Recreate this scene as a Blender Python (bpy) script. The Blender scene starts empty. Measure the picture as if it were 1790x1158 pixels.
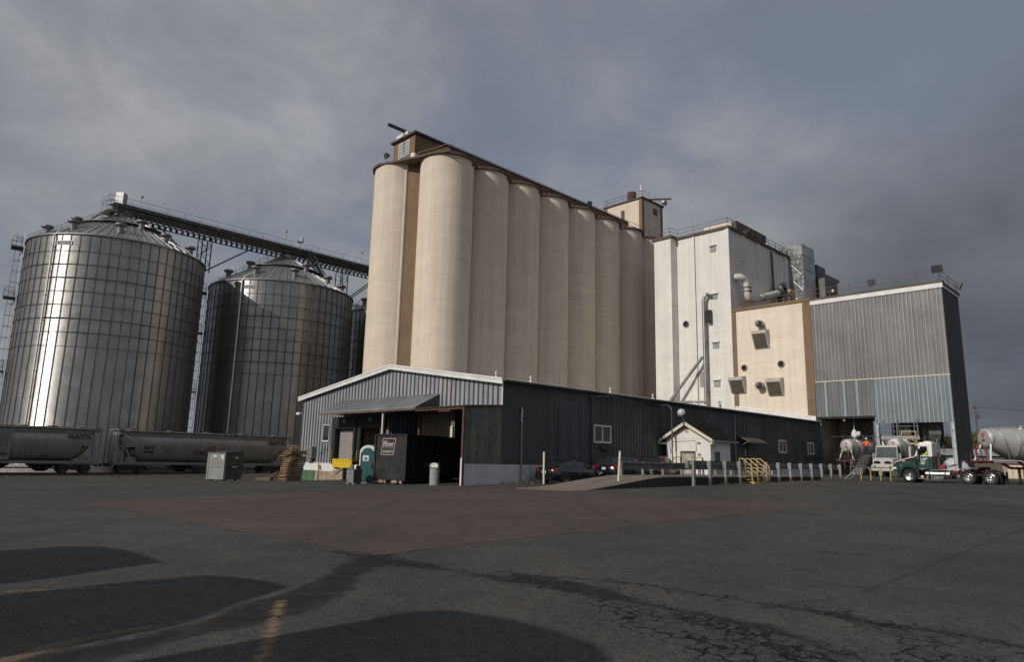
import bpy, bmesh, math, random
from math import sin, cos, pi, radians, sqrt, atan2, exp
from mathutils import Vector, Matrix
import numpy as np
random.seed(7)
SC = bpy.context.scene
COL = SC.collection

# ------------------------------------------------------------------ camera
PITCH, ROLL = radians(10.58), radians(1.36)
EYE = Vector((0, 0, 1.55))
R0 = Vector((1, 0, 0)); FW = Vector((0, cos(PITCH), sin(PITCH))); U0 = Vector((0, -sin(PITCH), cos(PITCH)))
RT = cos(ROLL) * R0 + sin(ROLL) * U0
UP = -sin(ROLL) * R0 + cos(ROLL) * U0
cam = bpy.data.objects.new('camera', bpy.data.cameras.new('camera'))
COL.objects.link(cam)
cam.matrix_world = Matrix(((RT.x, UP.x, -FW.x, EYE.x), (RT.y, UP.y, -FW.y, EYE.y), (RT.z, UP.z, -FW.z, EYE.z), (0, 0, 0, 1)))
cam.data.lens = 24; cam.data.sensor_width = 36; cam.data.sensor_fit = 'HORIZONTAL'
cam.data.clip_start = .1; cam.data.clip_end = 8000
SC.camera = cam

# ------------------------------------------------------------------ sun, sky, exposure
SUN_AZ, SUN_EL = radians(228.0), radians(29)      # compass from +Y, clockwise
sun = bpy.data.objects.new('sun', bpy.data.lights.new('sun', 'SUN'))
COL.objects.link(sun)
sdir = Vector((sin(SUN_AZ) * cos(SUN_EL), cos(SUN_AZ) * cos(SUN_EL), sin(SUN_EL)))
sun.rotation_euler = sdir.to_track_quat('Z', 'Y').to_euler()
sun.data.energy = 2.65; sun.data.angle = radians(.55); sun.data.color = (1.0, .94, .85)

world = bpy.data.worlds.new('World'); SC.world = world; world.use_nodes = True
SC.view_settings.view_transform = 'Standard'; SC.view_settings.look = 'None'
SC.view_settings.exposure = 0.0; SC.view_settings.gamma = 1.0

class NT:
    """tiny node-tree builder"""
    def __init__(s, tree): s.t = tree; s.n = tree.nodes; s.l = tree.links
    def new(s, typ, **kw):
        n = s.n.new(typ)
        for k, v in kw.items(): setattr(n, k, v)
        return n
    def link(s, a, b): s.l.new(a, b)
    def put(s, sock, val):
        if hasattr(val, 'is_output') or hasattr(val, 'links'): s.l.new(val, sock)
        else: sock.default_value = val
    def math(s, op, a, b=0.0, c=0.0, clamp=False):
        n = s.new('ShaderNodeMath', operation=op, use_clamp=clamp)
        for i, q in enumerate((a, b, c)):
            s.put(n.inputs[i], q)
        return n.outputs[0]
    def mix(s, f, a, b, mode='MIX'):
        n = s.new('ShaderNodeMix', data_type='RGBA', blend_type=mode)
        s.put(n.inputs[0], f); s.put(n.inputs[6], a); s.put(n.inputs[7], b)
        return n.outputs[2]
    def noise(s, vec, scale, detail=4, rough=.55, dist=0):
        n = s.new('ShaderNodeTexNoise')
        if vec is not None: s.l.new(vec, n.inputs['Vector'])
        n.inputs['Scale'].default_value = scale; n.inputs['Detail'].default_value = detail
        n.inputs['Roughness'].default_value = rough; n.inputs['Distortion'].default_value = dist
        return n.outputs['Fac']
    def rng(s, v, a, b, c=0, d=1, smooth=False):
        n = s.new('ShaderNodeMapRange'); n.interpolation_type = 'SMOOTHSTEP' if smooth else 'LINEAR'
        s.put(n.inputs[0], v)
        for i, q in enumerate((a, b, c, d)): n.inputs[i + 1].default_value = q
        return n.outputs[0]
    def scl(s, vec, sc, loc=(0, 0, 0), rot=(0, 0, 0)):
        n = s.new('ShaderNodeMapping'); s.l.new(vec, n.inputs[0]); n.inputs['Scale'].default_value = sc
        n.inputs['Location'].default_value = loc; n.inputs['Rotation'].default_value = rot
        return n.outputs[0]
    def sep(s, vec):
        n = s.new('ShaderNodeSeparateXYZ'); s.l.new(vec, n.inputs[0]); return n.outputs
    def comb(s, x, y, z):
        n = s.new('ShaderNodeCombineXYZ')
        for i, q in enumerate((x, y, z)): s.put(n.inputs[i], q)
        return n.outputs[0]

def build_sky():
    t = NT(world.node_tree); t.n.clear()
    out = t.new('ShaderNodeOutputWorld'); bg = t.new('ShaderNodeBackground'); t.link(bg.outputs[0], out.inputs[0])
    sky = t.new('ShaderNodeTexSky', sky_type='NISHITA'); sky.sun_disc = False
    sky.sun_elevation = SUN_EL; sky.sun_rotation = SUN_AZ; sky.air_density = 1.0; sky.dust_density = 2.0
    tc = t.new('ShaderNodeTexCoord'); D = tc.outputs['Generated']
    x, y, z = t.sep(D)
    zc = t.math('ADD', t.math('MAXIMUM', z, .0), .42)
    P = t.comb(t.math('DIVIDE', x, zc), t.math('DIVIDE', y, zc), 0.0)
    cov_n = t.noise(t.scl(P, (1, 1, 1), (.4, .6, 0)), 1.2, 8, .52, .25)
    fine = t.noise(t.scl(P, (1, 1, 1), (7.7, 2.3, 0)), 4.0, 8, .6, .3)
    cov = t.math('ADD', t.math('MULTIPLY', cov_n, .87), t.math('MULTIPLY', fine, .13))
    covr = t.rng(cov, .37, .60, 0, 1, True)
    # the heavy slate bank low on the right of the view
    def dot(az, el):
        d = (sin(radians(az)) * cos(radians(el)), cos(radians(az)) * cos(radians(el)), sin(radians(el)))
        n = t.new('ShaderNodeVectorMath', operation='DOT_PRODUCT'); t.link(D, n.inputs[0]); n.inputs[1].default_value = d
        return n.outputs['Value']
    bank = t.rng(t.math('ADD', dot(48, 7), t.math('MULTIPLY', t.math('SUBTRACT', cov_n, .5), .35)), .845, 1.0, 0, 1, True)
    low = t.rng(z, 0.0, .42, 1, 0, True)
    blue = t.mix(.80, sky.outputs[0], (1.86, 2.06, 2.55, 1))
    light = t.mix(t.rng(fine, .3, .7, 0, 1, True), (2.70, 2.78, 2.95, 1), (3.80, 3.85, 3.96, 1))
    c = t.mix(covr, blue, light)
    c = t.mix(t.math('MULTIPLY', low, .45), c, (1.75, 1.98, 2.35, 1))
    band = t.noise(t.scl(D, (1.3, 1.3, 3.6), (0, 0, .3)), 1.5, 6, .5, .35)
    slate = t.mix(t.rng(band, .38, .62, 0, 1, True), (.78, .88, 1.12, 1), (1.25, 1.38, 1.66, 1))
    c = t.mix(t.math('MULTIPLY', bank, .9), c, slate)
    t.link(c, bg.inputs[0]); bg.inputs[1].default_value = .1
build_sky()

# ------------------------------------------------------------------ frames and ground height
AZ = radians(45.5)
UD = Vector((sin(AZ), cos(AZ), 0)); VD = Vector((-cos(AZ), sin(AZ), 0))
ROT = pi / 2 - AZ
ORG = Vector((-.5, 42.51, 0))                     # front right corner of the warehouse
def W(u, v, z=0): return ORG + u * UD + v * VD + Vector((0, 0, z))
def UVof(p): q = Vector((p[0], p[1], 0)) - ORG; return q.dot(UD), q.dot(VD)
def gzn(x, y):
    """height of the yard: a gentle cross fall, a dip at the dock, and the lower railway strip"""
    x = np.asarray(x, float); y = np.asarray(y, float); xc = np.clip(x, -75, 70)
    z = np.where(xc < 0, .0233, .0175) * xc - .32 * np.exp(-((x + 19) ** 2 + (y - 61) ** 2) / 64)
    u = (x - ORG.x) * UD.x + (y - ORG.y) * UD.y; v = (x - ORG.x) * VD.x + (y - ORG.y) * VD.y
    ss = lambda q, a, b: (lambda t: t * t * (3 - 2 * t))(np.clip((q - a) / (b - a), 0, 1))
    k = ss(v, 40.0, 44.5) * (1 - ss(u, 40, 60))
    return z * (1 - k) - 1.10 * k
def gz(x, y): return float(gzn(x, y))
def guv(u, v): p = W(u, v); return gz(p.x, p.y)

# ------------------------------------------------------------------ mesh builder
class MB:
    def __init__(s, o=(0, 0, 0)): s.bm = bmesh.new(); s.o = Vector(o); s.mi = 0
    def p(s, q): return s.bm.verts.new(Vector(q) - s.o)
    def face(s, vs, smooth=False):
        try: f = s.bm.faces.new(vs)
        except ValueError: return None
        f.smooth = smooth; f.material_index = s.mi; return f
    def poly(s, pts, smooth=False): return s.face([s.p(q) for q in pts], smooth)
    def hexa(s, b, t):
        B = [s.p(q) for q in b]; T = [s.p(q) for q in t]; n = len(B)
        s.face(B[::-1]); s.face(T)
        for i in range(n): s.face([B[i], B[(i + 1) % n], T[(i + 1) % n], T[i]])
    def box(s, a, b):
        x0, x1 = sorted((a[0], b[0])); y0, y1 = sorted((a[1], b[1])); z0, z1 = sorted((a[2], b[2]))
        s.hexa([(x0, y0, z0), (x1, y0, z0), (x1, y1, z0), (x0, y1, z0)], [(x0, y0, z1), (x1, y0, z1), (x1, y1, z1), (x0, y1, z1)])
    def rbox(s, c, size, m):
        """box of size about c, turned by matrix m"""
        h = Vector(size) / 2; c = Vector(c)
        q = lambda x, y, z: c + m @ Vector((x * h.x, y * h.y, z * h.z))
        s.hexa([q(-1, -1, -1), q(1, -1, -1), q(1, 1, -1), q(-1, 1, -1)], [q(-1, -1, 1), q(1, -1, 1), q(1, 1, 1), q(-1, 1, 1)])
    def beam(s, p0, p1, w, h, up=(0, 0, 1)):
        """rectangular bar from p0 to p1, w wide, h tall"""
        p0, p1 = Vector(p0), Vector(p1); d = (p1 - p0).normalized(); up = Vector(up)
        if abs(d.dot(up)) > .98: up = Vector((1, 0, 0))
        sd = d.cross(up).normalized(); u2 = sd.cross(d)
        r = lambda p, a, b: p + sd * a * w / 2 + u2 * b * h / 2
        s.hexa([r(p0, -1, -1), r(p0, 1, -1), r(p0, 1, 1), r(p0, -1, 1)][::-1], [r(p1, -1, -1), r(p1, 1, -1), r(p1, 1, 1), r(p1, -1, 1)][::-1])
    def prism(s, pts, vec):
        vec = Vector(vec); B = [s.p(q) for q in pts]; T = [s.p(Vector(q) + vec) for q in pts]; n = len(B)
        s.face(B[::-1]); s.face(T)
        for i in range(n): s.face([B[i], B[(i + 1) % n], T[(i + 1) % n], T[i]])
    def tube(s, pts, r, n=8, closed=False, caps=True):
        P = [Vector(q) for q in pts]; rings = []; m = len(P)
        rr = r if isinstance(r, (list, tuple)) else [r] * m
        prev = None
        for i in range(m):
            if closed: d = (P[(i + 1) % m] - P[i - 1]).normalized()
            else:
                d = Vector((0, 0, 0))
                if i > 0: d += (P[i] - P[i - 1]).normalized()
                if i < m - 1: d += (P[i + 1] - P[i]).normalized()
                d.normalize()
            if prev is None:
                a = Vector((0, 0, 1)) if abs(d.z) < .9 else Vector((1, 0, 0))
                e = d.cross(a).normalized()
            else:
                e = (prev - d * prev.dot(d)).normalized()
            prev = e; f = d.cross(e)
            rings.append([s.p(P[i] + (e * cos(2 * pi * k / n) + f * sin(2 * pi * k / n)) * rr[i]) for k in range(n)])
        for i in range(m if closed else m - 1):
            A, B = rings[i], rings[(i + 1) % m]
            for k in range(n): s.face([A[k], A[(k + 1) % n], B[(k + 1) % n], B[k]], n > 5)
        if caps and not closed: s.face(rings[0][::-1]); s.face(rings[-1])
    def cyl(s, p0, p1, r, r1=None, n=16): s.tube([p0, p1], [r, r if r1 is None else r1], n)
    def lathe(s, c, prof, n=32, axis='Z', a0=0, a1=2 * pi, smooth=True, m=None):
        full = abs(a1 - a0 - 2 * pi) < 1e-6; k = n if full else n + 1; rings = []
        c = Vector(c)
        for r, h in prof:
            ring = []
            for i in range(k):
                a = a0 + (a1 - a0) * i / n
                q = {'Z': Vector((r * cos(a), r * sin(a), h)), 'X': Vector((h, r * cos(a), r * sin(a))), 'Y': Vector((r * sin(a), h, r * cos(a)))}[axis]
                if m is not None: q = m @ q
                ring.append(s.p(c + q))
            rings.append(ring)
        for i in range(len(rings) - 1):
            A, B = rings[i], rings[i + 1]
            for j in range(n if full else k - 1):
                s.face([A[j], A[(j + 1) % k], B[(j + 1) % k], B[j]], smooth)
        return rings
    def disc(s, c, r, n=24, axis='Z', m=None):
        c = Vector(c); vs = []
        for i in range(n):
            a = 2 * pi * i / n
            q = {'Z': Vector((r * cos(a), r * sin(a), 0)), 'X': Vector((0, r * cos(a), r * sin(a))), 'Y': Vector((r * sin(a), 0, r * cos(a)))}[axis]
            vs.append(s.p(c + (m @ q if m is not None else q)))
        return s.face(vs)
    def loft(s, rings, caps=True, smooth=True, closed=True):
        V = [[s.p(q) for q in r] for r in rings]; n = len(V[0])
        for i in range(len(V) - 1):
            for k in range(n if closed else n - 1): s.face([V[i][k], V[i][(k + 1) % n], V[i + 1][(k + 1) % n], V[i + 1][k]], smooth)
        if caps: s.face(V[0][::-1]); s.face(V[-1])
    def build(s, name, mats, parent=None, bevel=0, sharp=38, seg=1, **tags):
        bm = s.bm
        bmesh.ops.recalc_face_normals(bm, faces=bm.faces)
        if bevel:
            ed = [e for e in bm.edges if len(e.link_faces) == 2 and e.calc_face_angle(0) > radians(30)]
            bmesh.ops.bevel(bm, geom=ed, offset=bevel, segments=seg, affect='EDGES', clamp_overlap=True)
        me = bpy.data.meshes.new(name); bm.to_mesh(me); bm.free()
        if sharp and any(p.use_smooth for p in me.polygons): me.set_sharp_from_angle(angle=radians(sharp))
        for m in (mats if isinstance(mats, (list, tuple)) else [mats]): me.materials.append(m)
        o = bpy.data.objects.new(name, me); COL.objects.link(o)
        if parent: o.parent = parent
        for k, q in tags.items(): o[k] = q
        return o

def thing(name, label, cat, loc=(0, 0, 0), rz=0.0, group=None):
    o = bpy.data.objects.new(name, None); COL.objects.link(o)
    o.empty_display_size = .3
    o.location = loc; o.rotation_euler = (0, 0, rz); o['label'] = label; o['category'] = cat
    if group: o['group'] = group
    return o
def uthing(name, label, cat, u, v, z, group=None): return thing(name, label, cat, W(u, v, z), ROT, group)
def tag(o, label, cat, group=None):
    o['label'] = label; o['category'] = cat
    if group: o['group'] = group
    return o
def place_uv(o, u, v, z): o.location = W(u, v, z); o.rotation_euler = (0, 0, ROT); return o
KIDS = {}
def copy_tree(o, parent=None):
    c = o.copy(); COL.objects.link(c)
    if parent: c.parent = parent
    for ch in list(o.children): copy_tree(ch, c)
    return c
def structure(o): o['kind'] = 'structure'; return o

def text(name, s, height, origin, right, up, m, parent=None, extr=.012, bold=0.0, width=None, shear=0):
    """flat lettering centred on origin, reading along right"""
    cu = bpy.data.curves.new('lettering', 'FONT'); cu.body = s; cu.size = 1; cu.align_x = 'CENTER'; cu.align_y = 'CENTER'
    cu.extrude = .001; cu.offset = bold; cu.shear = shear; cu.resolution_u = 3
    to = bpy.data.objects.new('lettering', cu); COL.objects.link(to)
    bpy.context.view_layer.update()
    me = bpy.data.meshes.new_from_object(to.evaluated_get(bpy.context.evaluated_depsgraph_get()))
    bpy.data.objects.remove(to)
    n = len(me.vertices); co = np.empty(n * 3); me.vertices.foreach_get('co', co); co = co.reshape(-1, 3)
    ext = co[:, :2].max(0) - co[:, :2].min(0); mid = (co[:, :2].max(0) + co[:, :2].min(0)) / 2
    k = height / max(ext[1], 1e-6); kx = k if width is None else width / max(ext[0], 1e-6)
    right = Vector(right).normalized(); up = Vector(up).normalized(); nr = right.cross(up)
    L = np.column_stack([(co[:, 0] - mid[0]) * kx, (co[:, 1] - mid[1]) * k, np.sign(co[:, 2]) * extr / 2])
    M = np.array([right, up, nr])
    out = L @ M + np.array(origin)
    me.vertices.foreach_set('co', out.ravel()); me.update()
    me.materials.clear(); me.materials.append(m)
    o = bpy.data.objects.new(name, me); COL.objects.link(o)
    if parent: o.parent = parent
    return o

# ------------------------------------------------------------------ materials
def mat(name, col, rough=.6, metal=0.0, var=.12, vs=.6, streak=0.0, grain=0.0, gs=18, bump=0.0, bs=25, dirt=None, dirt_amt=0.0, dirt_s=.8, spec=.5, dscale=(1, 1, 1), coat=0):
    m = bpy.data.materials.new(name); m.use_nodes = True; t = NT(m.node_tree); b = t.n['Principled BSDF']
    tc = t.new('ShaderNodeTexCoord'); O = tc.outputs['Object']
    c = (*col, 1)
    fac = t.rng(t.noise(O, vs, 5, .6), .3, .7, 1 - var, 1 + var)
    if streak:
        st = t.noise(t.scl(O, (2.2, 2.2, .07)), 1.6, 5, .6)
        fac = t.math('MULTIPLY', fac, t.rng(st, .35, .7, 1 + streak * .3, 1 - streak))
    if grain: fac = t.math('MULTIPLY', fac, t.rng(t.noise(O, gs, 3, .6), .3, .7, 1 - grain, 1 + grain))
    v = t.new('ShaderNodeVectorMath', operation='SCALE'); v.inputs[0].default_value = col; t.link(fac, v.inputs['Scale'])
    cc = v.outputs[0]
    if dirt:
        dn = t.rng(t.noise(t.scl(O, dscale), dirt_s, 7, .65, .4), .5, .68, 0, dirt_amt, True)
        cc = t.mix(dn, cc, (*dirt, 1))
    t.link(cc, b.inputs['Base Color'])
    rr = t.rng(t.noise(O, vs * 3, 3), .3, .7, max(.03, rough - .08), min(1, rough + .08)); t.link(rr, b.inputs['Roughness'])
    b.inputs['Metallic'].default_value = metal; b.inputs['Specular IOR Level'].default_value = spec
    if coat: b.inputs['Coat Weight'].default_value = coat; b.inputs['Coat Roughness'].default_value = .05
    if bump:
        bp = t.new('ShaderNodeBump'); bp.inputs['Strength'].default_value = bump; bp.inputs['Distance'].default_value = .02
        t.link(t.noise(O, bs, 4, .6), bp.inputs['Height']); t.link(bp.outputs[0], b.inputs['Normal'])
    return m

def glass_mat(name, col=(.02, .022, .025), rough=.06):
    m = mat(name, col, rough, 0, .2, 2, spec=.6); return m

def bin_metal():
    m = bpy.data.materials.new('galvanised bin sheet'); m.use_nodes = True; t = NT(m.node_tree); b = t.n['Principled BSDF']
    O = t.new('ShaderNodeTexCoord').outputs['Object']; x, y, z = t.sep(O)
    a = t.math('FLOOR', t.math('MULTIPLY', t.math('ARCTAN2', y, x), 30 / pi * .5))
    zf = t.math('FLOOR', t.math('DIVIDE', z, 1.12))
    wn = t.new('ShaderNodeTexWhiteNoise', noise_dimensions='3D'); t.link(t.comb(a, zf, 0), wn.inputs['Vector'])
    pan = t.rng(wn.outputs['Value'], 0, 1, .89, 1.07)
    st = t.rng(t.noise(t.scl(O, (1.5, 1.5, .1)), 1.3, 5, .6), .3, .7, 1.08, .86)
    sp = t.rng(t.noise(O, 3.5, 4, .6), .3, .7, .93, 1.07)
    f = t.math('MULTIPLY', t.math('MULTIPLY', pan, st), sp)
    v = t.new('ShaderNodeVectorMath', operation='SCALE'); v.inputs[0].default_value = (.41, .405, .395); t.link(f, v.inputs['Scale'])
    t.link(v.outputs[0], b.inputs['Base Color']); b.inputs['Metallic'].default_value = .9
    t.link(t.rng(t.noise(O, 1.2, 5, .65), .3, .7, .27, .36), b.inputs['Roughness'])
    # horizontal corrugation: tilt the normal up and down with height
    k = t.math('MULTIPLY', t.math('SINE', t.math('MULTIPLY', z, 2 * pi / .1)), .42)
    ge = t.new('ShaderNodeNewGeometry')
    ad = t.new('ShaderNodeVectorMath', operation='ADD'); t.link(ge.outputs['Normal'], ad.inputs[0]); t.link(t.comb(0, 0, k), ad.inputs[1])
    nn = t.new('ShaderNodeVectorMath', operation='NORMALIZE'); t.link(ad.outputs[0], nn.inputs[0]); t.link(nn.outputs[0], b.inputs['Normal'])
    return m

def stucco(name, col, line=0.0):
    """painted slip-formed concrete: weather streaks, blotches and faint pour lines"""
    m = bpy.data.materials.new(name); m.use_nodes = True; t = NT(m.node_tree); b = t.n['Principled BSDF']
    O = t.new('ShaderNodeTexCoord').outputs['Object']; x, y, z = t.sep(O)
    f = t.rng(t.noise(t.scl(O, (1.4, 1.4, .06)), 1.2, 7, .65), .3, .7, 1.07, .87)
    f = t.math('MULTIPLY', f, t.rng(t.noise(t.scl(O, (.6, .6, 1.0)), .5, 6, .62), .3, .7, .93, 1.06))
    f = t.math('MULTIPLY', f, t.rng(t.noise(O, 9, 4, .65), .3, .7, .965, 1.035))
    pl = t.noise(t.scl(O, (.12, .12, 3.2)), 1.0, 3, .6)
    f = t.math('MULTIPLY', f, t.rng(pl, .35, .65, 1 - line, 1 + line))
    stn = t.rng(t.noise(t.scl(O, (2.4, 2.4, .13)), 1.0, 8, .72, .3), .57, .74, 0, .34, True)
    v = t.new('ShaderNodeVectorMath', operation='SCALE'); v.inputs[0].default_value = col; t.link(f, v.inputs['Scale'])
    c = t.mix(stn, v.outputs[0], (col[0] * .5, col[1] * .48, col[2] * .46, 1))
    t.link(c, b.inputs['Base Color']); b.inputs['Roughness'].default_value = .85; b.inputs['Specular IOR Level'].default_value = .25
    bp = t.new('ShaderNodeBump'); bp.inputs['Strength'].default_value = .25; bp.inputs['Distance'].default_value = .03
    t.link(t.noise(O, 7, 6, .65), bp.inputs['Height']); t.link(bp.outputs[0], b.inputs['Normal'])
    return m

def wood_mat(name, col):
    m = bpy.data.materials.new(name); m.use_nodes = True; t = NT(m.node_tree); b = t.n['Principled BSDF']
    O = t.new('ShaderNodeTexCoord').outputs['Object']
    oi = t.new('ShaderNodeObjectInfo')
    f = t.math('MULTIPLY', t.rng(t.noise(t.scl(O, (1, 9, 9)), 2.5, 4), .3, .7, .7, 1.25), t.rng(oi.outputs['Random'], 0, 1, .6, 1.3))
    v = t.new('ShaderNodeVectorMath', operation='SCALE'); v.inputs[0].default_value = col; t.link(f, v.inputs['Scale'])
    t.link(v.outputs[0], b.inputs['Base Color']); b.inputs['Roughness'].default_value = .8
    return m

M = {}
M['bin'] = bin_metal()
M['galv'] = mat('galvanised steel', (.34, .34, .335), .42, .85, .18, 1.2, streak=.15)
M['galv_dark'] = mat('weathered steel', (.12, .12, .118), .5, .6, .25, 1.0, streak=.2)
M['roof_galv'] = mat('galvanised roof sheet', (.31, .31, .305), .46, .7, .2, .8, streak=.1)
M['silo'] = stucco('cream painted concrete', (.70, .60, .49), .03)
M['white_wall'] = stucco('white painted concrete', (.74, .72, .68), .02)
M['tan_wall'] = stucco('tan painted stucco', (.78, .675, .56), .035)
M['brown'] = mat('brown paint', (.20, .128, .072), .75, 0, .12, .6, streak=.12)
M['brown_dark'] = mat('dark brown trim', (.07, .05, .035), .75, 0, .2, .8)
M['slab'] = mat('weathered concrete cap', (.12, .095, .075), .85, 0, .25, 1, streak=.1)
M['clad'] = mat('silver grey wall sheet', (.36, .365, .385), .45, .25, .16, .35, streak=.28, dirt=(.50, .435, .405), dirt_amt=.75, dirt_s=.40, dscale=(1, 1, .7))
M['clad_rib_shade'] = mat('blue grey sheet rib with shade', (.105, .12, .148), .5, .2, .25, .5, streak=.2)  # blue grey darkened so the colour strengthens the rib shadows
M['clad_dark'] = mat('dark blue grey wall sheet', (.088, .09, .097), .55, .1, .28, .5, streak=.5)
M['clad_black'] = mat('smooth charcoal wall sheet', (.066, .066, .067), .7, 0, .1, .3)
M['clad_lichen'] = mat('greenish weathered wall sheet', (.15, .16, .15), .7, 0, .3, 1.2, streak=.5, dirt=(.28, .25, .10), dirt_amt=.5, dirt_s=2.5, dscale=(1, 1, .25))
M['clad_tower'] = mat('grey tower sheet', (.165, .163, .16), .5, .2, .15, .3, streak=.3)
M['clad_tower_rib'] = mat('grey tower sheet rib', (.285, .275, .265), .5, .2, .15, .3, streak=.25)
M['clad_low_rib'] = mat('blue grey tower sheet rib', (.30, .345, .37), .5, .2, .15, .3, streak=.25)
M['clad_tower_low'] = mat('blue grey tower sheet', (.16, .19, .215), .5, .3, .15, .3, streak=.25)
M['clad_tower_side'] = mat('charcoal tower sheet', (.085, .085, .09), .6, .1, .15, .4, streak=.25)
M['roof_sheet'] = mat('grey roof sheet', (.29, .298, .305), .55, .1, .2, .5, streak=.15)
M['white'] = mat('white paint', (.76, .75, .72), .5, 0, .07, 1.0, streak=.08)
M['white_trim'] = mat('white trim', (.72, .72, .70), .5, 0, .1, 1.2, streak=.1)
M['duct_shiny'] = mat('shiny duct sheet', (.42, .43, .44), .24, .95, .25, .7, bump=.6, bs=1.2)
M['pipe_white'] = mat('off white pipe paint', (.56, .54, .49), .55, 0, .1, 1.5, streak=.2)
M['vent_grey'] = mat('dull vent sheet', (.22, .22, .215), .5, .7, .2, 1.5)
M['cream'] = mat('cream paint', (.66, .60, .48), .6, 0, .08, 2)
M['conc'] = mat('grey concrete', (.30, .295, .29), .85, 0, .2, .7, streak=.15, grain=.1, bump=.2, dirt=(.12, .115, .1), dirt_amt=.5, dirt_s=.7)
M['conc_blue'] = mat('blue grey painted concrete', (.56, .57, .60), .8, 0, .15, .6, grain=.06, dirt=(.10, .10, .11), dirt_amt=.45, dirt_s=.6)
M['stone'] = mat('tan stained concrete', (.34, .27, .19), .85, 0, .3, 1.6, streak=.2, grain=.15, dirt=(.16, .10, .06), dirt_amt=.6, dirt_s=1.4)
M['stone_dark'] = mat('dirty louvre', (.10, .085, .065), .8, 0, .25, 2)
M['green_paint'] = mat('green paint', (.06, .15, .085), .7, 0, .2, 1.5, streak=.2)
M['rust'] = mat('rusty steel', (.105, .05, .036), .8, .1, .35, 2.5, grain=.2)
M['rust_light'] = mat('peeling pale steel', (.42, .47, .48), .6, .1, .15, 1.5, dirt=(.26, .13, .06), dirt_amt=.85, dirt_s=1.6)
M['black'] = mat('black rubber', (.018, .018, .018), .75, 0, .2, 3)
M['blackpaint'] = mat('black painted steel', (.014, .014, .015), .42, .0, .25, 1.5, dirt=(.06, .055, .05), dirt_amt=.4, dirt_s=1.4)
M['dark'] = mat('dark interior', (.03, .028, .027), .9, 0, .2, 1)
M['interior'] = mat('dim inner wall', (.17, .148, .12), .85, 0, .25, .7, streak=.3)
M['bay_wall'] = mat('grimy bay wall', (.34, .31, .26), .85, 0, .25, .5, streak=.45)
M['interior_blue'] = mat('dim blue inner wall', (.13, .15, .19), .8, 0, .2, .7, streak=.3)
M['door_mauve'] = mat('faded roll door', (.30, .265, .26), .7, 0, .08, .8, streak=.12)
M['yellow'] = mat('safety yellow', (.68, .47, .02), .5, 0, .12, 2, dirt=(.25, .17, .05), dirt_amt=.4, dirt_s=2)
M['yellow_rail'] = mat('pale yellow rail', (.50, .36, .12), .55, 0, .12, 2)
M['glass'] = glass_mat('dark window glass')
M['glass_pale'] = mat('pale glazed blocks', (.30, .32, .33), .12, 0, .35, 3, spec=.6)  # pale glazing for blocks, panes and headlights
M['alu'] = mat('bright aluminium', (.62, .62, .61), .26, 1.0, .08, 1.0)
M['tank'] = mat('brushed tank aluminium', (.50, .50, .48), .42, .35, .08, .8, streak=.1)
M['chrome'] = mat('chrome', (.75, .75, .75), .12, 1.0, .03, 2)
M['truck_green'] = mat('dark green truck paint', (.006, .043, .030), .28, 0, .06, 1, coat=.8)
M['truck_white'] = mat('white truck paint', (.72, .70, .66), .35, 0, .05, 1, coat=.5)
M['red'] = mat('red paint', (.26, .016, .02), .4, 0, .1, 2, coat=.3)
M['red_dark'] = mat('dark red frame', (.075, .010, .012), .55, 0, .2, 2)
M['red_faded'] = mat('faded red steel', (.30, .075, .055), .65, 0, .2, 3)
M['orange_hose'] = mat('orange hose', (.24, .07, .035), .6, 0, .15, 4)
M['car_black'] = mat('black car paint', (.006, .006, .007), .16, 0, .05, 1, coat=1, spec=.5)
M['car_navy'] = mat('near black blue car paint', (.008, .009, .013), .16, 0, .05, 1, coat=1)
M['car_red'] = mat('deep red car paint', (.17, .012, .016), .2, 0, .05, 1, coat=1)
M['tail'] = mat('red lamp lens', (.5, .008, .012), .2, 0, .1, 5, spec=.7)
M['plate'] = mat('number plate', (.55, .55, .52), .4, 0, .2, 14)
M['tyre'] = mat('tyre rubber', (.016, .016, .016), .85, 0, .25, 6)
M['skin'] = mat('skin', (.42, .25, .17), .6, 0, .05, 5)
M['orange'] = mat('orange shirt', (.80, .12, .015), .8, 0, .08, 6)
M['navy'] = mat('navy cloth', (.02, .025, .05), .85, 0, .15, 6)
M['hivis'] = mat('lime green vest', (.36, .80, .06), .7, 0, .08, 6)
M['toilet_green'] = mat('green moulded plastic', (.006, .085, .078), .5, 0, .08, 2, streak=.1)
M['dump_grey'] = mat('pale green grey paint', (.24, .27, .25), .6, 0, .12, 1.2, streak=.15, dirt=(.22, .13, .08), dirt_amt=.5, dirt_s=2.2)
M['dump_dark'] = mat('dark steel and painted side shade', (.06, .066, .064), .65, 0, .15, 1.2, streak=.2)
M['rail_grey'] = mat('grey hopper car paint', (.195, .19, .183), .55, .1, .12, .5, streak=.2, dirt=(.13, .11, .09), dirt_amt=.5, dirt_s=.6, dscale=(1, 1, .5))
M['tan_rail'] = mat('dull tan rail', (.34, .25, .15), .6, 0, .15, 2)
M['rail_rust'] = mat('thin weathered rail', (.17, .12, .10), .7, 0, .2, 2)
M['panel_pale'] = mat('greenish hood metal', (.46, .455, .41), .6, .2, .15, 1.5, streak=.2)
M['rail_roof'] = mat('hopper roof dust', (.19, .178, .16), .8, 0, .2, .6)
M['letter_black'] = mat('black lettering', (.022, .02, .02), .7, 0, .2, 3)
M['letter_white'] = mat('white lettering', (.62, .62, .60), .6, 0, .1, 4)
M['letter_red'] = mat('red lettering', (.45, .03, .04), .6, 0, .1, 4)
M['wood'] = wood_mat('pallet wood', (.42, .29, .15))
M['wood_old'] = wood_mat('old timber', (.20, .135, .085))
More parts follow.
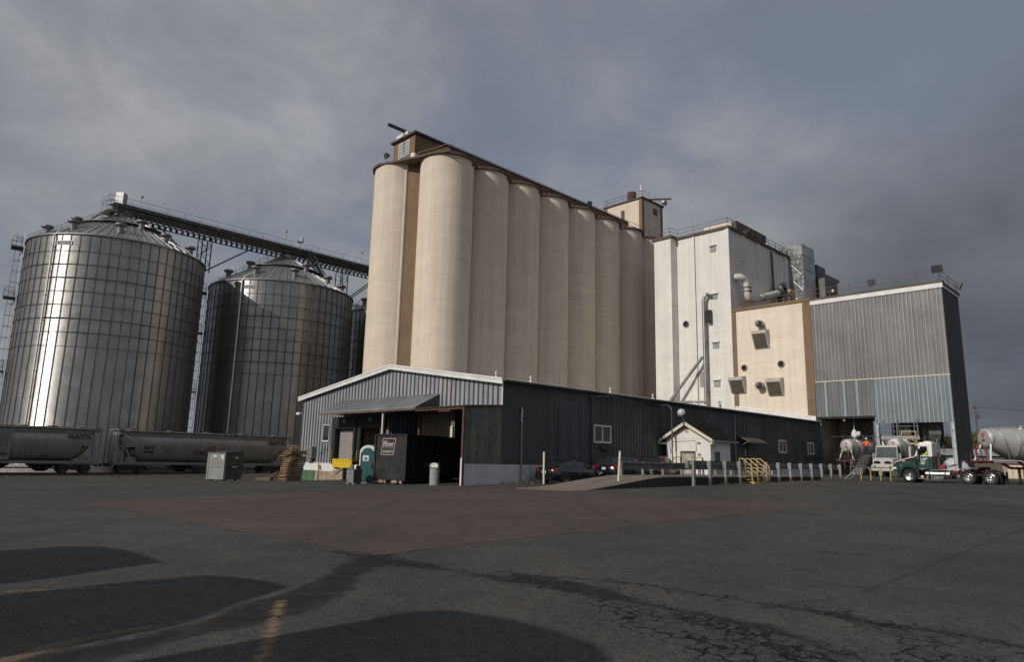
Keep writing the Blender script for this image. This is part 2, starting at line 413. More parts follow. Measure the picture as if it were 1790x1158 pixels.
M['pole_wood'] = mat('grey pole timber', (.11, .09, .075), .9, 0, .25, 3)
M['wash_grey'] = mat('grey moulded plastic', (.20, .21, .205), .55, 0, .1, 2)
M['post_grey'] = mat('galvanised post', (.30, .30, .295), .5, .4, .18, 2.2, streak=.2)
M['rail_galv'] = mat('dull guard rail', (.15, .155, .165), .45, .6, .2, 1.2, streak=.15)
M['shingle'] = mat('brown roof shingles', (.021, .016, .0125), .95, 0, .3, 3, grain=.25, gs=8, bump=.5, spec=.05)
M['mail_white'] = mat('white mailbox', (.72, .72, .70), .4, 0, .06, 2)
M['ball'] = mat('translucent globe', (.50, .52, .53), .3, 0, .1, 3)
# ------------------------------------------------------------------ ground
def seg_dist(P, pts, widths):
    """signed distance (negative inside) of points P to a tapering polyline"""
    best = np.full(len(P), 1e9)
    for (a, wa), (b, wb) in zip(zip(pts[:-1], widths[:-1]), zip(pts[1:], widths[1:])):
        a = np.array(a); b = np.array(b); d = b - a
        t = np.clip(((P - a) @ d) / (d @ d), 0, 1)
        q = a + t[:, None] * d
        best = np.minimum(best, np.hypot(*(P - q).T) - (wa + (wb - wa) * t))
    return best
def sstep(x, a, b):
    t = np.clip((x - a) / (b - a), 0, 1); return t * t * (3 - 2 * t)
def fbm(P, sc, oct=4, seed=0):
    out = np.zeros(len(P)); amp = .5
    rs = np.random.RandomState(seed)
    for k in range(oct):
        T = rs.rand(64, 64); q = P * sc; i = np.floor(q).astype(int); f = q - i; f = f * f * (3 - 2 * f)
        g = lambda dx, dy: T[(i[:, 0] + dx) % 64, (i[:, 1] + dy) % 64]
        out += amp * ((g(0, 0) * (1 - f[:, 0]) + g(1, 0) * f[:, 0]) * (1 - f[:, 1]) + (g(0, 1) * (1 - f[:, 0]) + g(1, 1) * f[:, 0]) * f[:, 1])
        sc *= 2.1; amp *= .5
    return out - .47

def ground_material():
    m = bpy.data.materials.new('asphalt'); m.use_nodes = True; t = NT(m.node_tree); b = t.n['Principled BSDF']
    O = t.new('ShaderNodeTexCoord').outputs['Object']
    def attr(n):
        a = t.new('ShaderNodeAttribute'); a.attribute_name = n; return a.outputs['Fac']
    big = t.noise(O, .16, 5, .6); mid = t.noise(t.scl(O, (1, 1, 1), (3, 9, 0)), .9, 6, .65); sm = t.noise(O, 9, 5, .72); agg = t.noise(O, 46, 3, .75)
    f = t.rng(big, .3, .7, .80, 1.15)
    f = t.math('MULTIPLY', f, t.rng(mid, .3, .7, .84, 1.13))
    f = t.math('MULTIPLY', f, t.rng(sm, .3, .7, .72, 1.28))
    f = t.math('MULTIPLY', f, t.rng(agg, .3, .7, .40, 1.75))
    v = t.new('ShaderNodeVectorMath', operation='SCALE'); v.inputs[0].default_value = (.071, .067, .0625); t.link(f, v.inputs['Scale'])
    c = v.outputs[0]
    # pale stone chips
    vo = t.new('ShaderNodeTexVoronoi', feature='F1'); t.link(O, vo.inputs['Vector']); vo.inputs['Scale'].default_value = 20
    chip = t.math('LESS_THAN', vo.outputs['Distance'], .14)
    pick = t.sep(vo.outputs['Color'])[0]
    chip = t.math('MULTIPLY', chip, t.math('GREATER_THAN', pick, .72))
    c = t.mix(t.math('MULTIPLY', chip, .7), c, (.20, .185, .165, 1))
    # old tyre sweeps and faint stains
    sw = t.noise(t.scl(O, (.28, .05, 1), rot=(0, 0, .62)), 1.3, 5, .6)
    c = t.mix(t.rng(sw, .5, .68, 0, .32, True), c, (.034, .032, .031, 1))
    oil = t.rng(t.noise(t.scl(O, (1, 1, 1), (31, 4, 0)), .55, 6, .62), .64, .74, 0, .35, True)
    c = t.mix(oil, c, (.03, .028, .026, 1))
    # alligator cracking inside the worn areas
    wob = t.new('ShaderNodeTexNoise'); t.link(O, wob.inputs['Vector']); wob.inputs['Scale'].default_value = 3.2; wob.inputs['Detail'].default_value = 5; wob.inputs['Roughness'].default_value = .65
    ad = t.new('ShaderNodeVectorMath', operation='MULTIPLY_ADD'); t.link(wob.outputs['Color'], ad.inputs[0]); ad.inputs[1].default_value = (.34, .34, 0); t.link(O, ad.inputs[2])
    cr = t.new('ShaderNodeTexVoronoi', feature='DISTANCE_TO_EDGE'); t.link(ad.outputs[0], cr.inputs['Vector']); cr.inputs['Scale'].default_value = 4.6
    cr2 = t.new('ShaderNodeTexVoronoi', feature='DISTANCE_TO_EDGE'); t.link(ad.outputs[0], cr2.inputs['Vector']); cr2.inputs['Scale'].default_value = 10.5
    ga = attr('gator')
    brk = t.noise(t.scl(O, (1, 1, 1), (5, 1, 0)), 2.6, 5, .7)
    wd = t.math('MULTIPLY', t.rng(brk, .36, .66, .0, 1.9), t.math('MULTIPLY', ga, .085))
    line = t.math('SUBTRACT', 1, t.math('DIVIDE', cr.outputs['Distance'], t.math('MAXIMUM', wd, .001)), clamp=True)
    wd2 = t.math('MULTIPLY', t.math('MULTIPLY', t.rng(ga, .45, 1, 0, 1), t.rng(brk, .40, .62, 0, 1.5)), .085)
    line2 = t.math('SUBTRACT', 1, t.math('DIVIDE', cr2.outputs['Distance'], t.math('MAXIMUM', wd2, .0008)), clamp=True)
    line = t.math('MAXIMUM', t.math('MULTIPLY', line, 1.8, clamp=True), t.math('MULTIPLY', line2, t.rng(ga, .45, .8, 0, 1.4), clamp=True), clamp=True)
    fill = t.math('MULTIPLY', t.rng(t.noise(ad.outputs[0], 6.5, 6, .75), .50, .56, 0, 1, True), t.rng(ga, .66, .95, 0, 1))
    line = t.math('MAXIMUM', line, fill, clamp=True)
    dk = attr('dark')
    c = t.mix(t.math('MULTIPLY', t.math('MULTIPLY', dk, t.rng(sm, .3, .7, .8, 1.0)), .97), c, (.0135, .0128, .0125, 1))
    c = t.mix(t.math('MULTIPLY', line, .97), c, (.010, .009, .008, 1))
    ye = attr('yellow')
    yk = t.math('MULTIPLY', ye, t.rng(t.noise(t.scl(O, (1, 1, 1), (2, 5, 0)), 9, 6, .75), .40, .52, 0, 1, True))
    yk = t.math('MULTIPLY', yk, t.math('SUBTRACT', 1, line))
    c = t.mix(yk, c, (.21, .15, .09, 1))
    gv = attr('grit')
    c = t.mix(t.math('MULTIPLY', gv, t.rng(sm, .4, .6, 0, .8)), c, (.12, .10, .08, 1))
    t.link(c, b.inputs['Base Color'])
    t.link(t.math('SUBTRACT', .88, t.math('MULTIPLY', dk, .12)), b.inputs['Roughness']); b.inputs['Specular IOR Level'].default_value = .14
    h = t.math('ADD', t.math('MULTIPLY', agg, .5), t.math('ADD', t.math('MULTIPLY', sm, .6), t.math('MULTIPLY', mid, .8)))
    h = t.math('SUBTRACT', h, t.math('MULTIPLY', line, 1.6))
    bp = t.new('ShaderNodeBump'); bp.inputs['Strength'].default_value = .5; bp.inputs['Distance'].default_value = .012
    t.link(h, bp.inputs['Height']); t.link(bp.outputs[0], b.inputs['Normal'])
    return m

def build_ground():
    fx = list(np.arange(-8.0, 12.6, .055)); fy = list(np.arange(4.0, 17.0, .055))
    def grow(a, step, lim, sgn):
        out = []; x = a; st = step
        while abs(x) < lim: x += sgn * st; out.append(x); st = min(st * 1.35, 400) if abs(x) > 78 else min(st * 1.25, 3.0)
        return out
    xs = grow(fx[0], .1, 4000, -1)[::-1] + fx + grow(fx[-1], .1, 4000, 1)
    ys = grow(fy[0], .1, 2500, -1)[::-1] + fy + grow(fy[-1], .1, 4500, 1)
    X, Y = np.meshgrid(np.array(xs), np.array(ys)); nx, ny = len(xs), len(ys)
    x = X.ravel(); y = Y.ravel(); z = gzn(x, y)
    co = np.column_stack([x, y, z])
    idx = np.arange(nx * ny).reshape(ny, nx)
    q = np.stack([idx[:-1, :-1], idx[:-1, 1:], idx[1:, 1:], idx[1:, :-1]], -1).reshape(-1, 4)
    me = bpy.data.meshes.new('ground'); me.from_pydata(co.tolist(), [], q.tolist())
    P = co[:, :2]
    near = (x > -9) & (x < 13) & (y > 3.5) & (y < 18)
    Pn = P[near]
    n1 = fbm(Pn, 1.3, 5, 1); n2 = fbm(Pn, 5.5, 4, 2); n3 = fbm(Pn, .9, 4, 5); n4 = fbm(Pn, 11, 4, 8)
    n5 = fbm(Pn, 24, 3, 12); wob = n1 * .40 + n2 * .26 + n4 * .20 + n5 * .12
    # dark damp seam running from the corner of the brown patch towards the camera, and the two sealed seams going right
    A = seg_dist(Pn, [(-2.1, 11.55), (-2.13, 10.5), (-2.14, 9.5), (-2.22, 8.5), (-2.42, 7.7), (-2.66, 7.0), (-3.0, 6.4), (-3.5, 5.7)], [.30, .40, .24, .34, .40, .32, .26, .30]) + wob * 1.1
    B = seg_dist(Pn, [(-2.9, 12.05), (-1.6, 10.74), (-.68, 9.94), (.11, 9.27), (.54, 8.99)], [.08, .30, .10, .16, .1]) + wob * .7
    C = seg_dist(Pn, [(.04, 9.94), (.3, 9.5), (.62, 9.05), (1.06, 8.52), (1.48, 7.88), (1.96, 7.34), (2.44, 6.76), (2.71, 6.17), (2.86, 5.71)], [.05, .2, .32, .26, .12, .09, .11, .09, .04]) + wob * .55
    D = seg_dist(Pn, [(.42, 9.58), (1.23, 9.3), (1.7, 9.03), (2.41, 8.28), (2.98, 7.71), (3.37, 7.37), (3.5, 7.0), (4.0, 6.68), (4.4, 6.15)], [.05, .06, .05, .04, .07, .13, .11, .07, .03]) + wob * .42
    dark = np.maximum.reduce([sstep(-A, -.07, .09), sstep(-B, -.05, .08), sstep(-C, -.05, .06), sstep(-D, -.04, .05)])
    dark *= np.clip(.92 + 1.0 * (n2 + n4 * .8), .55, 1)
    J = seg_dist(Pn, [(2.79, 7.71), (4.13, 8.4), (5.81, 10.13), (10.09, 14.52), (12.08, 16.48)], [.03, .02, .02, .02, .02]) + np.abs(n2) * .12
    E_ = seg_dist(Pn, [(-2.1, 11.5), (.15, 14.14), (2.87, 16.64)], [.06, .03, .02]) + n2 * .16
    S_ = seg_dist(Pn, [(5.43, 12.16), (5.88, 11.89)], [.12, .05]) + n2 * .3
    dark = np.maximum.reduce([dark, sstep(-J, -.05, .03) * .7, sstep(-E_, -.04, .06) * .8, sstep(-S_, -.05, .1) * .8])
    for k, (x0, y0, L) in enumerate([(-3.7, 6.9, .9), (3.0, 10.5, 1.6), (-.4, 6.6, .7), (4.2, 8.9, 1.2), (6.0, 13.2, 2.0), (-.6, 8.2, .8), (.2, 12.4, 1.4), (7.2, 10.4, 1.7), (-4.6, 11.0, 1.5)]):
        K = seg_dist(Pn, [(x0, y0), (x0 + L * .5, y0 - L * .3 + .1 * k), (x0 + L, y0 - L * .2)], [.012, .018, .006]) + np.abs(n2) * .07
        dark = np.maximum(dark, sstep(-K, -.03, .012) * .6)
    g1 = seg_dist(Pn, [(.75, 8.75), (1.25, 7.75), (1.55, 7.1), (1.9, 6.5), (2.3, 5.8), (2.6, 5.2)], [.10, .40, .60, .70, .72, .72]) + n3 * .35
    g2 = seg_dist(Pn, [(3.3, 7.35), (3.62, 6.75), (3.6, 6.2), (3.5, 5.2)], [.14, .34, .48, .5]) + n3 * .25
    g3 = np.minimum(np.minimum(C, D), B) - .16 + n2 * .2
    gat = np.maximum.reduce([sstep(-g1, -.25, .42), sstep(-g2, -.2, .3), sstep(-g3, -.12, .1) * .62])
    # the smoother sealed tongue between the two seams stays whole
    T = seg_dist(Pn, [(1.75, 8.25), (2.3, 7.55), (2.85, 6.9), (3.05, 6.3)], [.1, .24, .34, .22]) + n1 * .12
    gat *= 1 - sstep(-T, -.06, .04)
    core = seg_dist(Pn, [(1.75, 7.3), (2.1, 6.7), (2.45, 6.0), (2.55, 5.4)], [.12, .22, .28, .3]) + n1 * .5
    gat = np.maximum(gat * .7, np.minimum(gat, 1) * (.7 + .3 * sstep(-core, -.15, .2)))
    F1 = seg_dist(Pn, [(-2.47, 7.95), (-2.3, 7.3), (-2.1, 6.51), (-1.93, 5.87), (-1.8, 5.2)], [.046] * 5) + n2 * .035
    F2 = seg_dist(Pn, [(-5.91, 8.52), (-5.09, 8.73), (-4.21, 8.92), (-3.9, 8.97)], [.035, .03, .02, .01])
    F3 = seg_dist(Pn, [(-3.95, 5.5), (-3.72, 6.32), (-3.34, 6.75), (-2.87, 7.25)], [.10, .08, .06, .02]) + n2 * .08
    yel = np.maximum.reduce([sstep(-F1, -.012, .012), sstep(-F2, -.01, .01) * .8, sstep(-F3, -.02, .03) * .6])
    for nm, arr in (('dark', dark), ('gator', gat), ('yellow', yel)):
        full = np.zeros(nx * ny, dtype=np.float32); full[near] = arr
        me.attributes.new(nm, 'FLOAT', 'POINT').data.foreach_set('value', full)
    u = (x - ORG.x) * UD.x + (y - ORG.y) * UD.y; v = (x - ORG.x) * VD.x + (y - ORG.y) * VD.y
    grit = (sstep(v, 40.5, 42.5) * (1 - sstep(v, 75, 90))).astype(np.float32)
    me.attributes.new('grit', 'FLOAT', 'POINT').data.foreach_set('value', grit)
    me.polygons.foreach_set('use_smooth', np.ones(len(me.polygons), dtype=bool))
    me.materials.append(ground_material())
    o = bpy.data.objects.new('ground', me); COL.objects.link(o); structure(o)

def sheet(name, pts_fn, nu, nv, m, lift):
    """a thin sheet laid over the ground; pts_fn(a, b) gives world xy"""
    mb = MB(); V = []
    for i in range(nu + 1):
        row = []
        for j in range(nv + 1):
            x, y = pts_fn(i / nu, j / nv); row.append(mb.p((x, y, gz(x, y) + lift)))
        V.append(row)
    for i in range(nu):
        for j in range(nv): mb.face([V[i][j], V[i + 1][j], V[i + 1][j + 1], V[i][j + 1]], True)
    return mb.build(name, m)

def build_patch():
    m = bpy.data.materials.new('brown asphalt'); m.use_nodes = True; t = NT(m.node_tree); b = t.n['Principled BSDF']
    O = t.new('ShaderNodeTexCoord').outputs['Object']
    big = t.noise(O, .22, 6, .6); sm = t.noise(O, 8, 5, .72); agg = t.noise(O, 42, 3, .75)
    f = t.math('MULTIPLY', t.rng(big, .3, .7, .80, 1.16), t.math('MULTIPLY', t.rng(sm, .3, .7, .74, 1.26), t.rng(agg, .3, .7, .45, 1.7)))
    v = t.new('ShaderNodeVectorMath', operation='SCALE'); v.inputs[0].default_value = (.076, .0605, .0555); t.link(f, v.inputs['Scale'])
    sw = t.noise(t.scl(O, (.9, .07, 1), rot=(0, 0, -.75)), 1.0, 5, .6)
    c = t.mix(t.rng(sw, .48, .66, 0, .45, True), v.outputs[0], (.046, .040, .038, 1))
    sand = t.rng(t.noise(t.scl(O, (.12, .5, 1), rot=(0, 0, .1)), 1.0, 6, .6), .55, .72, 0, .5, True)
    c = t.mix(sand, c, (.125, .098, .078, 1))
    vo = t.new('ShaderNodeTexVoronoi', feature='F1'); t.link(O, vo.inputs['Vector']); vo.inputs['Scale'].default_value = 26
    chip = t.math('MULTIPLY', t.math('LESS_THAN', vo.outputs['Distance'], .15), t.math('GREATER_THAN', t.sep(vo.outputs['Color'])[0], .7))
    c = t.mix(t.math('MULTIPLY', chip, .5), c, (.21, .16, .13, 1))
    t.link(c, b.inputs['Base Color']); b.inputs['Roughness'].default_value = .9; b.inputs['Specular IOR Level'].default_value = .25
    bp = t.new('ShaderNodeBump'); bp.inputs['Strength'].default_value = .5; bp.inputs['Distance'].default_value = .012
    t.link(t.math('ADD', agg, sm), bp.inputs['Height']); t.link(bp.outputs[0], b.inputs['Normal'])
    rs = random.Random(3)
    ja = [rs.uniform(-.07, .07) for _ in range(400)]
    def f(a, q):
        uu = 18.5 * a; vv = 19.5 * q
        if a == 0: uu += ja[int(q * 160)]
        if q == 0: vv += ja[200 + int(a * 160)]
        p = Vector((-2.1, 11.56, 0)) + UD * uu + VD * vv; return p.x, p.y
    structure(sheet('pavement_patch', f, 90, 100, m, .004))
build_ground(); build_patch()

def build_verge():
    gm = mat('dry verge', (.085, .08, .04), .95, 0, .35, 1.2, grain=.3)
    def f(a, b):
        p = W(-34 + 66 * a, 41.3 + 2.2 * b + .5 * sin(a * 37) * (1 - b)); return p.x, p.y
    o = sheet('grass_verge', f, 120, 4, gm, .006); structure(o)
    mb = MB(); rs = random.Random(11)
    for i in range(5200):
        u = rs.uniform(-33, 20); v = rs.gauss(42.1, .45)
        if not 41.2 < v < 43.4: continue
        p = W(u, v); z = gz(p.x, p.y); h = rs.uniform(.05, .20); a = rs.uniform(0, 2 * pi); d = Vector((cos(a), sin(a), 0)) * rs.uniform(.015, .04)
        ln = Vector((rs.uniform(-.06, .06), rs.uniform(-.06, .06), h))
        b0 = Vector((p.x, p.y, z)); mb.poly([b0 - d, b0 + d, b0 + ln])
    g2 = mat('verge grass', (.10, .105, .035), .9, 0, .45, .8)
    o = mb.build('verge_grass', g2); tag(o, 'rough yellow green grass along the railway in front of the hopper cars', 'grass'); o['kind'] = 'stuff'
build_verge()

def build_track():
    zb = -1.02
    root = uthing('railway_track', 'steel railway track under the grey hopper cars', 'railway track', 0, 46, zb)
    o = (0, 46, zb)
    mb = MB(o)
    for s in (-.75, .75): mb.box((-60, 46 + s - .035, zb + .1), (29, 46 + s + .035, zb + .24)); mb.box((-60, 46 + s - .07, zb + .09), (29, 46 + s + .07, zb + .105))
    mb.build('rail', M['rust'], root)
    mb = MB(o)
    for k in range(150): mb.box((-59 + k * .58, 44.75, zb - .12), (-58.78 + k * .58, 47.25, zb + .09))
    mb.build('sleeper', M['pole_wood'], root)
    bal = mat('ballast', (.16, .145, .125), .95, 0, .35, 3, grain=.35, gs=9, bump=.8, bs=9)
    mb = MB()
    R = []
    for u in range(-62, 32, 2):
        R.append([W(u, v, h) for v, h in ((43.2, gz(*W(u, 43.2).xy) - .1), (44.3, zb + .03), (47.7, zb + .03), (48.9, gz(*W(u, 48.9).xy) - .1))])
    mb.loft(R, caps=False, smooth=False, closed=False)
    structure(mb.build('track_bed', bal))
build_track()
# ------------------------------------------------------------------ grain bins
def make_bin(cx, cy, R, zeave, zpeak, label, ladder_az, pipe_az, sign_az, detail=True):
    """cx, cy centre; azimuths are compass angles in degrees"""
    zb = gz(cx, cy) - .1
    root = thing('grain_bin', label, 'grain bin', (cx, cy, zb), 0, 'corrugated steel grain bins')
    H = zeave - zb; HP = zpeak - zb
    P = lambda az, r, z: Vector((r * sin(radians(az)), r * cos(radians(az)), z))
    mb = MB(); mb.lathe((0, 0, 0), [(R + .35, -.3), (R + .35, 1.0), (R - .2, 1.02)], 90); mb.build('foundation', M['conc'], root)
    mb = MB(); mb.lathe((0, 0, 0), [(R, 1.0), (R, H)], 180)
    n = 60
    for k in range(n):
        a = 2 * pi * k / n
        for r0, r1, w in ((R - .01, R + .055, .075),):
            c, s_ = cos(a), sin(a)
            q = lambda r, t, z: (r * c - t * s_, r * s_ + t * c, z)
            mb.mi = 1
            mb.hexa([q(r0, -w, 1.0), q(r1, -w * .6, 1.0), q(r1, w * .6, 1.0), q(r0, w, 1.0)], [q(r0, -w, H - .05), q(r1, -w * .6, H - .05), q(r1, w * .6, H - .05), q(r0, w, H - .05)])
    mb.build('wall', [M['bin'], M['galv_dark']], root)
    mb = MB(); mb.tube([(cos(2 * pi * k / 120) * (R + .09), sin(2 * pi * k / 120) * (R + .085), 0) for k in range(120)], .03, 6, closed=True)
    ring = mb.build('wind_ring', M['galv_dark'], root); z0 = H - 1.95; ring.location.z = z0
    for k in range(1, 8):
        o = ring.copy(); COL.objects.link(o); o.parent = root; o.location.z = z0 - k * 1.47
    # roof: cone of ribbed sheets
    mb = MB(); rt = .9
    mb.lathe((0, 0, 0), [(R + .16, H - .10), (R + .16, H + .02), (R, H + .06), (rt, HP)], 120)
    for k in range(60):
        a = 2 * pi * (k + .5) / 60; c, s_ = cos(a), sin(a); w = .045; h = .09
        q = lambda r, t, z: (r * c - t * s_, r * s_ + t * c, z)
        zr = lambda r: H + .06 + (HP - H - .06) * (R - r) / (R - rt)
        r0, r1 = R + .02, (1.3 if k % 2 else 3.4)
        mb.hexa([q(r0, -w, zr(r0)), q(r0, w, zr(r0)), q(r1, w, zr(r1)), q(r1, -w, zr(r1))], [q(r0, -w * .5, zr(r0) + h), q(r0, w * .5, zr(r0) + h), q(r1, w * .5, zr(r1) + h), q(r1, -w * .5, zr(r1) + h)])
    mb.build('roof', M['roof_galv'], root)
    mb = MB(); mb.lathe((0, 0, 0), [(rt + .12, HP - .15), (rt + .12, HP + .3), (rt * .55, HP + .55), (0.01, HP + .6)], 24); mb.build('roof_cap', M['galv'], root)
    mb = MB(); rm = R * .50; zm = zr(rm)
    mb.lathe((0, 0, 0), [(rm - .25, zm + .25), (rm + .3, zm + .22), (rm + .3, zm + .12), (rm - .25, zm + .15)], 60)
    for k in range(20):
        a = 2 * pi * k / 20; mb.cyl((rm * cos(a), rm * sin(a), zm - .1), (rm * cos(a), rm * sin(a), zm + .2), .04, n=5)
    mb.build('roof_ring', M['galv_dark'], root)
    # mushroom roof vents
    mb = MB(); mb.lathe((0, 0, 0), [(.33, -.4), (.33, .62), (.34, .66), (.58, .69), (.62, .75), (.62, .87), (.55, .98), (.25, 1.05), (.01, 1.06)], 20)
    vent = mb.build('roof_vent', M['vent_grey'], root)
    spots = [(R * .83, az) for az in range(8, 360, 36)] + [(R * .55, az) for az in (40, 130, 220, 300)]
    for i, (r, az) in enumerate(spots):
        o = vent if i == 0 else vent.copy()
        if i: COL.objects.link(o); o.parent = root
        o.location = P(az, r, zr(r))
    # caged ladder with rest platforms
    mb = MB()
    e = P(ladder_az + 90, 1, 0); e.z = 0
    for s in (-.25, .25): mb.tube([P(ladder_az, R + .22, 1.0) + e * s, P(ladder_az, R + .22, H + 1.0) + e * s], .03, 5)
    for k in range(int(H / .45)): z = 1.2 + k * .45; mb.tube([P(ladder_az, R + .22, z) - e * .25, P(ladder_az, R + .22, z) + e * .25], .018, 4)
    zz = 3.2
    hoop = lambda z: [P(ladder_az, R + .22 + .72 * sin(t), z) + e * (-.36 * cos(t)) for t in [pi * i / 8 for i in range(9)]]
    while zz < H + .9:
        mb.tube(hoop(zz), .022, 4); zz += 1.25
    for i in (1, 3, 4, 5, 7):
        t = pi * i / 8; mb.tube([P(ladder_az, R + .22 + .72 * sin(t), 3.2) + e * (-.36 * cos(t)), P(ladder_az, R + .22 + .72 * sin(t), H + .9) + e * (-.36 * cos(t))], .016, 4)
    mb.build('ladder', M['galv'], root)
    for z in (H * .42, H * .74, H - .9):
        mb = MB(); c = P(ladder_az, R + .75, z); rr = P(ladder_az, 1, 0)
        mb.rbox(c, (1.9, 1.1, .08), Matrix((e, rr, Vector((0, 0, 1)))).transposed())
        for a, b in ((-.95, .55), (.95, .55), (.95, -.4), (-.95, -.4)):
            mb.tube([c + e * a + rr * b, c + e * a + rr * b + Vector((0, 0, 1.1))], .025, 4)
        for h in (.55, 1.1): mb.tube([c + e * -.95 + rr * -.4 + Vector((0, 0, h)), c + e * -.95 + rr * .55 + Vector((0, 0, h)), c + e * .95 + rr * .55 + Vector((0, 0, h)), c + e * .95 + rr * -.4 + Vector((0, 0, h))], .025, 4)
        mb.beam(c - rr * .5, c + rr * .3 - Vector((0, 0, .8)) - rr * .6, .06, .06)
        mb.build('ladder_platform', M['galv_dark'], root)
    # roof stair with handrails from the ladder up to the peak
    mb = MB()
    q0, q1 = P(ladder_az + 8, R * .99, zr(R * .99)), P(ladder_az + 8, 1.5, zr(1.5))
    sd = (q1 - q0).cross(Vector((0, 0, 1))).normalized()
    for s in (-.35, .35):
        mb.tube([q0 + sd * s + Vector((0, 0, 1.05)), q1 + sd * s + Vector((0, 0, 1.05))], .03, 5)
        mb.tube([q0 + sd * s + Vector((0, 0, .55)), q1 + sd * s + Vector((0, 0, .55))], .022, 5)
        for k in range(9):
            q = q0.lerp(q1, k / 8) + sd * s; mb.tube([q, q + Vector((0, 0, 1.05))], .025, 4)
    for k in range(30):
        q = q0.lerp(q1, k / 29) + Vector((0, 0, .12)); mb.tube([q - sd * .35, q + sd * .35], .03, 4)
    mb.build('roof_stair', M['galv'], root)
    # pale cable pipe down the wall
    mb = MB()
    mb.tube([P(pipe_az - 3.5, R * .80, zr(R * .80) + .22), P(pipe_az, R - .3, H + .45), P(pipe_az, R + .22, H - .35), P(pipe_az, R + .22, 1.0)], .095, 8)
    for k in range(9):
        z = 2.5 + k * (H - 4) / 8; mb.tube([P(pipe_az, R, z), P(pipe_az, R + .33, z)], .05, 5)
    mb.build('cable_pipe', M['white_trim'], root)
    if detail:
        c = P(sign_az, R + .085, H - 1.05); rr = P(sign_az - 90, 1, 0); rr.z = 0
        pm = mat('sign plate', (.30, .30, .29), .4, .4, .08, 2)
        mb = MB(); W_ = 1.75; seg = 8
        f = [P(sign_az - (-1) * (i / seg - .5) * W_ / R * 180 / pi, R + .07, H - 1.28) for i in range(seg + 1)]
        g_ = [q + Vector((0, 0, .46)) for q in f]
        mb.loft([f, g_], caps=False, smooth=True, closed=False)
        mb.build('sign_plate', pm, root)
        word = 'BROCK'
        for i, ch in enumerate(word):
            az = sign_az - (i - 2) * .31 / R * 180 / pi
            text('lettering', ch, .27, P(az, R + .09, H - 1.05), P(az - 90, 1, 0), (0, 0, 1), M['letter_black'], root, bold=.02)
    for az in (sign_az - 18, sign_az - 75):
        mb = MB(); c = P(az, R + .25, 2.4)
        mb.lathe(c, [(.05, -.35), (.22, -.3), (.26, 0), (.2, .2), (.05, .3)], 12); mb.tube([c, P(az, R, 2.7)], .05, 5)
        mb.build('wall_lamp', M['galv_dark'], root)
    return root

BINS = [(-47.6, 79.85, 9.35, 24.3, 29.6), (-32.7, 94.7, 9.65, 23.5, 29.1), (-17.6, 109.9, 9.65, 23.5, 29.1)]
make_bin(*BINS[0], 'nearest corrugated steel grain bin at the left edge behind the first hopper car', 232, 191, 184)
make_bin(*BINS[1], 'middle corrugated steel grain bin, half in shade, behind the second hopper car', 245, 192, 188)
make_bin(*BINS[2], 'farthest steel grain bin, only a sliver showing beside the cream silos', 245, 195, 190, False)

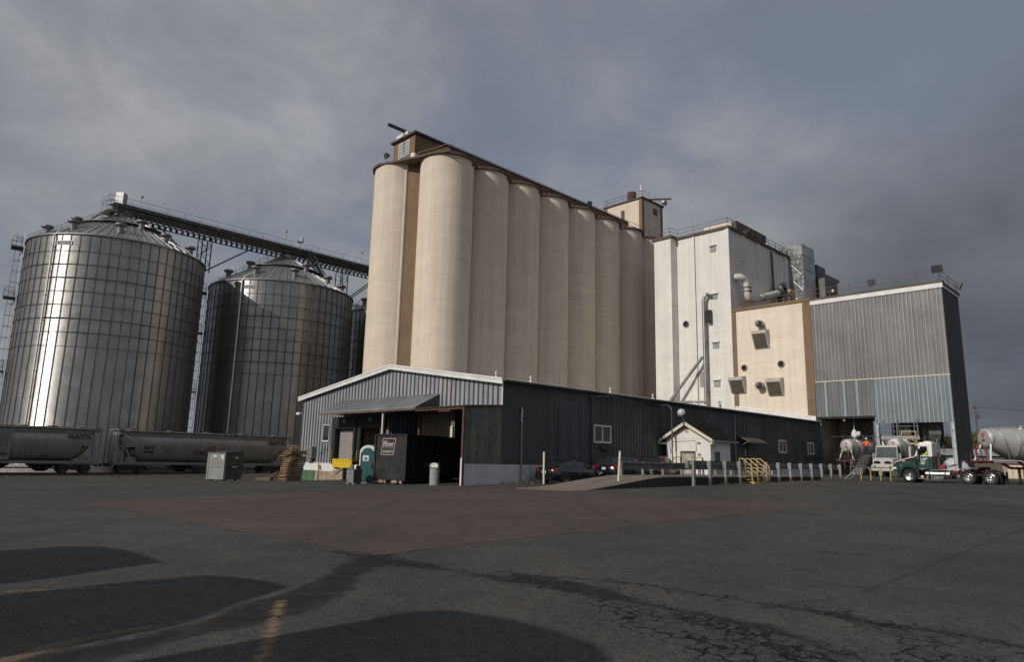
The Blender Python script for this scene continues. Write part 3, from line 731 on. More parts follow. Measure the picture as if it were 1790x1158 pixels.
def build_conveyor():
    p0 = Vector((-48.1, 78.9, 0)); p1 = Vector((-15.5, 112.0, 0))
    d = (p1 - p0).normalized(); s = Vector((d.y, -d.x, 0))      # s points to the camera side
    z0, z1 = 29.75, 30.75
    root = thing('conveyor_bridge', 'long grey grain conveyor gallery crossing over the bin roofs', 'conveyor', (p0.x, p0.y, z0), 0)
    o = (p0.x, p0.y, z0)
    L = (p1 - p0).length
    Q = lambda t, a, z: p0 + d * t + s * a + Vector((0, 0, z))
    mb = MB(o); mb.beam(Q(-.6, 0, (z0 + z1) / 2), Q(L, 0, (z0 + z1) / 2), 1.0, z1 - z0)
    mb.beam(Q(-.6, 0, z1 + .03), Q(L, 0, z1 + .03), 1.15, .08)
    for k in range(int(L / 3)): mb.beam(Q(k * 3, .52, z0), Q(k * 3, .52, z1), .1, .06, up=d)
    mb.build('conveyor_housing', M['galv_dark'], root)
    mb = MB(o)                                                    # castellated walkway beam under it
    for a in (-.9, .75):
        mb.beam(Q(0, a, z0 - .04), Q(L, a, z0 - .04), .08, .10); mb.beam(Q(0, a, z0 - .58), Q(L, a, z0 - .58), .08, .12)
        k = 0
        while k < L: mb.beam(Q(k, a, z0 - .58), Q(k, a, z0), .32, .05, up=d.cross(Vector((0, 0, 1)))); k += .72
    mb.build('support_beam', M['galv_dark'], root)
    mb = MB(o); mb.beam(Q(-1.2, 1.15, z0 + .42), Q(L, 1.15, z0 + .42), .75, .06)
    mb.build('walkway', M['galv_dark'], root)
    mb = MB(o)
    for a in (1.5, -.75):
        for h in (1.0, 1.55): mb.tube([Q(-1.2, a, z0 + h), Q(L, a, z0 + h)], .025, 5)
        k = -1.2
        while k < L: mb.tube([Q(k, a, z0 + .4), Q(k, a, z0 + 1.55)], .025, 4); k += 2.1
    mb.build('handrail', M['galv'], root)
    mb = MB(o); mb.box(Q(.2, 0, z1) - Vector((.45, .45, 0)), Q(.2, 0, z1) + Vector((.45, .45, 1.5))); mb.build('head_box', M['galv'], root)
    mb = MB(o); q = Q(23.5, .9, z1 + .9); mb.box(q - Vector((.35, .35, 0)), q + Vector((.35, .35, .6))); mb.tube([Q(23.5, .9, z0 + .4), q], .05, 5); mb.build('control_box', M['galv'], root)
    mb = MB(o)                                                    # small landing over the first peak
    for a, b in ((-.6, 1.6), (-.6, -1.0), (-1.5, 1.6), (-1.5, -1.0)): mb.tube([Q(a, b, z0 - .6), Q(a, b, z0 + 1.5)], .03, 4)
    for h in (.9, 1.5): mb.tube([Q(-.6, 1.6, z0 + h), Q(-1.5, 1.6, z0 + h), Q(-1.5, -1.0, z0 + h), Q(-.6, -1.0, z0 + h)], .028, 4)
    mb.rbox(Q(-1.0, .3, z0 - .35), (1.1, 2.6, .08), Matrix((d, s, Vector((0, 0, 1)))).transposed())
    for k in range(8): mb.rbox(Q(-1.6 - k * .22, 1.2, z0 - .5 - k * .24), (.26, .7, .04), Matrix((d, s, Vector((0, 0, 1)))).transposed())
    mb.build('landing', M['galv'], root)
    # trestle towers standing on the eaves, with raking struts
    for t in (10.55, 31.2):
        mb = MB(o); zt = z0 - .6; zb_ = 24.4 if t < 20 else 23.7
        for a in (-.75, .75):
            for e in (-.6, .6): mb.tube([Q(t + e, a, zb_), Q(t + e, a, zt)], .085, 5)
        for a in (-.75, .75):
            n = 4
            for k in range(n):
                za, zc = zb_ + (zt - zb_) * k / n, zb_ + (zt - zb_) * (k + 1) / n; e = .6 if k % 2 else -.6
                mb.tube([Q(t + e, a, za), Q(t - e, a, zc)], .045, 4); mb.tube([Q(t - .6, a, zc), Q(t + .6, a, zc)], .03, 4)
        mb.build('support_tower', M['galv_dark'], root)
        for sg in (-1, 1):
            mb = MB(o)
            for a in (-.75, .75): mb.tube([Q(t, a, zb_ + .1), Q(t + sg * 6.2, a, zt)], .09, 6)
            mb.build('raking_strut', M['galv_dark'], root)
    mb = MB(o)                                                    # stair trestle in front of the second bin's peak
    for a in (1.4, 2.2):
        mb.tube([Q(24.4, a, z0), Q(26.2, a + 2.2, z0 - 4.3)], .05, 5); mb.tube([Q(25.1, a, z0), Q(26.9, a + 2.2, z0 - 4.3)], .05, 5)
        mb.tube([Q(24.4, a, z0 + 1), Q(26.2, a + 2.2, z0 - 3.3)], .03, 5)
    for k in range(16): f = k / 15; c = Q(24.75 + 1.8 * f, 1.8 + 2.2 * f, z0 - 4.3 * f); mb.rbox(c, (.8, .8, .04), Matrix((d, s, Vector((0, 0, 1)))).transposed())
    mb.build('stair', M['galv_dark'], root)
    # little wind vanes / marker lamps on thin masts
    for t, zt in ((2.2, 32.2), (21.3, 32.7), (34.0, 32.6)):
        mb = MB(o); mb.tube([Q(t, .8, z0 + .5), Q(t, .8, zt)], .02, 4); mb.build('mast', M['galv'], root)
        mb = MB(o); mb.lathe(Q(t, .8, zt), [(.02, -.18), (.16, -.1), (.2, .05), (.12, .2), (.02, .24)], 10); mb.build('marker_lamp', M['yellow_rail'], root)
    mb = MB(o)
    for t in (11.9, 32.6): q = Q(t, .66, z0 + .55); mb.box(q - Vector((.16, .16, .22)), q + Vector((.16, .16, .22)))
    mb.build('warning_light', M['red'], root)
    return root
build_conveyor()
# ------------------------------------------------------------------ cream concrete elevator
def railing(mb, pts, h=1.1, step=2.0, r=.03, mid=True):
    P = [Vector(q) for q in pts]
    for hh in ((h, h * .55) if mid else (h,)): mb.tube([q + Vector((0, 0, hh)) for q in P], r, 5)
    for a, b in zip(P[:-1], P[1:]):
        n = max(1, int((b - a).length / step))
        for k in range(n + 1): q = a.lerp(b, k / n); mb.tube([q, q + Vector((0, 0, h))], r, 4)

def floodlight(parent, o, base, aim, arm=(0, 0, .8), s=1.0, col='galv_dark'):
    mb = MB(o); b = Vector(base); q = b + Vector(arm); mb.tube([b, q], .045 * s, 5)
    d = Vector(aim).normalized(); up = Vector((0, 0, 1)); sd = d.cross(up).normalized(); u2 = sd.cross(d)
    m = Matrix((sd, u2, d)).transposed()
    r = lambda x, y, z: q + m @ Vector((x * s, y * s, z * s))
    mb.hexa([r(-.2, -.15, -.28), r(.2, -.15, -.28), r(.2, .15, -.28), r(-.2, .15, -.28)], [r(-.36, -.28, .15), r(.36, -.28, .15), r(.36, .28, .15), r(-.36, .28, .15)])
    mb.hexa([r(-.4, -.32, .15), r(.4, -.32, .15), r(.4, .32, .15), r(-.4, .32, .15)], [r(-.4, -.32, .2), r(.4, -.32, .2), r(.4, .32, .2), r(-.4, .32, .2)])
    return mb.build('floodlight', M[col], parent)

def build_elevator():
    U1_, V1_, R1 = 17.68, 28.75, 3.15; S = 5.67; U2_, V2_, R2 = 15.4, 35.0, 3.0
    ZT = 35.3
    root = uthing('grain_elevator', 'cream concrete grain elevator, a row of tall round silos under a brown gallery', 'grain elevator', 17, 28, 0)
    o = (17, 28, 0)
    for (u0, v0, r, nn) in ((U1_, V1_, R1, 8), (U2_, V2_, R2, 8)):
        mb = MB((0, 0, 0)); mb.lathe((0, 0, 0), [(r, -1.2), (r, ZT)], 72)
        first = None
        for k in range(nn):
            if first is None: first = mb.build('silo', M['silo'], root); ob = first
            else: ob = first.copy(); COL.objects.link(ob); ob.parent = root
            ob.location = (u0 + S * k - o[0], v0 - o[1], 0); ob.rotation_euler.z = k * 1.3
    mb = MB(o)                                                    # infill walls between the cells
    mb.prism([(14.35, 32.35, -1), (15.75, 30.55, -1), (16.4, 31.2, -1), (15.0, 33.0, -1)], (0, 0, ZT + 1))
    mb.build('infill_wall', M['brown'], root)
    mb = MB(o); mb.prism([(14.02, 32.42, -1), (14.30, 32.10, -1), (14.6, 32.4, -1), (14.4, 32.8, -1)], (0, 0, ZT + 1)); mb.build('pilaster', M['silo'], root)
    mb = MB(o); mb.box((19.5, 29.6, -1), (57, 30.0, ZT - .02)); mb.build('inner_wall', M['silo'], root)
    # scalloped roof slab
    ov = .30; st = .12; us = np.arange(U2_ - R2 - ov, U1_ + 7 * S + R1 + ov + .001, st)
    lo, hi = [], []
    for u in us:
        c1 = [V1_ - sqrt(max(0, (R1 + ov) ** 2 - (u - U1_ - S * k) ** 2)) for k in range(8) if abs(u - U1_ - S * k) < R1 + ov]
        c2 = [V2_ + sqrt(max(0, (R2 + ov) ** 2 - (u - U2_ - S * k) ** 2)) for k in range(8) if abs(u - U2_ - S * k) < R2 + ov]
        f1 = U1_ - R1 - ov
        if u < f1 + 1.2:
            ln = V2_ + (V1_ - V2_) * (u - us[0]) / (f1 - us[0])
            v_lo = min([ln] + c1) if u > f1 else ln
        else: v_lo = min(c1)
        lo.append(v_lo); hi.append(max(c2) if c2 else V2_)
    poly = [(u, v) for u, v in zip(us, lo)] + [(u, v) for u, v in zip(us[::-1], hi[::-1])]
    mb = MB(o); mb.prism([(u, v, ZT) for u, v in poly], (0, 0, .22)); mb.build('roof_slab', M['slab'], root)
    mb = MB(o)                                                    # scupper spouts under the slab lip
    for k in range(8):
        a = radians(-62); mb.box((U1_ + S * k + (R1 + .02) * cos(a) - .1, V1_ + (R1 + .1) * sin(a) - .12, ZT - .45), (U1_ + S * k + (R1 + .02) * cos(a) + .14, V1_ + (R1 + .1) * sin(a) + .1, ZT - .18))
    mb.build('scupper', M['brown_dark'], root)
    ZS = ZT + .22
    # brown gallery along the roof
    mb = MB(o); mb.box((15.0, 31.75, ZS), (57.3, 36.15, 39.35)); mb.build('gallery_wall', M['brown'], root)
    mb = MB(o); mb.box((14.7, 31.45, 39.35), (57.38, 36.45, 39.62)); mb.build('gallery_roof', M['brown_dark'], root)
    win = MB(o); win.box((14.9, 32.72, 37.0), (15.0, 34.95, 38.95)); fr = win.build('window', M['white_trim'], root)
    mb = MB(o)
    for i in range(4):
        for j in range(4): mb.box((14.885, 32.8 + i * .53, 37.08 + j * .46), (14.895, 33.27 + i * .53, 37.48 + j * .46))
    mb.build('pane', M['glass_pale'], fr)
    mb = MB(o); mb.box((14.9, 33.2, 39.62), (18.5, 35.6, 40.25)); mb.build('roof_hatch', M['white_trim'], root, bevel=.05)
    mb = MB(o); mb.beam((12.6, 34.0, 40.42), (17.5, 34.0, 40.42), .26, .34); mb.tube([(14.75, 33.75, 40.3), (14.75, 33.75, 37.2)], .035, 5); mb.build('hoist_beam', M['brown_dark'], root)
    mb = MB(o); mb.lathe((14.6, 31.3, ZS), [(.35, 0), (.35, .9), (.3, 1.0), (.01, 1.02)], 14); mb.build('vent_drum', M['white_trim'], root)
    mb = MB(o)
    edge = []
    for k in range(8):
        edge += [(U1_ + S * k - 1.9, V1_ - 2.35, ZS), (U1_ + S * k + 1.9, V1_ - 2.35, ZS)]
    pts = [(14.9, 30.9, ZS), (15.5, 28.2, ZS)] + edge
    railing(mb, pts, 1.1, 1.9, .035)
    mb.build('railing', M['tan_rail'], root)
    mb = MB(o); railing(mb, [(14.0, 35.0, ZS), (13.4, 36.6, ZS), (15, 37.6, ZS), (30, 37.6, ZS)], 1.1, 1.6, .03); mb.build('railing', M['tan_rail'], root)
    floodlight(root, o, (12.7, 34.0, ZS), (-1, .2, -.35), (0, 0, .9), 1.0)
    floodlight(root, o, (U1_ + S * 3.95, V1_ - 2.9, ZS), (-.2, -1, -.25), (0, -.3, .7), .9)
    # head house
    u0, u1, v0, v1, zt = 57.4, 63.2, 28.8, 36.2, 43.0
    mb = MB(o); mb.box((u0, v0, 30), (u1, v1, zt)); hh = mb.build('headhouse', M['silo'], root)
    mb = MB(o)
    for (a, b) in ((u0, v0), (u0, v1), (u1, v0), (u1, v1)):
        du = .55 if a == u0 else -.55; dv = .55 if b == v0 else -.55
        mb.prism([(a - du * .08, b - dv * .08, 30), (a + du, b - dv * .08, 30), (a + du, b + .003 * dv, 30), (a + .003 * du, b + .003 * dv, 30), (a + .003 * du, b + dv, 30), (a - du * .08, b + dv, 30)], (0, 0, zt - 30))
    mb.build('corner_pilaster', M['brown'], hh)
    mb = MB(o); mb.box((u0 - .25, v0 - .25, zt), (u1 + .25, v1 + .25, zt + .22)); mb.build('roof_edge', M['slab'], hh)
    mb = MB(o); mb.box((u0 - .22, 32.2, ZS), (u0, 32.75, 41.7)); mb.build('recess_shade', M['slab'], hh)  # dark strip standing in for the shadowed door recess
    mb = MB(o); mb.box((60.5, v0 - .06, 41.1), (61.7, v0, 42.15)); wd = mb.build('window', M['brown_dark'], hh)
    mb = MB(o); mb.box((60.6, v0 - .07, 41.2), (61.07, v0 - .062, 42.05)); mb.box((61.13, v0 - .07, 41.2), (61.6, v0 - .062, 42.05)); mb.build('pane', M['glass'], wd)
    zr = zt + .22
    mb = MB(o); mb.lathe((58.6, 31.6, zr), [(.72, 0), (.72, 1.75), (.66, 1.8), (.01, 1.82)], 20)
    for z in (.5, 1.1): mb.lathe((58.6, 31.6, zr), [(.72, z), (.75, z + .02), (.72, z + .05)], 20)
    mb.build('roof_tank', M['rust'], hh)
    mb = MB(o); railing(mb, [(u0, v1, zr), (u0, v0, zr), (u1, v0, zr), (u1, v1, zr), (u0, v1, zr)], 1.1, 1.8, .03); mb.build('railing', M['galv_dark'], hh)
    mb = MB(o); mb.tube([(57.6, 29.1, zr), (57.6, 29.1, zr + 1.6)], .05, 6); mb.tube([(57.6, 29.1, zr + 1.1), (57.6, 29.1, zr + 2.1)], .13, 8); mb.build('antenna', M['white_trim'], hh)
    mb = MB(o); mb.tube([(59.4, 28.9, zr), (59.4, 28.9, zr + 1.35)], .04, 6); mb.lathe((59.4, 28.9, zr + 1.35), [(.02, -.1), (.16, -.06), (.2, .1), (.02, .16)], 10); mb.build('antenna', M['white_trim'], hh)
    mb = MB(o); mb.beam((59.9, 29.3, zr + .35), (63.4, 27.2, zr + .95), .14, .24); mb.build('hoist_beam', M['rust'], hh)
    floodlight(hh, o, (62.6, 28.4, zt + .1), (.4, -1, -.1), (.5, -.2, .55), 1.2)
    mb = MB(o); mb.lathe((62.9, 28.3, zt + .7), [(.05, -.2), (.3, -.1), (.34, .3), (.1, .5)], 10); mb.build('lamp_globe', M['white_trim'], hh)
    return root
build_elevator()

# ------------------------------------------------------------------ white mill block
UF = 49.9
def ducttube(mb, pts, r, n=14, bend=.6):
    """round duct with rounded elbows"""
    P = [Vector(q) for q in pts]; out = [P[0]]
    for i in range(1, len(P) - 1):
        a = (P[i - 1] - P[i]); b = (P[i + 1] - P[i]); k = min(bend, a.length * .45, b.length * .45)
        A = P[i] + a.normalized() * k; B = P[i] + b.normalized() * k
        for j in range(6):
            t = j / 5; out.append(A * (1 - t) ** 2 + P[i] * 2 * t * (1 - t) + B * t * t)
    out.append(P[-1]); mb.tube(out, r, n)
    return out

def louvre_window(root, o, u, v0, v1, z0, z1):
    """small window with a hood and glazed blocks on the u-facing front"""
    mb = MB(o)
    for a, b in (((u - .06, v0, z0), (u, v0 + .1, z1)), ((u - .06, v1 - .1, z0), (u, v1, z1)), ((u - .06, v0 + .1, z0), (u, v1 - .1, z0 + .08)), ((u - .06, v0 + .1, z1 - .1), (u, v1 - .1, z1))): mb.box(a, b)
    w = mb.build('window', M['conc'], root)
    mb = MB(o)
    n = 3
    for i in range(n):
        for j in range(2):
            mb.box((u - .03, v0 + .12 + (v1 - v0 - .24) * i / n, z0 + .1 + (z1 - z0 - .2) * j / 2), (u - .012, v0 + .09 + (v1 - v0 - .24) * (i + 1) / n, z0 + .06 + (z1 - z0 - .2) * (j + 1) / 2))
    mb.build('pane', M['glass_pale'], w)
    mb = MB(o); mb.prism([(u, v0 - .12, z1 + .22), (u - .24, v0 - .12, z1 + .12), (u - .24, v0 - .12, z1 + .04), (u, v0 - .12, z1 + .04)], (0, v1 - v0 + .24, 0)); mb.build('hood', M['white_trim'], w)

def round_vent(root, o, u, v, z, r, name='round_vent'):
    mb = MB(o); mb.lathe((u, v, z), [(r, 0.0), (r, -.14), (r - .07, -.16), (r - .09, -.03)], 24, 'X')
    f = mb.build(name, M['conc'], root)
    mb = MB(o); mb.disc((u - .05, v, z), r - .08, 24, 'X')
    for k in range(5):
        zz = z - r + .18 + k * (2 * r - .3) / 5; w = sqrt(max(.01, (r - .1) ** 2 - (zz - z) ** 2)); mb.box((u - .09, v - w, zz), (u - .055, v + w, zz + .05))
    mb.build('grille', M['dark'], f)

def build_mill():
    root = uthing('mill_building', 'tall white painted mill block with a narrow front pier and grey ducts', 'mill building', UF, 10.4, 0)
    o = (UF, 10.4, 0); ZT = 31.75
    mb = MB(o)
    mb.box((UF, 10.4, -.5), (71.4, 21.0, ZT)); mb.build('wall', M['white_wall'], root)
    mb = MB(o); mb.box((UF - 1.45, 18.1, -.5), (UF + .003, 20.75, ZT + .02)); mb.build('front_pier', M['white_wall'], root)
    mb = MB(o); mb.box((UF - .10, 15.3, 0), (UF + .002, 15.62, ZT - .01)); mb.box((UF - .12, 10.28, 0), (UF + .25, 10.78, ZT - .005))
    for k in range(5): u = 53.6 + k * 4.35; mb.box((u, 10.27, 4), (u + .8, 10.402, ZT - .01))
    mb.build('pilaster', M['white_wall'], root)
    mb = MB(o); mb.tube([(UF - .12, 15.26, 8), (UF - .12, 15.26, ZT - .1)], .035, 5); mb.build('conduit', M['galv_dark'], root)
    mb = MB(o)
    mb.box((UF - .25, 10.1, ZT), (71.6, 18.0, ZT + .32)); mb.box((UF - 1.7, 17.85, ZT + .002), (71.6, 21.0, ZT + .34)); mb.build('roof_edge', M['slab'], root)
    zr = ZT + .33
    mb = MB(o); railing(mb, [(UF - 1.4, 20.4, zr), (UF - 1.4, 18.3, zr), (UF + .2, 18.0, zr), (UF + .1, 10.5, zr), (71.3, 10.5, zr)], 1.15, 2.2, .035); mb.build('railing', M['rail_rust'], root)
    mb = MB(o); mb.tube([(49.0, 20.5, ZT - 1.5), (49.0, 20.5, zr + 1.2)], .05, 5); mb.tube([(49.7, 20.5, ZT - 1.5), (49.7, 20.5, zr + 1.2)], .05, 5)
    for k in range(7): mb.tube([(49.0, 20.5, ZT - 1.3 + k * .42), (49.7, 20.5, ZT - 1.3 + k * .42)], .03, 4)
    mb.build('ladder', M['rail_rust'], root)
    mb = MB(o); mb.box((55.5, 12.0, zr), (64.6, 17.0, 34.7)); mb.build('penthouse', M['slab'], root)
    mb = MB(o); mb.box((55.2, 12.6, zr), (55.5, 16.8, 34.6)); mb.build('front_panel', M['cream'], root)  # cream sheet on the front of the darker penthouse box
    mb = MB(o); mb.box((56.4, 11.0, zr + .25), (59.4, 11.85, zr + 1.25)); mb.cyl((57.6, 11.4, zr + 1.25), (57.6, 11.4, zr + 1.6), .4); mb.build('roof_fan', M['brown_dark'], root, bevel=.06)
    mb = MB(o); mb.lathe((62.2, 11.0, zr), [(.3, 0), (.3, .3), (.42, .4), (.3, .65), (.01, .7)], 14); mb.build('roof_vent', M['white_trim'], root)
    mb = MB(o); mb.box((UF + 1, 13.4, zr), (UF + 3.2, 16.2, zr + .4)); mb.build('roof_hatch', M['rust'], root)
    for z0, z1 in ((28.95, 29.75), (22.55, 23.2), (16.05, 16.8), (11.1, 11.9)):
        louvre_window(root, o, UF, 12.15, 13.0, z0, z1)
    round_vent(root, o, UF, 16.85, 19.75, .46)
    # conveyor duct on the face
    mb = MB(o); ducttube(mb, [(UF - .05, 13.0, 22.85), (UF - .62, 13.45, 23.35), (UF - .7, 13.82, 22.5), (UF - .7, 13.82, 8.6), (UF - 2.2, 14.6, 7.0)], .23, 14, .5); mb.build('duct', M['galv'], root)
    mb = MB(o)
    for z in (20.9, 17.0, 13.5, 10.5): mb.box((UF - .5, 13.72, z), (UF, 13.92, z + .1))
    mb.build('duct_bracket', M['galv_dark'], root)
    mb = MB(o); mb.box((UF - .75, 12.95, 19.5), (UF - .02, 13.5, 21.1)); mb.build('equipment_box', M['blackpaint'], root, bevel=.04)
    mb = MB(o); mb.tube([(UF - .9, 14.05, 15.0), (UF - 1.9, 19.6, 8.0)], .2, 12); mb.build('duct', M['galv'], root)
    mb = MB(o); mb.tube([(UF - 1.1, 13.6, 9.15), (UF - 1.5, 22.6, 9.45)], .15, 10); mb.build('duct', M['galv'], root)
    mb = MB(o); mb.box((UF - .05, 14.5, 11.2), (UF, 15.0, 13.2)); mb.build('wall_plate', M['conc'], root)
    # fat pipe along the shaded side
    mb = MB(o); pts = ducttube(mb, [(51.1, 10.4, 25.35), (51.3, 9.55, 25.35), (52.2, 9.3, 24.9), (52.3, 9.2, 22.6), (53.4, 9.2, 22.55), (61.0, 9.2, 24.9)], .43, 18, 1.0); mb.build('exhaust_pipe', M['pipe_white'], root)
    for q, d in (((52.25, 9.25, 24.0), (0, 0, 1)), ((52.3, 9.2, 23.5), (0, 0, 1)), ((56.5, 9.2, 23.5), (1, 0, .3))):
        mb = MB(o); q = Vector(q); d = Vector(d).normalized(); mb.tube([q - d * .06, q + d * .06], .53, 18); mb.build('pipe_band', M['galv_dark'], root)
    mb = MB(o); mb.tube([(61.0, 9.2, 24.9), (61.9, 9.2, 25.15)], [.6, .8], 16); mb.lathe((62.5, 9.0, 25.6), [(.4, -.3), (1.05, -.25), (1.1, 0), (1.05, .2), (.3, .25)], 24, 'Y'); mb.box((61.8, 8.6, 21.0), (63.0, 9.6, 24.9)); mb.build('blower', M['galv_dark'], root)
    mb = MB(o); mb.box((63.6, 8.9, 25.3), (65.6, 9.3, 25.6)); mb.cyl((64.6, 9.1, 25.9), (66.0, 9.1, 26.0), .25); mb.box((63.9, 9.0, 21), (64.1, 9.2, 25.3)); mb.box((66.0, 9.0, 21), (66.2, 9.2, 26.2)); mb.build('blower_motor', M['yellow_rail'], root)
    mb = MB(o); mb.tube([(62.2, 10.2, ZT - .4), (62.2, 10.15, 25.2)], .12, 8); mb.build('downpipe', M['brown_dark'], root)
    mb = MB(o); mb.tube([(52.2, 10.3, 27.1), (52.2, 9.4, 27.7)], .03, 4); mb.tube([(52.2, 10.3, 28.2), (52.2, 9.4, 28.2)], .03, 4); mb.tube([(51.9, 9.4, 27.6), (52.6, 9.4, 28.4)], .03, 4); mb.build('wall_bracket', M['galv_dark'], root)
    # silver air duct rising over the roof edge
    mb = MB(o); mb.box((68.2, 8.3, 20.8), (72.6, 10.39, 33.7)); mb.box((68.21, 10.39, 31.0 + 1.1), (72.59, 15.5, 33.69))
    for z in (23, 25.3, 27.6, 29.9, 32.0): mb.box((68.14, 8.24, z), (72.66, 10.392, z + .1))
    for k in range(4):
        z = 22 + k * 2.3; mb.beam((68.14, 8.5, z), (68.14, 10.2, z + 2.0), .08, .06)
    mb.build('air_duct', M['duct_shiny'], root)
    mb = MB(o); mb.box((73.2, 7.2, 21), (78.2, 14.0, 29.3)); mb.box((73.4, 8.3, 29.3), (76.6, 14, 31.6)); mb.prism([(72.66, 8.6, 29.0), (78.6, 7.0, 29.5), (78.6, 7.0, 29.9), (72.66, 8.6, 31.0)], (0, 4, 0)); mb.build('rear_equipment', M['galv_dark'], root)
    # little flue beside the warehouse roof
    mb = MB(o); mb.tube([(48.2, 11.3, 7.0), (48.2, 11.42, 8.75)], .17, 10); mb.tube([(48.2, 11.42, 8.95), (48.2, 11.43, 9.1)], [.32, .05], 10); mb.tube([(48.2, 11.42, 8.7), (48.2, 11.42, 9.0)], .04, 5); mb.build('flue', M['galv'], root)
build_mill()

def build_annex():
    root = uthing('mill_annex', 'tan stucco block with brown corner strips, round vents and air hoods', 'mill annex', UF, .4, 0)
    o = (UF, .4, 0); ZT = 20.5
    mb = MB(o); mb.box((UF, .42, 5.0), (66, 10.27, ZT)); mb.build('wall', M['tan_wall'], root)
    for va, vb in ((9.72, 10.27), (.42, 1.35)):
        mb = MB(o); mb.box((UF - .07, va, 5.5), (UF - .002, vb, ZT)); mb.build('corner_strip', M['brown'], root)
    mb = MB(o); mb.box((UF - .15, .38, ZT), (UF + .4, 10.262, ZT + .35)); mb.box((UF + .4, .38, ZT), (66, 10.262, ZT + .1)); mb.build('roof_edge', M['brown'], root)
    mb = MB(o); mb.hexa([(UF - .2, .45, 6.3), (UF - .004, .45, 6.3), (UF - .004, 10.2, 7.75), (UF - .2, 10.2, 7.75)], [(UF - .2, .45, 6.95), (UF - .004, .45, 7.1), (UF - .004, 10.2, 8.62), (UF - .2, 10.2, 8.47)]); mb.build('base_flashing', M['white_trim'], root)
    mb = MB(o); railing(mb, [(UF + .5, 10.1, ZT + .1), (UF + .3, .6, ZT + .35)], 1.0, 1.5, .025); mb.build('railing', M['rail_rust'], root)
    round_vent(root, o, UF, 8.85, 13.25, .40); round_vent(root, o, UF, 4.2, 13.35, .42)
    def hood(v0, v1, z0, z1, d=.95):
        mb = MB(o); lip = (UF - d, z1 - .55); toe = (UF - .22, z0)
        mb.prism([(UF, v0, z1), (UF - d, v0, z1 - .2), (lip[0], v0, lip[1]), (toe[0], v0, toe[1]), (UF, v0, z0)], (0, v1 - v0, 0))
        h = mb.build('air_hood', M['panel_pale'], root)
        mb = MB(o); nx_, nz_ = -(lip[1] - toe[1]), -(toe[0] - lip[0]); ln = sqrt(nx_ * nx_ + nz_ * nz_); nx_ /= ln; nz_ /= ln
        for k in range(7):
            a = .08 + .84 * k / 6; x = toe[0] + (lip[0] - toe[0]) * a; z = toe[1] + (lip[1] - toe[1]) * a
            mb.beam((x + nx_ * .02, v0 + .14, z + nz_ * .02), (x + nx_ * .02, v1 - .14, z + nz_ * .02), .225, .02, up=(nx_, 0, nz_))
        mb.build('louvre', M['stone_dark'], h)
    hood(5.5, 7.35, 15.5, 17.75); hood(8.7, 10.6, 10.15, 12.25); hood(4.0, 5.85, 9.65, 11.75)
    for v, z in ((6.45, 18.45), (6.75, 10.9)):
        mb = MB(o); mb.tube([(UF, v, z), (UF - .5, v, z), (UF - .95, v - .12, z - .08)], [.44, .46, .46], 18); e = mb.build('exhaust_elbow', M['galv'], root)
        mb = MB(o); mb.disc((UF - .99, v - .125, z - .08), .36, 18, 'X'); mb.build('exhaust_mouth', M['dark'], e)
build_annex()

# ------------------------------------------------------------------ ribbed sheet walls
def ribbed(mb, axis, const, a0, a1, zb, zt, pitch, depth, sgn=-1, holes=(), two=False, prof=((0, 0), (.52, 0), (.62, 1), (.9, 1), (1, 0)), phase=0.0):
    """ribbed sheet in the plane axis = const, ribs standing out along sgn; zb, zt may be functions of the other axis"""
    fb = zb if callable(zb) else (lambda a: zb); ft = zt if callable(zt) else (lambda a: zt)
    br = {a0, a1}
    k = math.floor((a0 - phase) / pitch) - 1
    while phase + k * pitch < a1:
        for f, _ in prof:
            q = phase + (k + f) * pitch
            if a0 < q < a1: br.add(q)
        k += 1
    for h in holes:
        for q in h[:2]:
            if a0 < q < a1: br.add(q)
    for q in getattr(ft, 'breaks', ()):
        if a0 < q < a1: br.add(q)
    br = sorted(br)
    def off(a):
        f = ((a - phase) / pitch) % 1.0
        for (f0, d0), (f1, d1) in zip(prof[:-1], prof[1:]):
            if f0 <= f <= f1: return (d0 + (d1 - d0) * (f - f0) / (f1 - f0)) * depth if f1 > f0 else d0 * depth
        return 0
    P = lambda a, z: (const + sgn * off(a), a, z) if axis == 'u' else (a, const + sgn * off(a), z)
    for x0, x1 in zip(br[:-1], br[1:]):
        if x1 - x0 < 1e-5: continue
        xm = (x0 + x1) / 2; cuts = sorted((h[2], h[3]) for h in holes if h[0] <= xm <= h[1])
        z = None; spans = []
        lo = 'b'
        for c0, c1 in cuts: spans.append((lo, c0)); lo = c1
        spans.append((lo, 't'))
        for s0, s1 in spans:
            za0 = fb(x0) if s0 == 'b' else s0; za1 = fb(x1) if s0 == 'b' else s0
            zb0 = ft(x0) if s1 == 't' else s1; zb1 = ft(x1) if s1 == 't' else s1
            if zb0 - za0 < .01 and zb1 - za1 < .01: continue
            mb.mi = 1 if two and off(xm) > depth * .3 else 0
            mb.poly([P(x0, za0), P(x1, za1), P(x1, zb1), P(x0, zb0)])

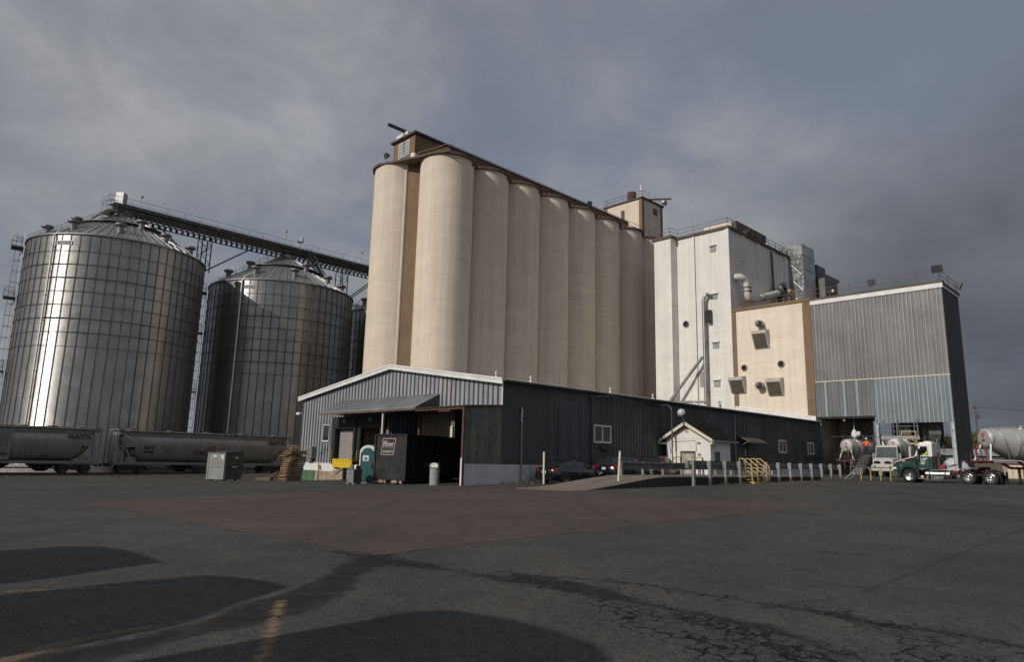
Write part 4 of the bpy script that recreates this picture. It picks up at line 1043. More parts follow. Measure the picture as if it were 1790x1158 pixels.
def build_tower():
    root = uthing('loading_tower', 'tall grey ribbed metal loading tower standing open over the parked tank trailers', 'loading tower', UF, -13, 0)
    o = (UF, -13, 0); U2 = 56.2; ZT = 19.95; ZM = 10.9
    mb = MB(o); ribbed(mb, 'u', UF, -13.0, .36, ZM + .06, ZT, .40, .07, two=True, prof=((0, 0), (.6, 0), (.68, 1), (.92, 1), (1, 0))); mb.build('front_cladding', [M['clad_tower'], M['clad_tower_rib']], root)
    mb = MB(o); ribbed(mb, 'u', UF - .05, -13.02, -5.8, 6.15, ZM, .40, .075, two=True); mb.build('front_cladding', [M['clad_tower_low'], M['clad_low_rib']], root)
    mb = MB(o); ribbed(mb, 'u', UF, -5.8, .36, 6.95, ZM, .40, .06, two=True)
    mb.mi = 2
    for v in (-.75, -2.75, -4.1): mb.box((UF - .09, v - .12, 6.95), (UF - .075, v + .12, ZM))
    mb.build('front_cladding', [M['clad_tower'], M['clad_tower_low'], M['clad_low_rib']], root)
    mb = MB(o); mb.box((UF - .11, -13.04, ZM - .03), (UF - .02, .36, ZM + .07)); mb.build('sheet_seam', M['cream'], root)
    mb = MB(o); mb.box((UF - .14, -13.12, ZT), (UF + .1, .42, ZT + .52)); mb.box((UF + .1, -13.12, ZT), (U2 + .1, -12.9, ZT + .3)); mb.build('fascia', M['white_trim'], root)
    mb = MB(o); mb.box((UF - .2, -13.2, ZT + .52), (UF + .25, .45, ZT + .75)); mb.box((UF + .25, -13.2, ZT + .3), (U2 + .2, -12.8, ZT + .55)); mb.box((UF + .25, -12.8, ZT + .2), (U2 + .2, .4, ZT + .35)); mb.build('roof', M['slab'], root)
    mb = MB(o); ribbed(mb, 'v', -13.0, UF, U2, .4, ZT, .42, .05, -1); mb.build('side_cladding', M['clad_tower_side'], root)
    mb = MB(o); ribbed(mb, 'u', U2, -13, .36, 7.0, ZT, .42, .05, 1); mb.build('rear_cladding', M['clad_tower_side'], root)
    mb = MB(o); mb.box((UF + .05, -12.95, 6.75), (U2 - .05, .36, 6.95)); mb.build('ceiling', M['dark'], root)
    mb = MB(o); mb.box((UF + .9, .3, 0), (U2, .41, 6.75)); mb.box((U2 - .2, -3.4, 0), (U2, .3, 6.75)); mb.build('bay_wall', M['bay_wall'], root)
    for v, u, mm, w in ((-12.85, UF - .02, 'rust_light', .34), (-5.85, UF + .1, 'rust_light', .3), (-12.7, U2 - .2, 'rust', .25), (-5.85, U2 - .2, 'galv_dark', .25), (-3.0, UF + 3, 'galv_dark', .2)):
        p = W(u, v); mb = MB(o); z0 = gz(p.x, p.y) - .1; z1 = 6.15 if v < -10 else 6.75
        mb.box((u - w / 2, v - w / 2, z0), (u + w / 2, v - w / 2 + .05, z1)); mb.box((u - w / 2, v + w / 2 - .05, z0), (u + w / 2, v + w / 2, z1)); mb.box((u - .025, v - w / 2 + .05, z0), (u + .025, v + w / 2 - .05, z1))
        mb.build('column', M[mm], root)
    # loading gallery, hoppers and pipes hanging in the bays
    mb = MB(o); mb.box((UF - .6, -9.9, 4.45), (UF + .9, -6.4, 4.62)); mb.box((UF - .62, -9.95, 4.4), (UF - .55, -6.35, 4.78)); mb.build('gallery_floor', M['galv'], root)
    mb = MB(o); railing(mb, [(UF - .55, -6.4, 4.62), (UF - .55, -9.9, 4.62)], 1.15, 1.15, .035); railing(mb, [(UF - .55, -9.9, 4.62), (UF + .9, -9.9, 4.62)], 1.15, 1, .035)
    for v in (-6.5, -7.9, -9.8): mb.tube([(UF - .5, v, 4.6), (UF - .5, v, 6.7)], .04, 5)
    mb.build('gallery_rail', M['galv'], root)
    mb = MB(o); mb.box((UF - 1.0, -9.75, 3.9), (UF - .6, -8.3, 4.05)); mb.tube([(UF - .8, -8.4, 4.05), (UF - .8, -8.4, 5.2)], .04, 5); mb.tube([(UF - .8, -9.7, 4.05), (UF - .8, -9.7, 5.2)], .04, 5)
    mb.tube([(UF - .8, -8.4, 5.2), (UF - .8, -9.7, 5.2)], .04, 5); mb.tube([(UF - .8, -8.4, 4.6), (UF - .8, -9.7, 4.6)], .03, 5); mb.build('drop_platform', M['yellow_rail'], root)
    for k, (u, v) in enumerate(((51.6, -8.2), (52.6, -10.2), (51.8, -10.9), (53.8, -9.2))):
        mb = MB(o); w = .55 + .1 * (k % 2); mb.hexa([(u - .18, v - .18, 3.7), (u + .18, v - .18, 3.7), (u + .18, v + .18, 3.7), (u - .18, v + .18, 3.7)], [(u - w, v - w, 5.0), (u + w, v - w, 5.0), (u + w, v + w, 5.0), (u - w, v + w, 5.0)]); mb.box((u - w + .005, v - w + .005, 5.0), (u + w - .005, v + w - .005, 6.75)); mb.build('loading_hopper', M['galv_dark'], root)
    mb = MB(o)
    for v in (-6.6, -7.2, -8.9, -9.6, -11.3): mb.tube([(52.3, v, 3.2), (52.3, v, 6.75)], .06, 6)
    for v in (-1.2, -2.1, -3.4, -4.4, -5.0): mb.tube([(53.0, v, 1.0 + abs(v) * .3), (53.0, v, 6.75)], .09, 7)
    for z in (3.3, 4.9): mb.tube([(53.2, -5.6, z), (53.2, 0.2, z)], .05, 5)
    mb.tube([(52.8, -12.7, 4.2), (52.8, -11.2, 4.2), (53.4, -10.9, 5.6)], .07, 6)
    mb.tube([(55.5, -12.7, 3.9), (55.5, -10.8, 3.9)], .05, 5); mb.tube([(55.5, -12.7, 4.8), (55.5, -10.8, 4.8)], .05, 5)
    mb.build('pipework', M['galv_dark'], root)
    mb = MB(o); ducttube(mb, [(51.2, -5.6, 4.9), (50.6, -6.1, 4.2), (50.5, -6.3, 3.0), (50.4, -6.3, .8)], .2, 10, .5); mb.build('spout_pipe', M['galv'], root)
    mb = MB(o); mb.tube([(51.4, -3.0, 6.7), (51.4, -3.0, 5.6)], .03, 5); mb.lathe((51.4, -3.0, 4.9), [(.08, -.3), (.3, -.1), (.34, .25), (.12, .7)], 12); mb.lathe((51.4, -3.45, 5.1), [(.05, -.25), (.2, -.1), (.22, .2), (.05, .3)], 10); mb.build('loading_spout', M['white_trim'], root)
    mb = MB(o); mb.lathe((50.3, -2.4, 6.72), [(.05, -.3), (.16, -.2), (.2, 0)], 10); mb.build('bay_lamp', M['yellow_rail'], root)
    zr = ZT + .72
    mb = MB(o); railing(mb, [(UF + .1, .4, zr), (UF + .1, -12.9, zr), (U2, -12.9, zr)], 1.15, 2.2, .03); mb.build('railing', M['rail_rust'], root)
    floodlight(root, o, (UF, -12.75, zr), (-1, -.15, -.5), (0, 0, 1.35), 1.25)
    floodlight(root, o, (U2 - .4, -13.05, zr), (.1, -1, -.45), (.1, -.25, .6), 1.1)
    floodlight(root, o, (UF, -6.4, zr), (-1, 0, -.3), (0, 0, .95), 1.0)
    mb = MB(o); mb.box((UF - .02, -2.3, zr + .5), (UF + .2, -2.1, zr + .8)); mb.build('junction_box', M['cream'], root)
    mb = MB(o)
    mb.box((UF + 3, -13.12, 5.9), (UF + 3.4, -13.05, 6.3)); mb.build('wall_lamp', M['blackpaint'], root)
build_tower()
# ------------------------------------------------------------------ warehouse
def build_warehouse():
    root = uthing('warehouse', 'long low warehouse with a ribbed silver gable, canopied docks and charcoal side wall', 'warehouse', 0, 0, 0)
    o = (0, 0, 0); VL = 25.4; VR_ = 11.9; ZE = 6.30; ZR = 8.08; UE = 49.8
    def ztop(v): return ZE + (ZR - ZE) * (v / VR_ if v < VR_ else (VL - v) / (VL - VR_))
    ztop.breaks = (VR_,)
    gl = lambda v: guv(0, v)
    def zbase(v): return 4.72 if v < 8.54 else (.85 if v > 12.1 else 4.72)
    doors = [(16.35, 18.95, -2, 3.55), (12.72, 15.25, -2, 3.6)]
    mb = MB(o); ribbed(mb, 'u', 0.0, 0.03, 12.1, 4.72, ztop, .46, .06, two=True, prof=((0, 0), (.70, 0), (.76, 1), (.94, 1), (1, 0))); ribbed(mb, 'u', 0.0, 12.1, VL, .82, ztop, .46, .06, holes=doors, two=True, prof=((0, 0), (.70, 0), (.76, 1), (.94, 1), (1, 0)))
    mb.build('gable_wall', [M['clad'], M['clad_rib_shade']], root)
    mb = MB(o); UX = -3.0; ribbed(mb, 'v', 0.0, UX, -.02, 1.17, lambda a: 4.70 + .075 * a, .24, .03); mb.build('weathered_panel', M['clad_lichen'], root)
    # long side
    mb = MB(o); ribbed(mb, 'v', 0.0, 0.0, 4.42, 1.17, ZE, .9, .012); mb.build('smooth_side_panel', M['clad_black'], root)
    wins = [(9.0, 10.95, 2.80, 4.02), (38.7, 40.4, 2.75, 4.0), (45.8, 47.35, 2.75, 3.98)]
    mb = MB(o); ribbed(mb, 'v', 0.0, 4.42, UE, 1.17, ZE, .36, .05, holes=[w for w in wins] + [(30.9, 32.0, 0, 3.3), (16.3, 17.3, 0, 3.1)]); mb.build('side_wall', M['clad_dark'], root)
    mb = MB(o); ribbed(mb, 'v', VL, 0.0, UE, -1, ZE, .6, .05, 1); mb.build('far_side_wall', M['clad_dark'], root)
    mb = MB(o); ribbed(mb, 'u', UE, 0.0, VL, -1, ztop, .6, .05, 1); mb.build('end_wall', M['clad_dark'], root)
    # foundations
    mb = MB(o); mb.box((UX, -.05, -1.2), (UE, .2, 1.17)); mb.build('foundation', M['conc_blue'], root)
    mb = MB(o); mb.box((-.10, 19.5, .18), (.2, VL + .03, .82)); mb.box((-.10, 18.9, .3), (.2, 19.5, .62)); mb.build('foundation', M['white_trim'], root)
    mb = MB(o); mb.box((-.08, 22.2, -1.3), (.2, VL + .02, .18)); mb.build('foundation', M['green_paint'], root)
    mb = MB(o); mb.box((-.12, 12.1, -1.3), (.2, 18.9, .82)); mb.box((-.12, 18.9, -1.3), (.2, 19.5, .3)); mb.box((-.12, 19.5, -1.3), (.2, 22.2, .18)); mb.build('foundation', M['stone'], root)
    # roof
    mb = MB(o); h = .12
    mb.hexa([(-.28, -.3, ZE - .04), (UE + .2, -.3, ZE - .04), (UE + .2, VR_, ZR), (-.28, VR_, ZR)], [(-.28, -.3, ZE - .04 + h), (UE + .2, -.3, ZE - .04 + h), (UE + .2, VR_, ZR + h), (-.28, VR_, ZR + h)])
    mb.hexa([(-.28, VR_, ZR), (UE + .2, VR_, ZR), (UE + .2, VL + .3, ZE - .04), (-.28, VL + .3, ZE - .04)], [(-.28, VR_, ZR + h), (UE + .2, VR_, ZR + h), (UE + .2, VL + .3, ZE - .04 + h), (-.28, VL + .3, ZE - .04 + h)])
    for k in range(120):
        u = -.1 + k * .415
        if u < UE: mb.beam((u, -.28, ZE + .1), (u, VR_, ZR + .14), .05, .05)
    mb.build('roof', M['roof_sheet'], root)
    mb = MB(o); t = .10
    for (v0, z0, v1, z1) in ((-.34, ZE - .09, VR_, ZR - .04), (VR_, ZR - .04, VL + .34, ZE - .09)):
        mb.hexa([(-.36, v0, z0 - .14), (-.29, v0, z0 - .14), (-.29, v1, z1 - .14), (-.36, v1, z1 - .14)], [(-.36, v0, z0 + .23), (-.29, v0, z0 + .23), (-.29, v1, z1 + .23), (-.36, v1, z1 + .23)])
        mb.hexa([(-.40, v0, z0 + .12), (-.365, v0, z0 + .12), (-.365, v1, z1 + .12), (-.40, v1, z1 + .12)], [(-.40, v0, z0 + .24), (-.365, v0, z0 + .24), (-.365, v1, z1 + .24), (-.40, v1, z1 + .24)])
    mb.box((-.07, -.08, 4.72), (-.01, .0, ZE - .05))
    mb.build('gable_fascia', M['white_trim'], root)
    mb = MB(o); mb.box((-.2, -.42, ZE - .06), (UE + .2, -.31, ZE + .07)); mb.build('gutter', M['clad_black'], root)
    for u in (.35, 3.55, 12.3, 18.0, 24.5):
        mb = MB(o); mb.lathe((u, 1.0, ztop(1.0) + .1), [(.22, -.05), (.2, .02), (.05, .16), (.04, .32), (.09, .34), (.02, .5)], 12); mb.build('roof_vent', M['white_trim'], root)
    # rust beam and posts of the open bay
    mb = MB(o); mb.box((-.09, .06, 4.56), (.14, 8.7, 4.71)); mb.build('bay_beam', M['rust'], root)
    mb = MB(o); mb.box((UX - .12, -.06, 4.36), (UX + .02, 4.75, 4.50)); mb.build('bay_beam', M['rust'], root)
    mb = MB(o); mb.hexa([(UX - .2, -.12, 4.50), (UX - .2, 4.9, 4.50), (-.02, 4.9, 4.72), (-.02, -.12, 4.72)], [(UX - .2, -.12, 4.54), (UX - .2, 4.9, 4.54), (-.02, 4.9, 4.76), (-.02, -.12, 4.76)])
    for k in range(16): mb.beam((UX - .22, -.02 + k * .31, 4.55), (-.03, -.02 + k * .31, 4.78), .12, .05)
    mb.build('porch_roof', M['brown_dark'], root)
    mb = MB(o); mb.box((UX - .14, -.07, guv(UX, 0) - .05), (UX - .002, .09, 4.36)); mb.build('bay_post', M['rust'], root)
    mb = MB(o); mb.box((-.09, 8.2, gl(8.5) - .05), (.1, 8.4, 4.56)); mb.build('bay_post', M['rust'], root)
    mb = MB(o); mb.box((UX - .18, -.05, guv(UX, 0)), (UX - .142, .07, 1.5)); mb.build('guard_strip', M['white_trim'], root)
    # inside of the bay
    mb = MB(o); ribbed(mb, 'u', 1.0, 5.7, 9.6, -1, 4.75, .4, .04); mb.build('bay_back_wall', M['interior'], root)
    mb = MB(o); ribbed(mb, 'u', 7.5, .2, 12.1, -1, 6.2, .4, .04); mb.build('bay_back_wall', M['interior'], root)
    mb = MB(o); ribbed(mb, 'v', 12.1, .05, 7.5, -1, 6.4, .4, .04, -1); mb.build('bay_side_wall', M['interior_blue'], root)
    mb = MB(o); ribbed(mb, 'v', .25, UX + .02, 7.5, -1, 4.4, .4, .03, 1); mb.build('bay_side_wall', M['interior'], root)
    mb = MB(o); mb.box((4.6, .3, 4.35), (4.8, 12.05, 4.6)); mb.build('bay_joist', M['rust'], root)
    mb = MB(o); mb.box((.86, 5.75, 2.75), (.95, 6.0, 3.65)); mb.build('wall_notice', M['cream'], root)
    # dock seals, doors
    for (v0, v1, zt, tag_) in ((16.35, 18.95, 3.55, 1), (12.72, 15.25, 3.6, 2)):
        mb = MB(o)
        mb.box((-.42, v0 - .5, zt), (-.05, v1 + .55, zt + .95))
        mb.box((-.40, v1, .75), (-.05, v1 + .5, zt)); mb.box((-.40, v0 - .35, .75), (-.05, v0, zt))
        mb.build('dock_seal', M['black'], root, bevel=.05, seg=2)
        mb = MB(o); vc = (v0 + v1) / 2; mb.prism([(-.445, vc, zt + .42), (-.445, vc + .26, zt + .62), (-.445, vc, zt + .82), (-.445, vc - .26, zt + .62)], (.02, 0, 0)); mb.build('diamond_sign', M['stone'], root)
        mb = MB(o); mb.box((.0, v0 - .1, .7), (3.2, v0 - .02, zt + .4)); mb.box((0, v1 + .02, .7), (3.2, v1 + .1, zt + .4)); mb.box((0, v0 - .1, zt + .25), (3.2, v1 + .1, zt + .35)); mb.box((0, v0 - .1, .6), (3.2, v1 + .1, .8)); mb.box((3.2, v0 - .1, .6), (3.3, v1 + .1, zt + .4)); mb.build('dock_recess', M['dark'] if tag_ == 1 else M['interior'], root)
        if tag_ == 1:
            mb = MB(o)
            for k in range(14): z = .82 + k * .19; mb.box((.05, v0 + .02, z), (.10, v1 - .02, z + .178))
            mb.box((.04, v0 + .02, .80), (.105, v0 + .1, 3.5)); mb.build('dock_door', M['door_mauve'], root)
        else:
            mb = MB(o)
            for k in range(5): mb.box((2.2, v0 + .25 + k * .5, .8), (2.3, v0 + .33 + k * .5, zt))
            for z in (1.7, 2.7): mb.box((2.15, v0, z), (2.35, v1, z + .1))
            mb.build('storage_rack', M['rust'], root)
    for v in (19.25, 16.15, 15.5):
        mb = MB(o)
        for k in range(9):
            mb.mi = k % 2; mb.box((-.46, v - .03, .85 + k * .11), (-.43, v + .05, .96 + k * .11))
        mb.build('hazard_strip', [M['yellow'], M['black']], root)
    # yellow raised dock plate
    mb = MB(o); v0, v1 = 15.1, 17.9; mb.box((-1.1, v0, .55), (-.98, v1, 1.18)); mb.box((-1.12, v0, 1.12), (-.66, v1, 1.2))
    plate = mb.build('dock_plate', M['yellow'], root)
    mb = MB(o)
    for k in range(6): mb.box((-1.115, v0 + .28 + k * .45, .93), (-1.102, v0 + .32 + k * .45, 1.1))
    mb.build('slot', M['black'], plate)
    for va in (v0 + .1, v1 - .5): mb = MB(o); mb.box((-1.0, va, .42), (-.7, va + .4, .55)); mb.build('bumper_pad', M['blackpaint'], plate)
    mb = MB(o); zg = guv(-1, 16.5); mb.box((-.95, 16.3, zg), (-.75, 16.55, .5)); mb.build('support_leg', M['blackpaint'], plate)
    mb = MB(o); mb.beam((-.9, 17.6, zg + .4), (-.9, 16.6, .45), .06, .06); mb.build('support_strut', M['blackpaint'], plate)
    mb = MB(o); mb.beam((-.9, 16.3, .3), (-.9, 15.3, zg + .2), .05, .05); mb.build('support_strut', M['blackpaint'], plate)
    # canopy
    mb = MB(o); a0, a1 = 6.2, 18.6; z1, z0 = 5.82, 4.72; d = 2.05
    mb.hexa([(0, a0, z1 - .05), (0, a1, z1 - .05), (-d, a1, z0), (-d, a0, z0)], [(0, a0, z1), (0, a1, z1), (-d, a1, z0 + .05), (-d, a0, z0 + .05)])
    k = a0 + .15
    while k < a1: mb.beam((-.02, k, z1 + .02), (-d, k, z0 + .07), .06, .04); k += .36
    can = mb.build('canopy', M['roof_sheet'], root)
    mb = MB(o); mb.box((-d - .03, a0 - .02, z0 - .16), (-d + .03, a1 + .02, z0 + .0)); mb.build('canopy_edge', M['slab'], can)
    for va in (a0 + .02, a1 - .07):
        mb = MB(o); mb.prism([(0, va, z1 - .06), (-d + .05, va, z0 - .02), (0, va, z0 - .05)], (0, .05, 0)); mb.build('canopy_end', M['clad_dark'], can)
    mb = MB(o)
    for v in (8.2, 10.4, 12.6, 14.8, 17.0): mb.beam((-.02, v, z1 - .14), (-d + .05, v, z0 - .05), .06, .14)
    mb.build('canopy_rafter', M['wood_old'], can)
    mb = MB(o); v = 10.15; zg = guv(-1.8, v); mb.box((-1.86, v, zg), (-1.74, v + .13, z0 - .1)); mb.build('canopy_post', M['cream'], can)
    # side window of the gable, electric box, conduits
    mb = MB(o)
    for a, b in (((-.09, 20.45, 2.55), (-.05, 21.5, 2.66)), ((-.09, 20.45, 2.66), (-.05, 20.5, 3.9)), ((-.09, 21.45, 2.66), (-.05, 21.5, 3.9)), ((-.09, 20.45, 3.9), (-.05, 21.5, 3.95))): mb.box(a, b)
    w = mb.build('window', M['white_trim'], root)
    mb = MB(o); mb.box((-.065, 20.5, 2.66), (-.055, 21.45, 3.9)); mb.build('pane', M['glass'], w)
    mb = MB(o); mb.box((-.45, 22.5, 1.15), (-.05, 23.7, 2.15)); mb.box((-.4, 22.7, .9), (-.15, 23.5, 1.15)); eb = mb.build('electric_box', M['wash_grey'], root, bevel=.03)
    mb = MB(o)
    for k in range(6): mb.box((-.465, 22.6, 1.3 + k * .13), (-.452, 23.6, 1.33 + k * .13))
    mb.build('louvre', M['galv_dark'], eb)
    mb = MB(o); zg = guv(-.2, 21.4); mb.tube([(-.2, 21.6, zg), (-.2, 21.6, 1.6), (-.2, 20.6, 2.1)], .035, 6); mb.build('gas_pipe', M['wood_old'], root)
    mb = MB(o); mb.box((-.18, 21.3, .3), (-.1, 21.6, .62)); mb.build('wall_plate', M['wood_old'], root)
    mb = MB(o); mb.box((-.35, VL - .1, 4.9), (-.05, VL + .5, 5.1)); mb.build('eave_lamp', M['white_trim'], root)
    # long side details
    for (u, r, zt, mm) in ((1.64, .045, 4.5, 'galv'), (8.65, .07, 5.9, 'clad_black'), (29.5, .06, 6.15, 'post_grey')):
        zg = guv(u, -.2); mb = MB(o); mb.tube([(u, -.14, zg), (u, -.14, zt)], r, 8)
        if u < 2: mb.tube([(u, -.14, zt - .1), (u, -.14, zt + .25)], .06, 6)
        if u > 8 and u < 9: mb.box((u - .15, -.25, 5.5), (u + .15, -.08, 5.9))
        mb.build('downpipe', M[mm], root)
    for (a, b, z0, z1) in wins:
        mb = MB(o); f = .09
        for p, q in (((a - .03, -.1, z0 - .03), (b + .03, .02, z0 + f)), ((a - .03, -.1, z1 - f), (b + .03, .02, z1 + .03)), ((a - .03, -.1, z0 + f), (a + f, .02, z1 - f)), ((b - f, -.1, z0 + f), (b + .03, .02, z1 - f)), (((a + b) / 2 - .05, -.09, z0 + f), ((a + b) / 2 + .05, .02, z1 - f))): mb.box(p, q)
        w = mb.build('window', M['white_trim'], root)
        mb = MB(o); mb.box((a + f, -.03, z0 + f), ((a + b) / 2 - .05, -.02, z1 - f)); mb.box(((a + b) / 2 + .05, -.03, z0 + f), (b - f, -.02, z1 - f)); mb.build('pane', M['glass'], w)
    mb = MB(o); mb.box((9.6, -.35, 2.3), (10.5, -.06, 2.55)); mb.build('window_box', M['rust'], root)
    mb = MB(o); mb.box((44.5, -.2, 2.35), (49.6, -.06, 2.5)); mb.build('pipe_tray', M['clad_black'], root)
    mb = MB(o); mb.box((30.95, -.02, 0), (31.95, .04, 3.3)); dr = mb.build('door', M['clad_black'], root)
    mb = MB(o); mb.box((31.5, -.035, 2.2), (31.75, -.022, 2.9)); mb.build('pane', M['glass_pale'], dr)
    mb = MB(o); mb.box((31.1, -.04, 1.6), (31.5, -.022, 1.95)); mb.build('door_notice', M['mail_white'], dr)
    mb = MB(o); mb.box((16.35, -.02, 0), (17.25, .04, 3.1)); mb.build('door', M['green_paint'], root)
    mb = MB(o); mb.hexa([(29.9, -.06, 4.05), (33.1, -.06, 4.05), (33.3, -1.3, 3.55), (29.7, -1.3, 3.55)], [(29.9, -.06, 4.15), (33.1, -.06, 4.15), (33.3, -1.3, 3.62), (29.7, -1.3, 3.62)]); aw = mb.build('awning', M['slab'], root)
    mb = MB(o); mb.box((29.7, -1.36, 3.47), (33.3, -1.302, 3.63)); mb.build('awning_edge', M['post_grey'], aw)
    mb = MB(o)
    for u in (30.0, 32.9): mb.beam((u, -.06, 3.0), (u, -1.1, 3.56), .06, .06)
    mb.build('awning_strut', M['wood_old'], aw)
    # loading light poles and wire bracket on the side
    mb = MB(o); mb.beam((8.4, -.1, 6.0), (9.6, -.9, 6.05), .06, .06); mb.build('wire_bracket', M['galv_dark'], root)
    return root
build_warehouse()

def build_shed():
    zf = .62; U0_, U1_ = 17.4, 20.4; V0_, V1_ = -4.4, -.6
    root = uthing('scale_house', 'small white gabled scale house with a brown shingle roof', 'shed', U0_, V0_, zf)
    o = (U0_, V0_, zf); ZE = 3.35; ZR = 4.5; VC = (V0_ + V1_) / 2
    mb = MB(o)
    mb.prism([(U0_, V0_, zf - .7), (U0_, V1_, zf - .7), (U0_, V1_, ZE), (U0_, VC, ZR - .1), (U0_, V0_, ZE)], (U1_ - U0_, 0, 0)); mb.build('wall', M['white'], root)
    mb = MB(o)
    for k in range(8):
        z = ZE + .02 + k * .135; w = (VC - V0_) * (1 - (z - ZE) / (ZR - ZE)) - .12
        if w > .1: mb.prism([(U0_, VC - w, z), (U0_ - .035, VC - w, z), (U0_ - .012, VC - w, z + .13), (U0_, VC - w, z + .13)], (0, 2 * w, 0))
    mb.build('gable_siding', M['white'], root)
    mb = MB(o); ov = .42; zo = ZE - .2
    mb.hexa([(U0_ - ov, V0_ - ov, zo), (U1_ + ov, V0_ - ov, zo), (U1_ + ov, VC, ZR), (U0_ - ov, VC, ZR)], [(U0_ - ov, V0_ - ov, zo + .1), (U1_ + ov, V0_ - ov, zo + .1), (U1_ + ov, VC, ZR + .12), (U0_ - ov, VC, ZR + .12)])
    mb.hexa([(U0_ - ov, VC, ZR), (U1_ + ov, VC, ZR), (U1_ + ov, V1_ + ov, zo), (U0_ - ov, V1_ + ov, zo)], [(U0_ - ov, VC, ZR + .12), (U1_ + ov, VC, ZR + .12), (U1_ + ov, V1_ + ov, zo + .1), (U0_ - ov, V1_ + ov, zo + .1)])
    mb.build('roof', M['shingle'], root)
    mb = MB(o)
    for s, v in ((1, V0_ - ov), (-1, V1_ + ov)):
        mb.hexa([(U0_ - ov - .05, v, zo - .1), (U0_ - ov - .005, v, zo - .1), (U0_ - ov - .005, VC, ZR - .12), (U0_ - ov - .05, VC, ZR - .12)], [(U0_ - ov - .05, v, zo + .14), (U0_ - ov - .005, v, zo + .14), (U0_ - ov - .005, VC, ZR + .14), (U0_ - ov - .05, VC, ZR + .14)])
        mb.box((U0_ - ov - .05, v - .003 * s, zo - .22), (U0_ - .02, v + .42 * s, zo - .1))
    mb.build('barge_board', M['cream'], root)
    mb = MB(o); mb.box((U0_ - ov + .02, V0_ - ov - .12, zo - .05), (U1_ + ov, V0_ - ov - .005, zo + .08)); mb.build('gutter', M['post_grey'], root)
    mb = MB(o); mb.box((U0_ - .04, -3.15, zf + .1), (U0_ + .02, -1.85, 2.42)); fr = mb.build('window', M['galv_dark'], root)
    mb = MB(o); mb.box((U0_ - .05, -3.05, zf + .1), (U0_ - .042, -2.0, 2.22)); mb.build('pane', mat('curtained pane', (.40, .40, .33), .25, 0, .35, 2.5), fr)
    mb = MB(o); mb.box((18.0, V0_ - .04, 1.6), (18.75, V0_ + .02, 2.4)); w2 = mb.build('window', M['galv_dark'], root)
    mb = MB(o); mb.box((18.05, V0_ - .05, 1.65), (18.55, V0_ - .042, 2.35)); mb.build('pane', M['glass'], w2)
    mb = MB(o); mb.box((U0_ - .025, -3.25, 2.42), (U0_, -3.2, 3.1)); mb.tube([(U0_ - .02, -3.22, 3.2), (U0_ - .02, -.95, 3.1)], .018, 5)
    for z in (2.95, 2.1): mb.box((U0_ - .06, -3.6, z), (U0_, -3.35, z + .13))
    mb.tube([(U0_ - .03, -.95, .7), (U0_ - .03, -.95, 2.7)], .02, 5)
    mb.build('conduit', M['galv'], root)
    mb = MB(o); mb.box((U0_ - .03, -2.6, ZE + .45), (U0_ - .02, -2.3, ZE + .72)); mb.build('gable_vent', M['conc'], root)
    mb = MB(o); mb.lathe((17.8, V0_ - .12, 3.0), [(.02, -.2), (.08, -.15), (.1, .0), (.05, .1)], 8); mb.lathe((17.8, V0_ - .12, 2.75), [(.02, -.12), (.08, 0), (.03, .06)], 8); mb.build('wall_lamp', M['white_trim'], root)
    # globe on a stalk over the ridge
    mb = MB(o); mb.tube([(U0_ - .4, VC + .02, ZR), (U0_ - .3, VC + .3, ZR + .75)], .03, 6); mb.box((U0_ - .47, VC - .06, ZR - .2), (U0_ - .33, VC + .1, ZR + .18)); arm = mb.build('lamp_arm', M['galv_dark'], root)
    mb = MB(o); mb.lathe((U0_ - .3, VC + .32, ZR + .82), [(.31 * sin(pi * i / 14), -.31 * cos(pi * i / 14)) for i in range(1, 14)], 24); mb.build('globe', M['ball'], arm)
    # service mast with its bent head
    mb = MB(o); m0 = (U0_ - .5, -1.45)
    ducttube(mb, [(m0[0], m0[1], zf - .5), (m0[0], m0[1], 5.7), (m0[0] + .1, m0[1] + .45, 6.0), (m0[0] + .1, m0[1] + 1.4, 5.85)], .045, 8, .3); mb.tube([(m0[0], m0[1], 2.7), (m0[0], m0[1], 3.9)], .07, 8); mb.build('service_mast', M['galv_dark'], root)
    return root
build_shed()

def build_wires():
    root = uthing('overhead_wire', 'pair of thin overhead wires from the warehouse wall to the scale house mast', 'wire', 9.6, -.9, 6.05)
    o = (9.6, -.9, 6.05)
    for k, dz in ((0, 0), (1, .14)):
        mb = MB(o); pts = []
        for i in range(13):
            t = i / 12; pts.append((9.6 + 7.4 * t, -.9 + .85 * t, 6.02 + dz - .12 * t - .25 * 4 * t * (1 - t) * .4)); 
        mb.tube(pts, .02, 4); mb.build('wire', M['galv_dark'], root)
build_wires()
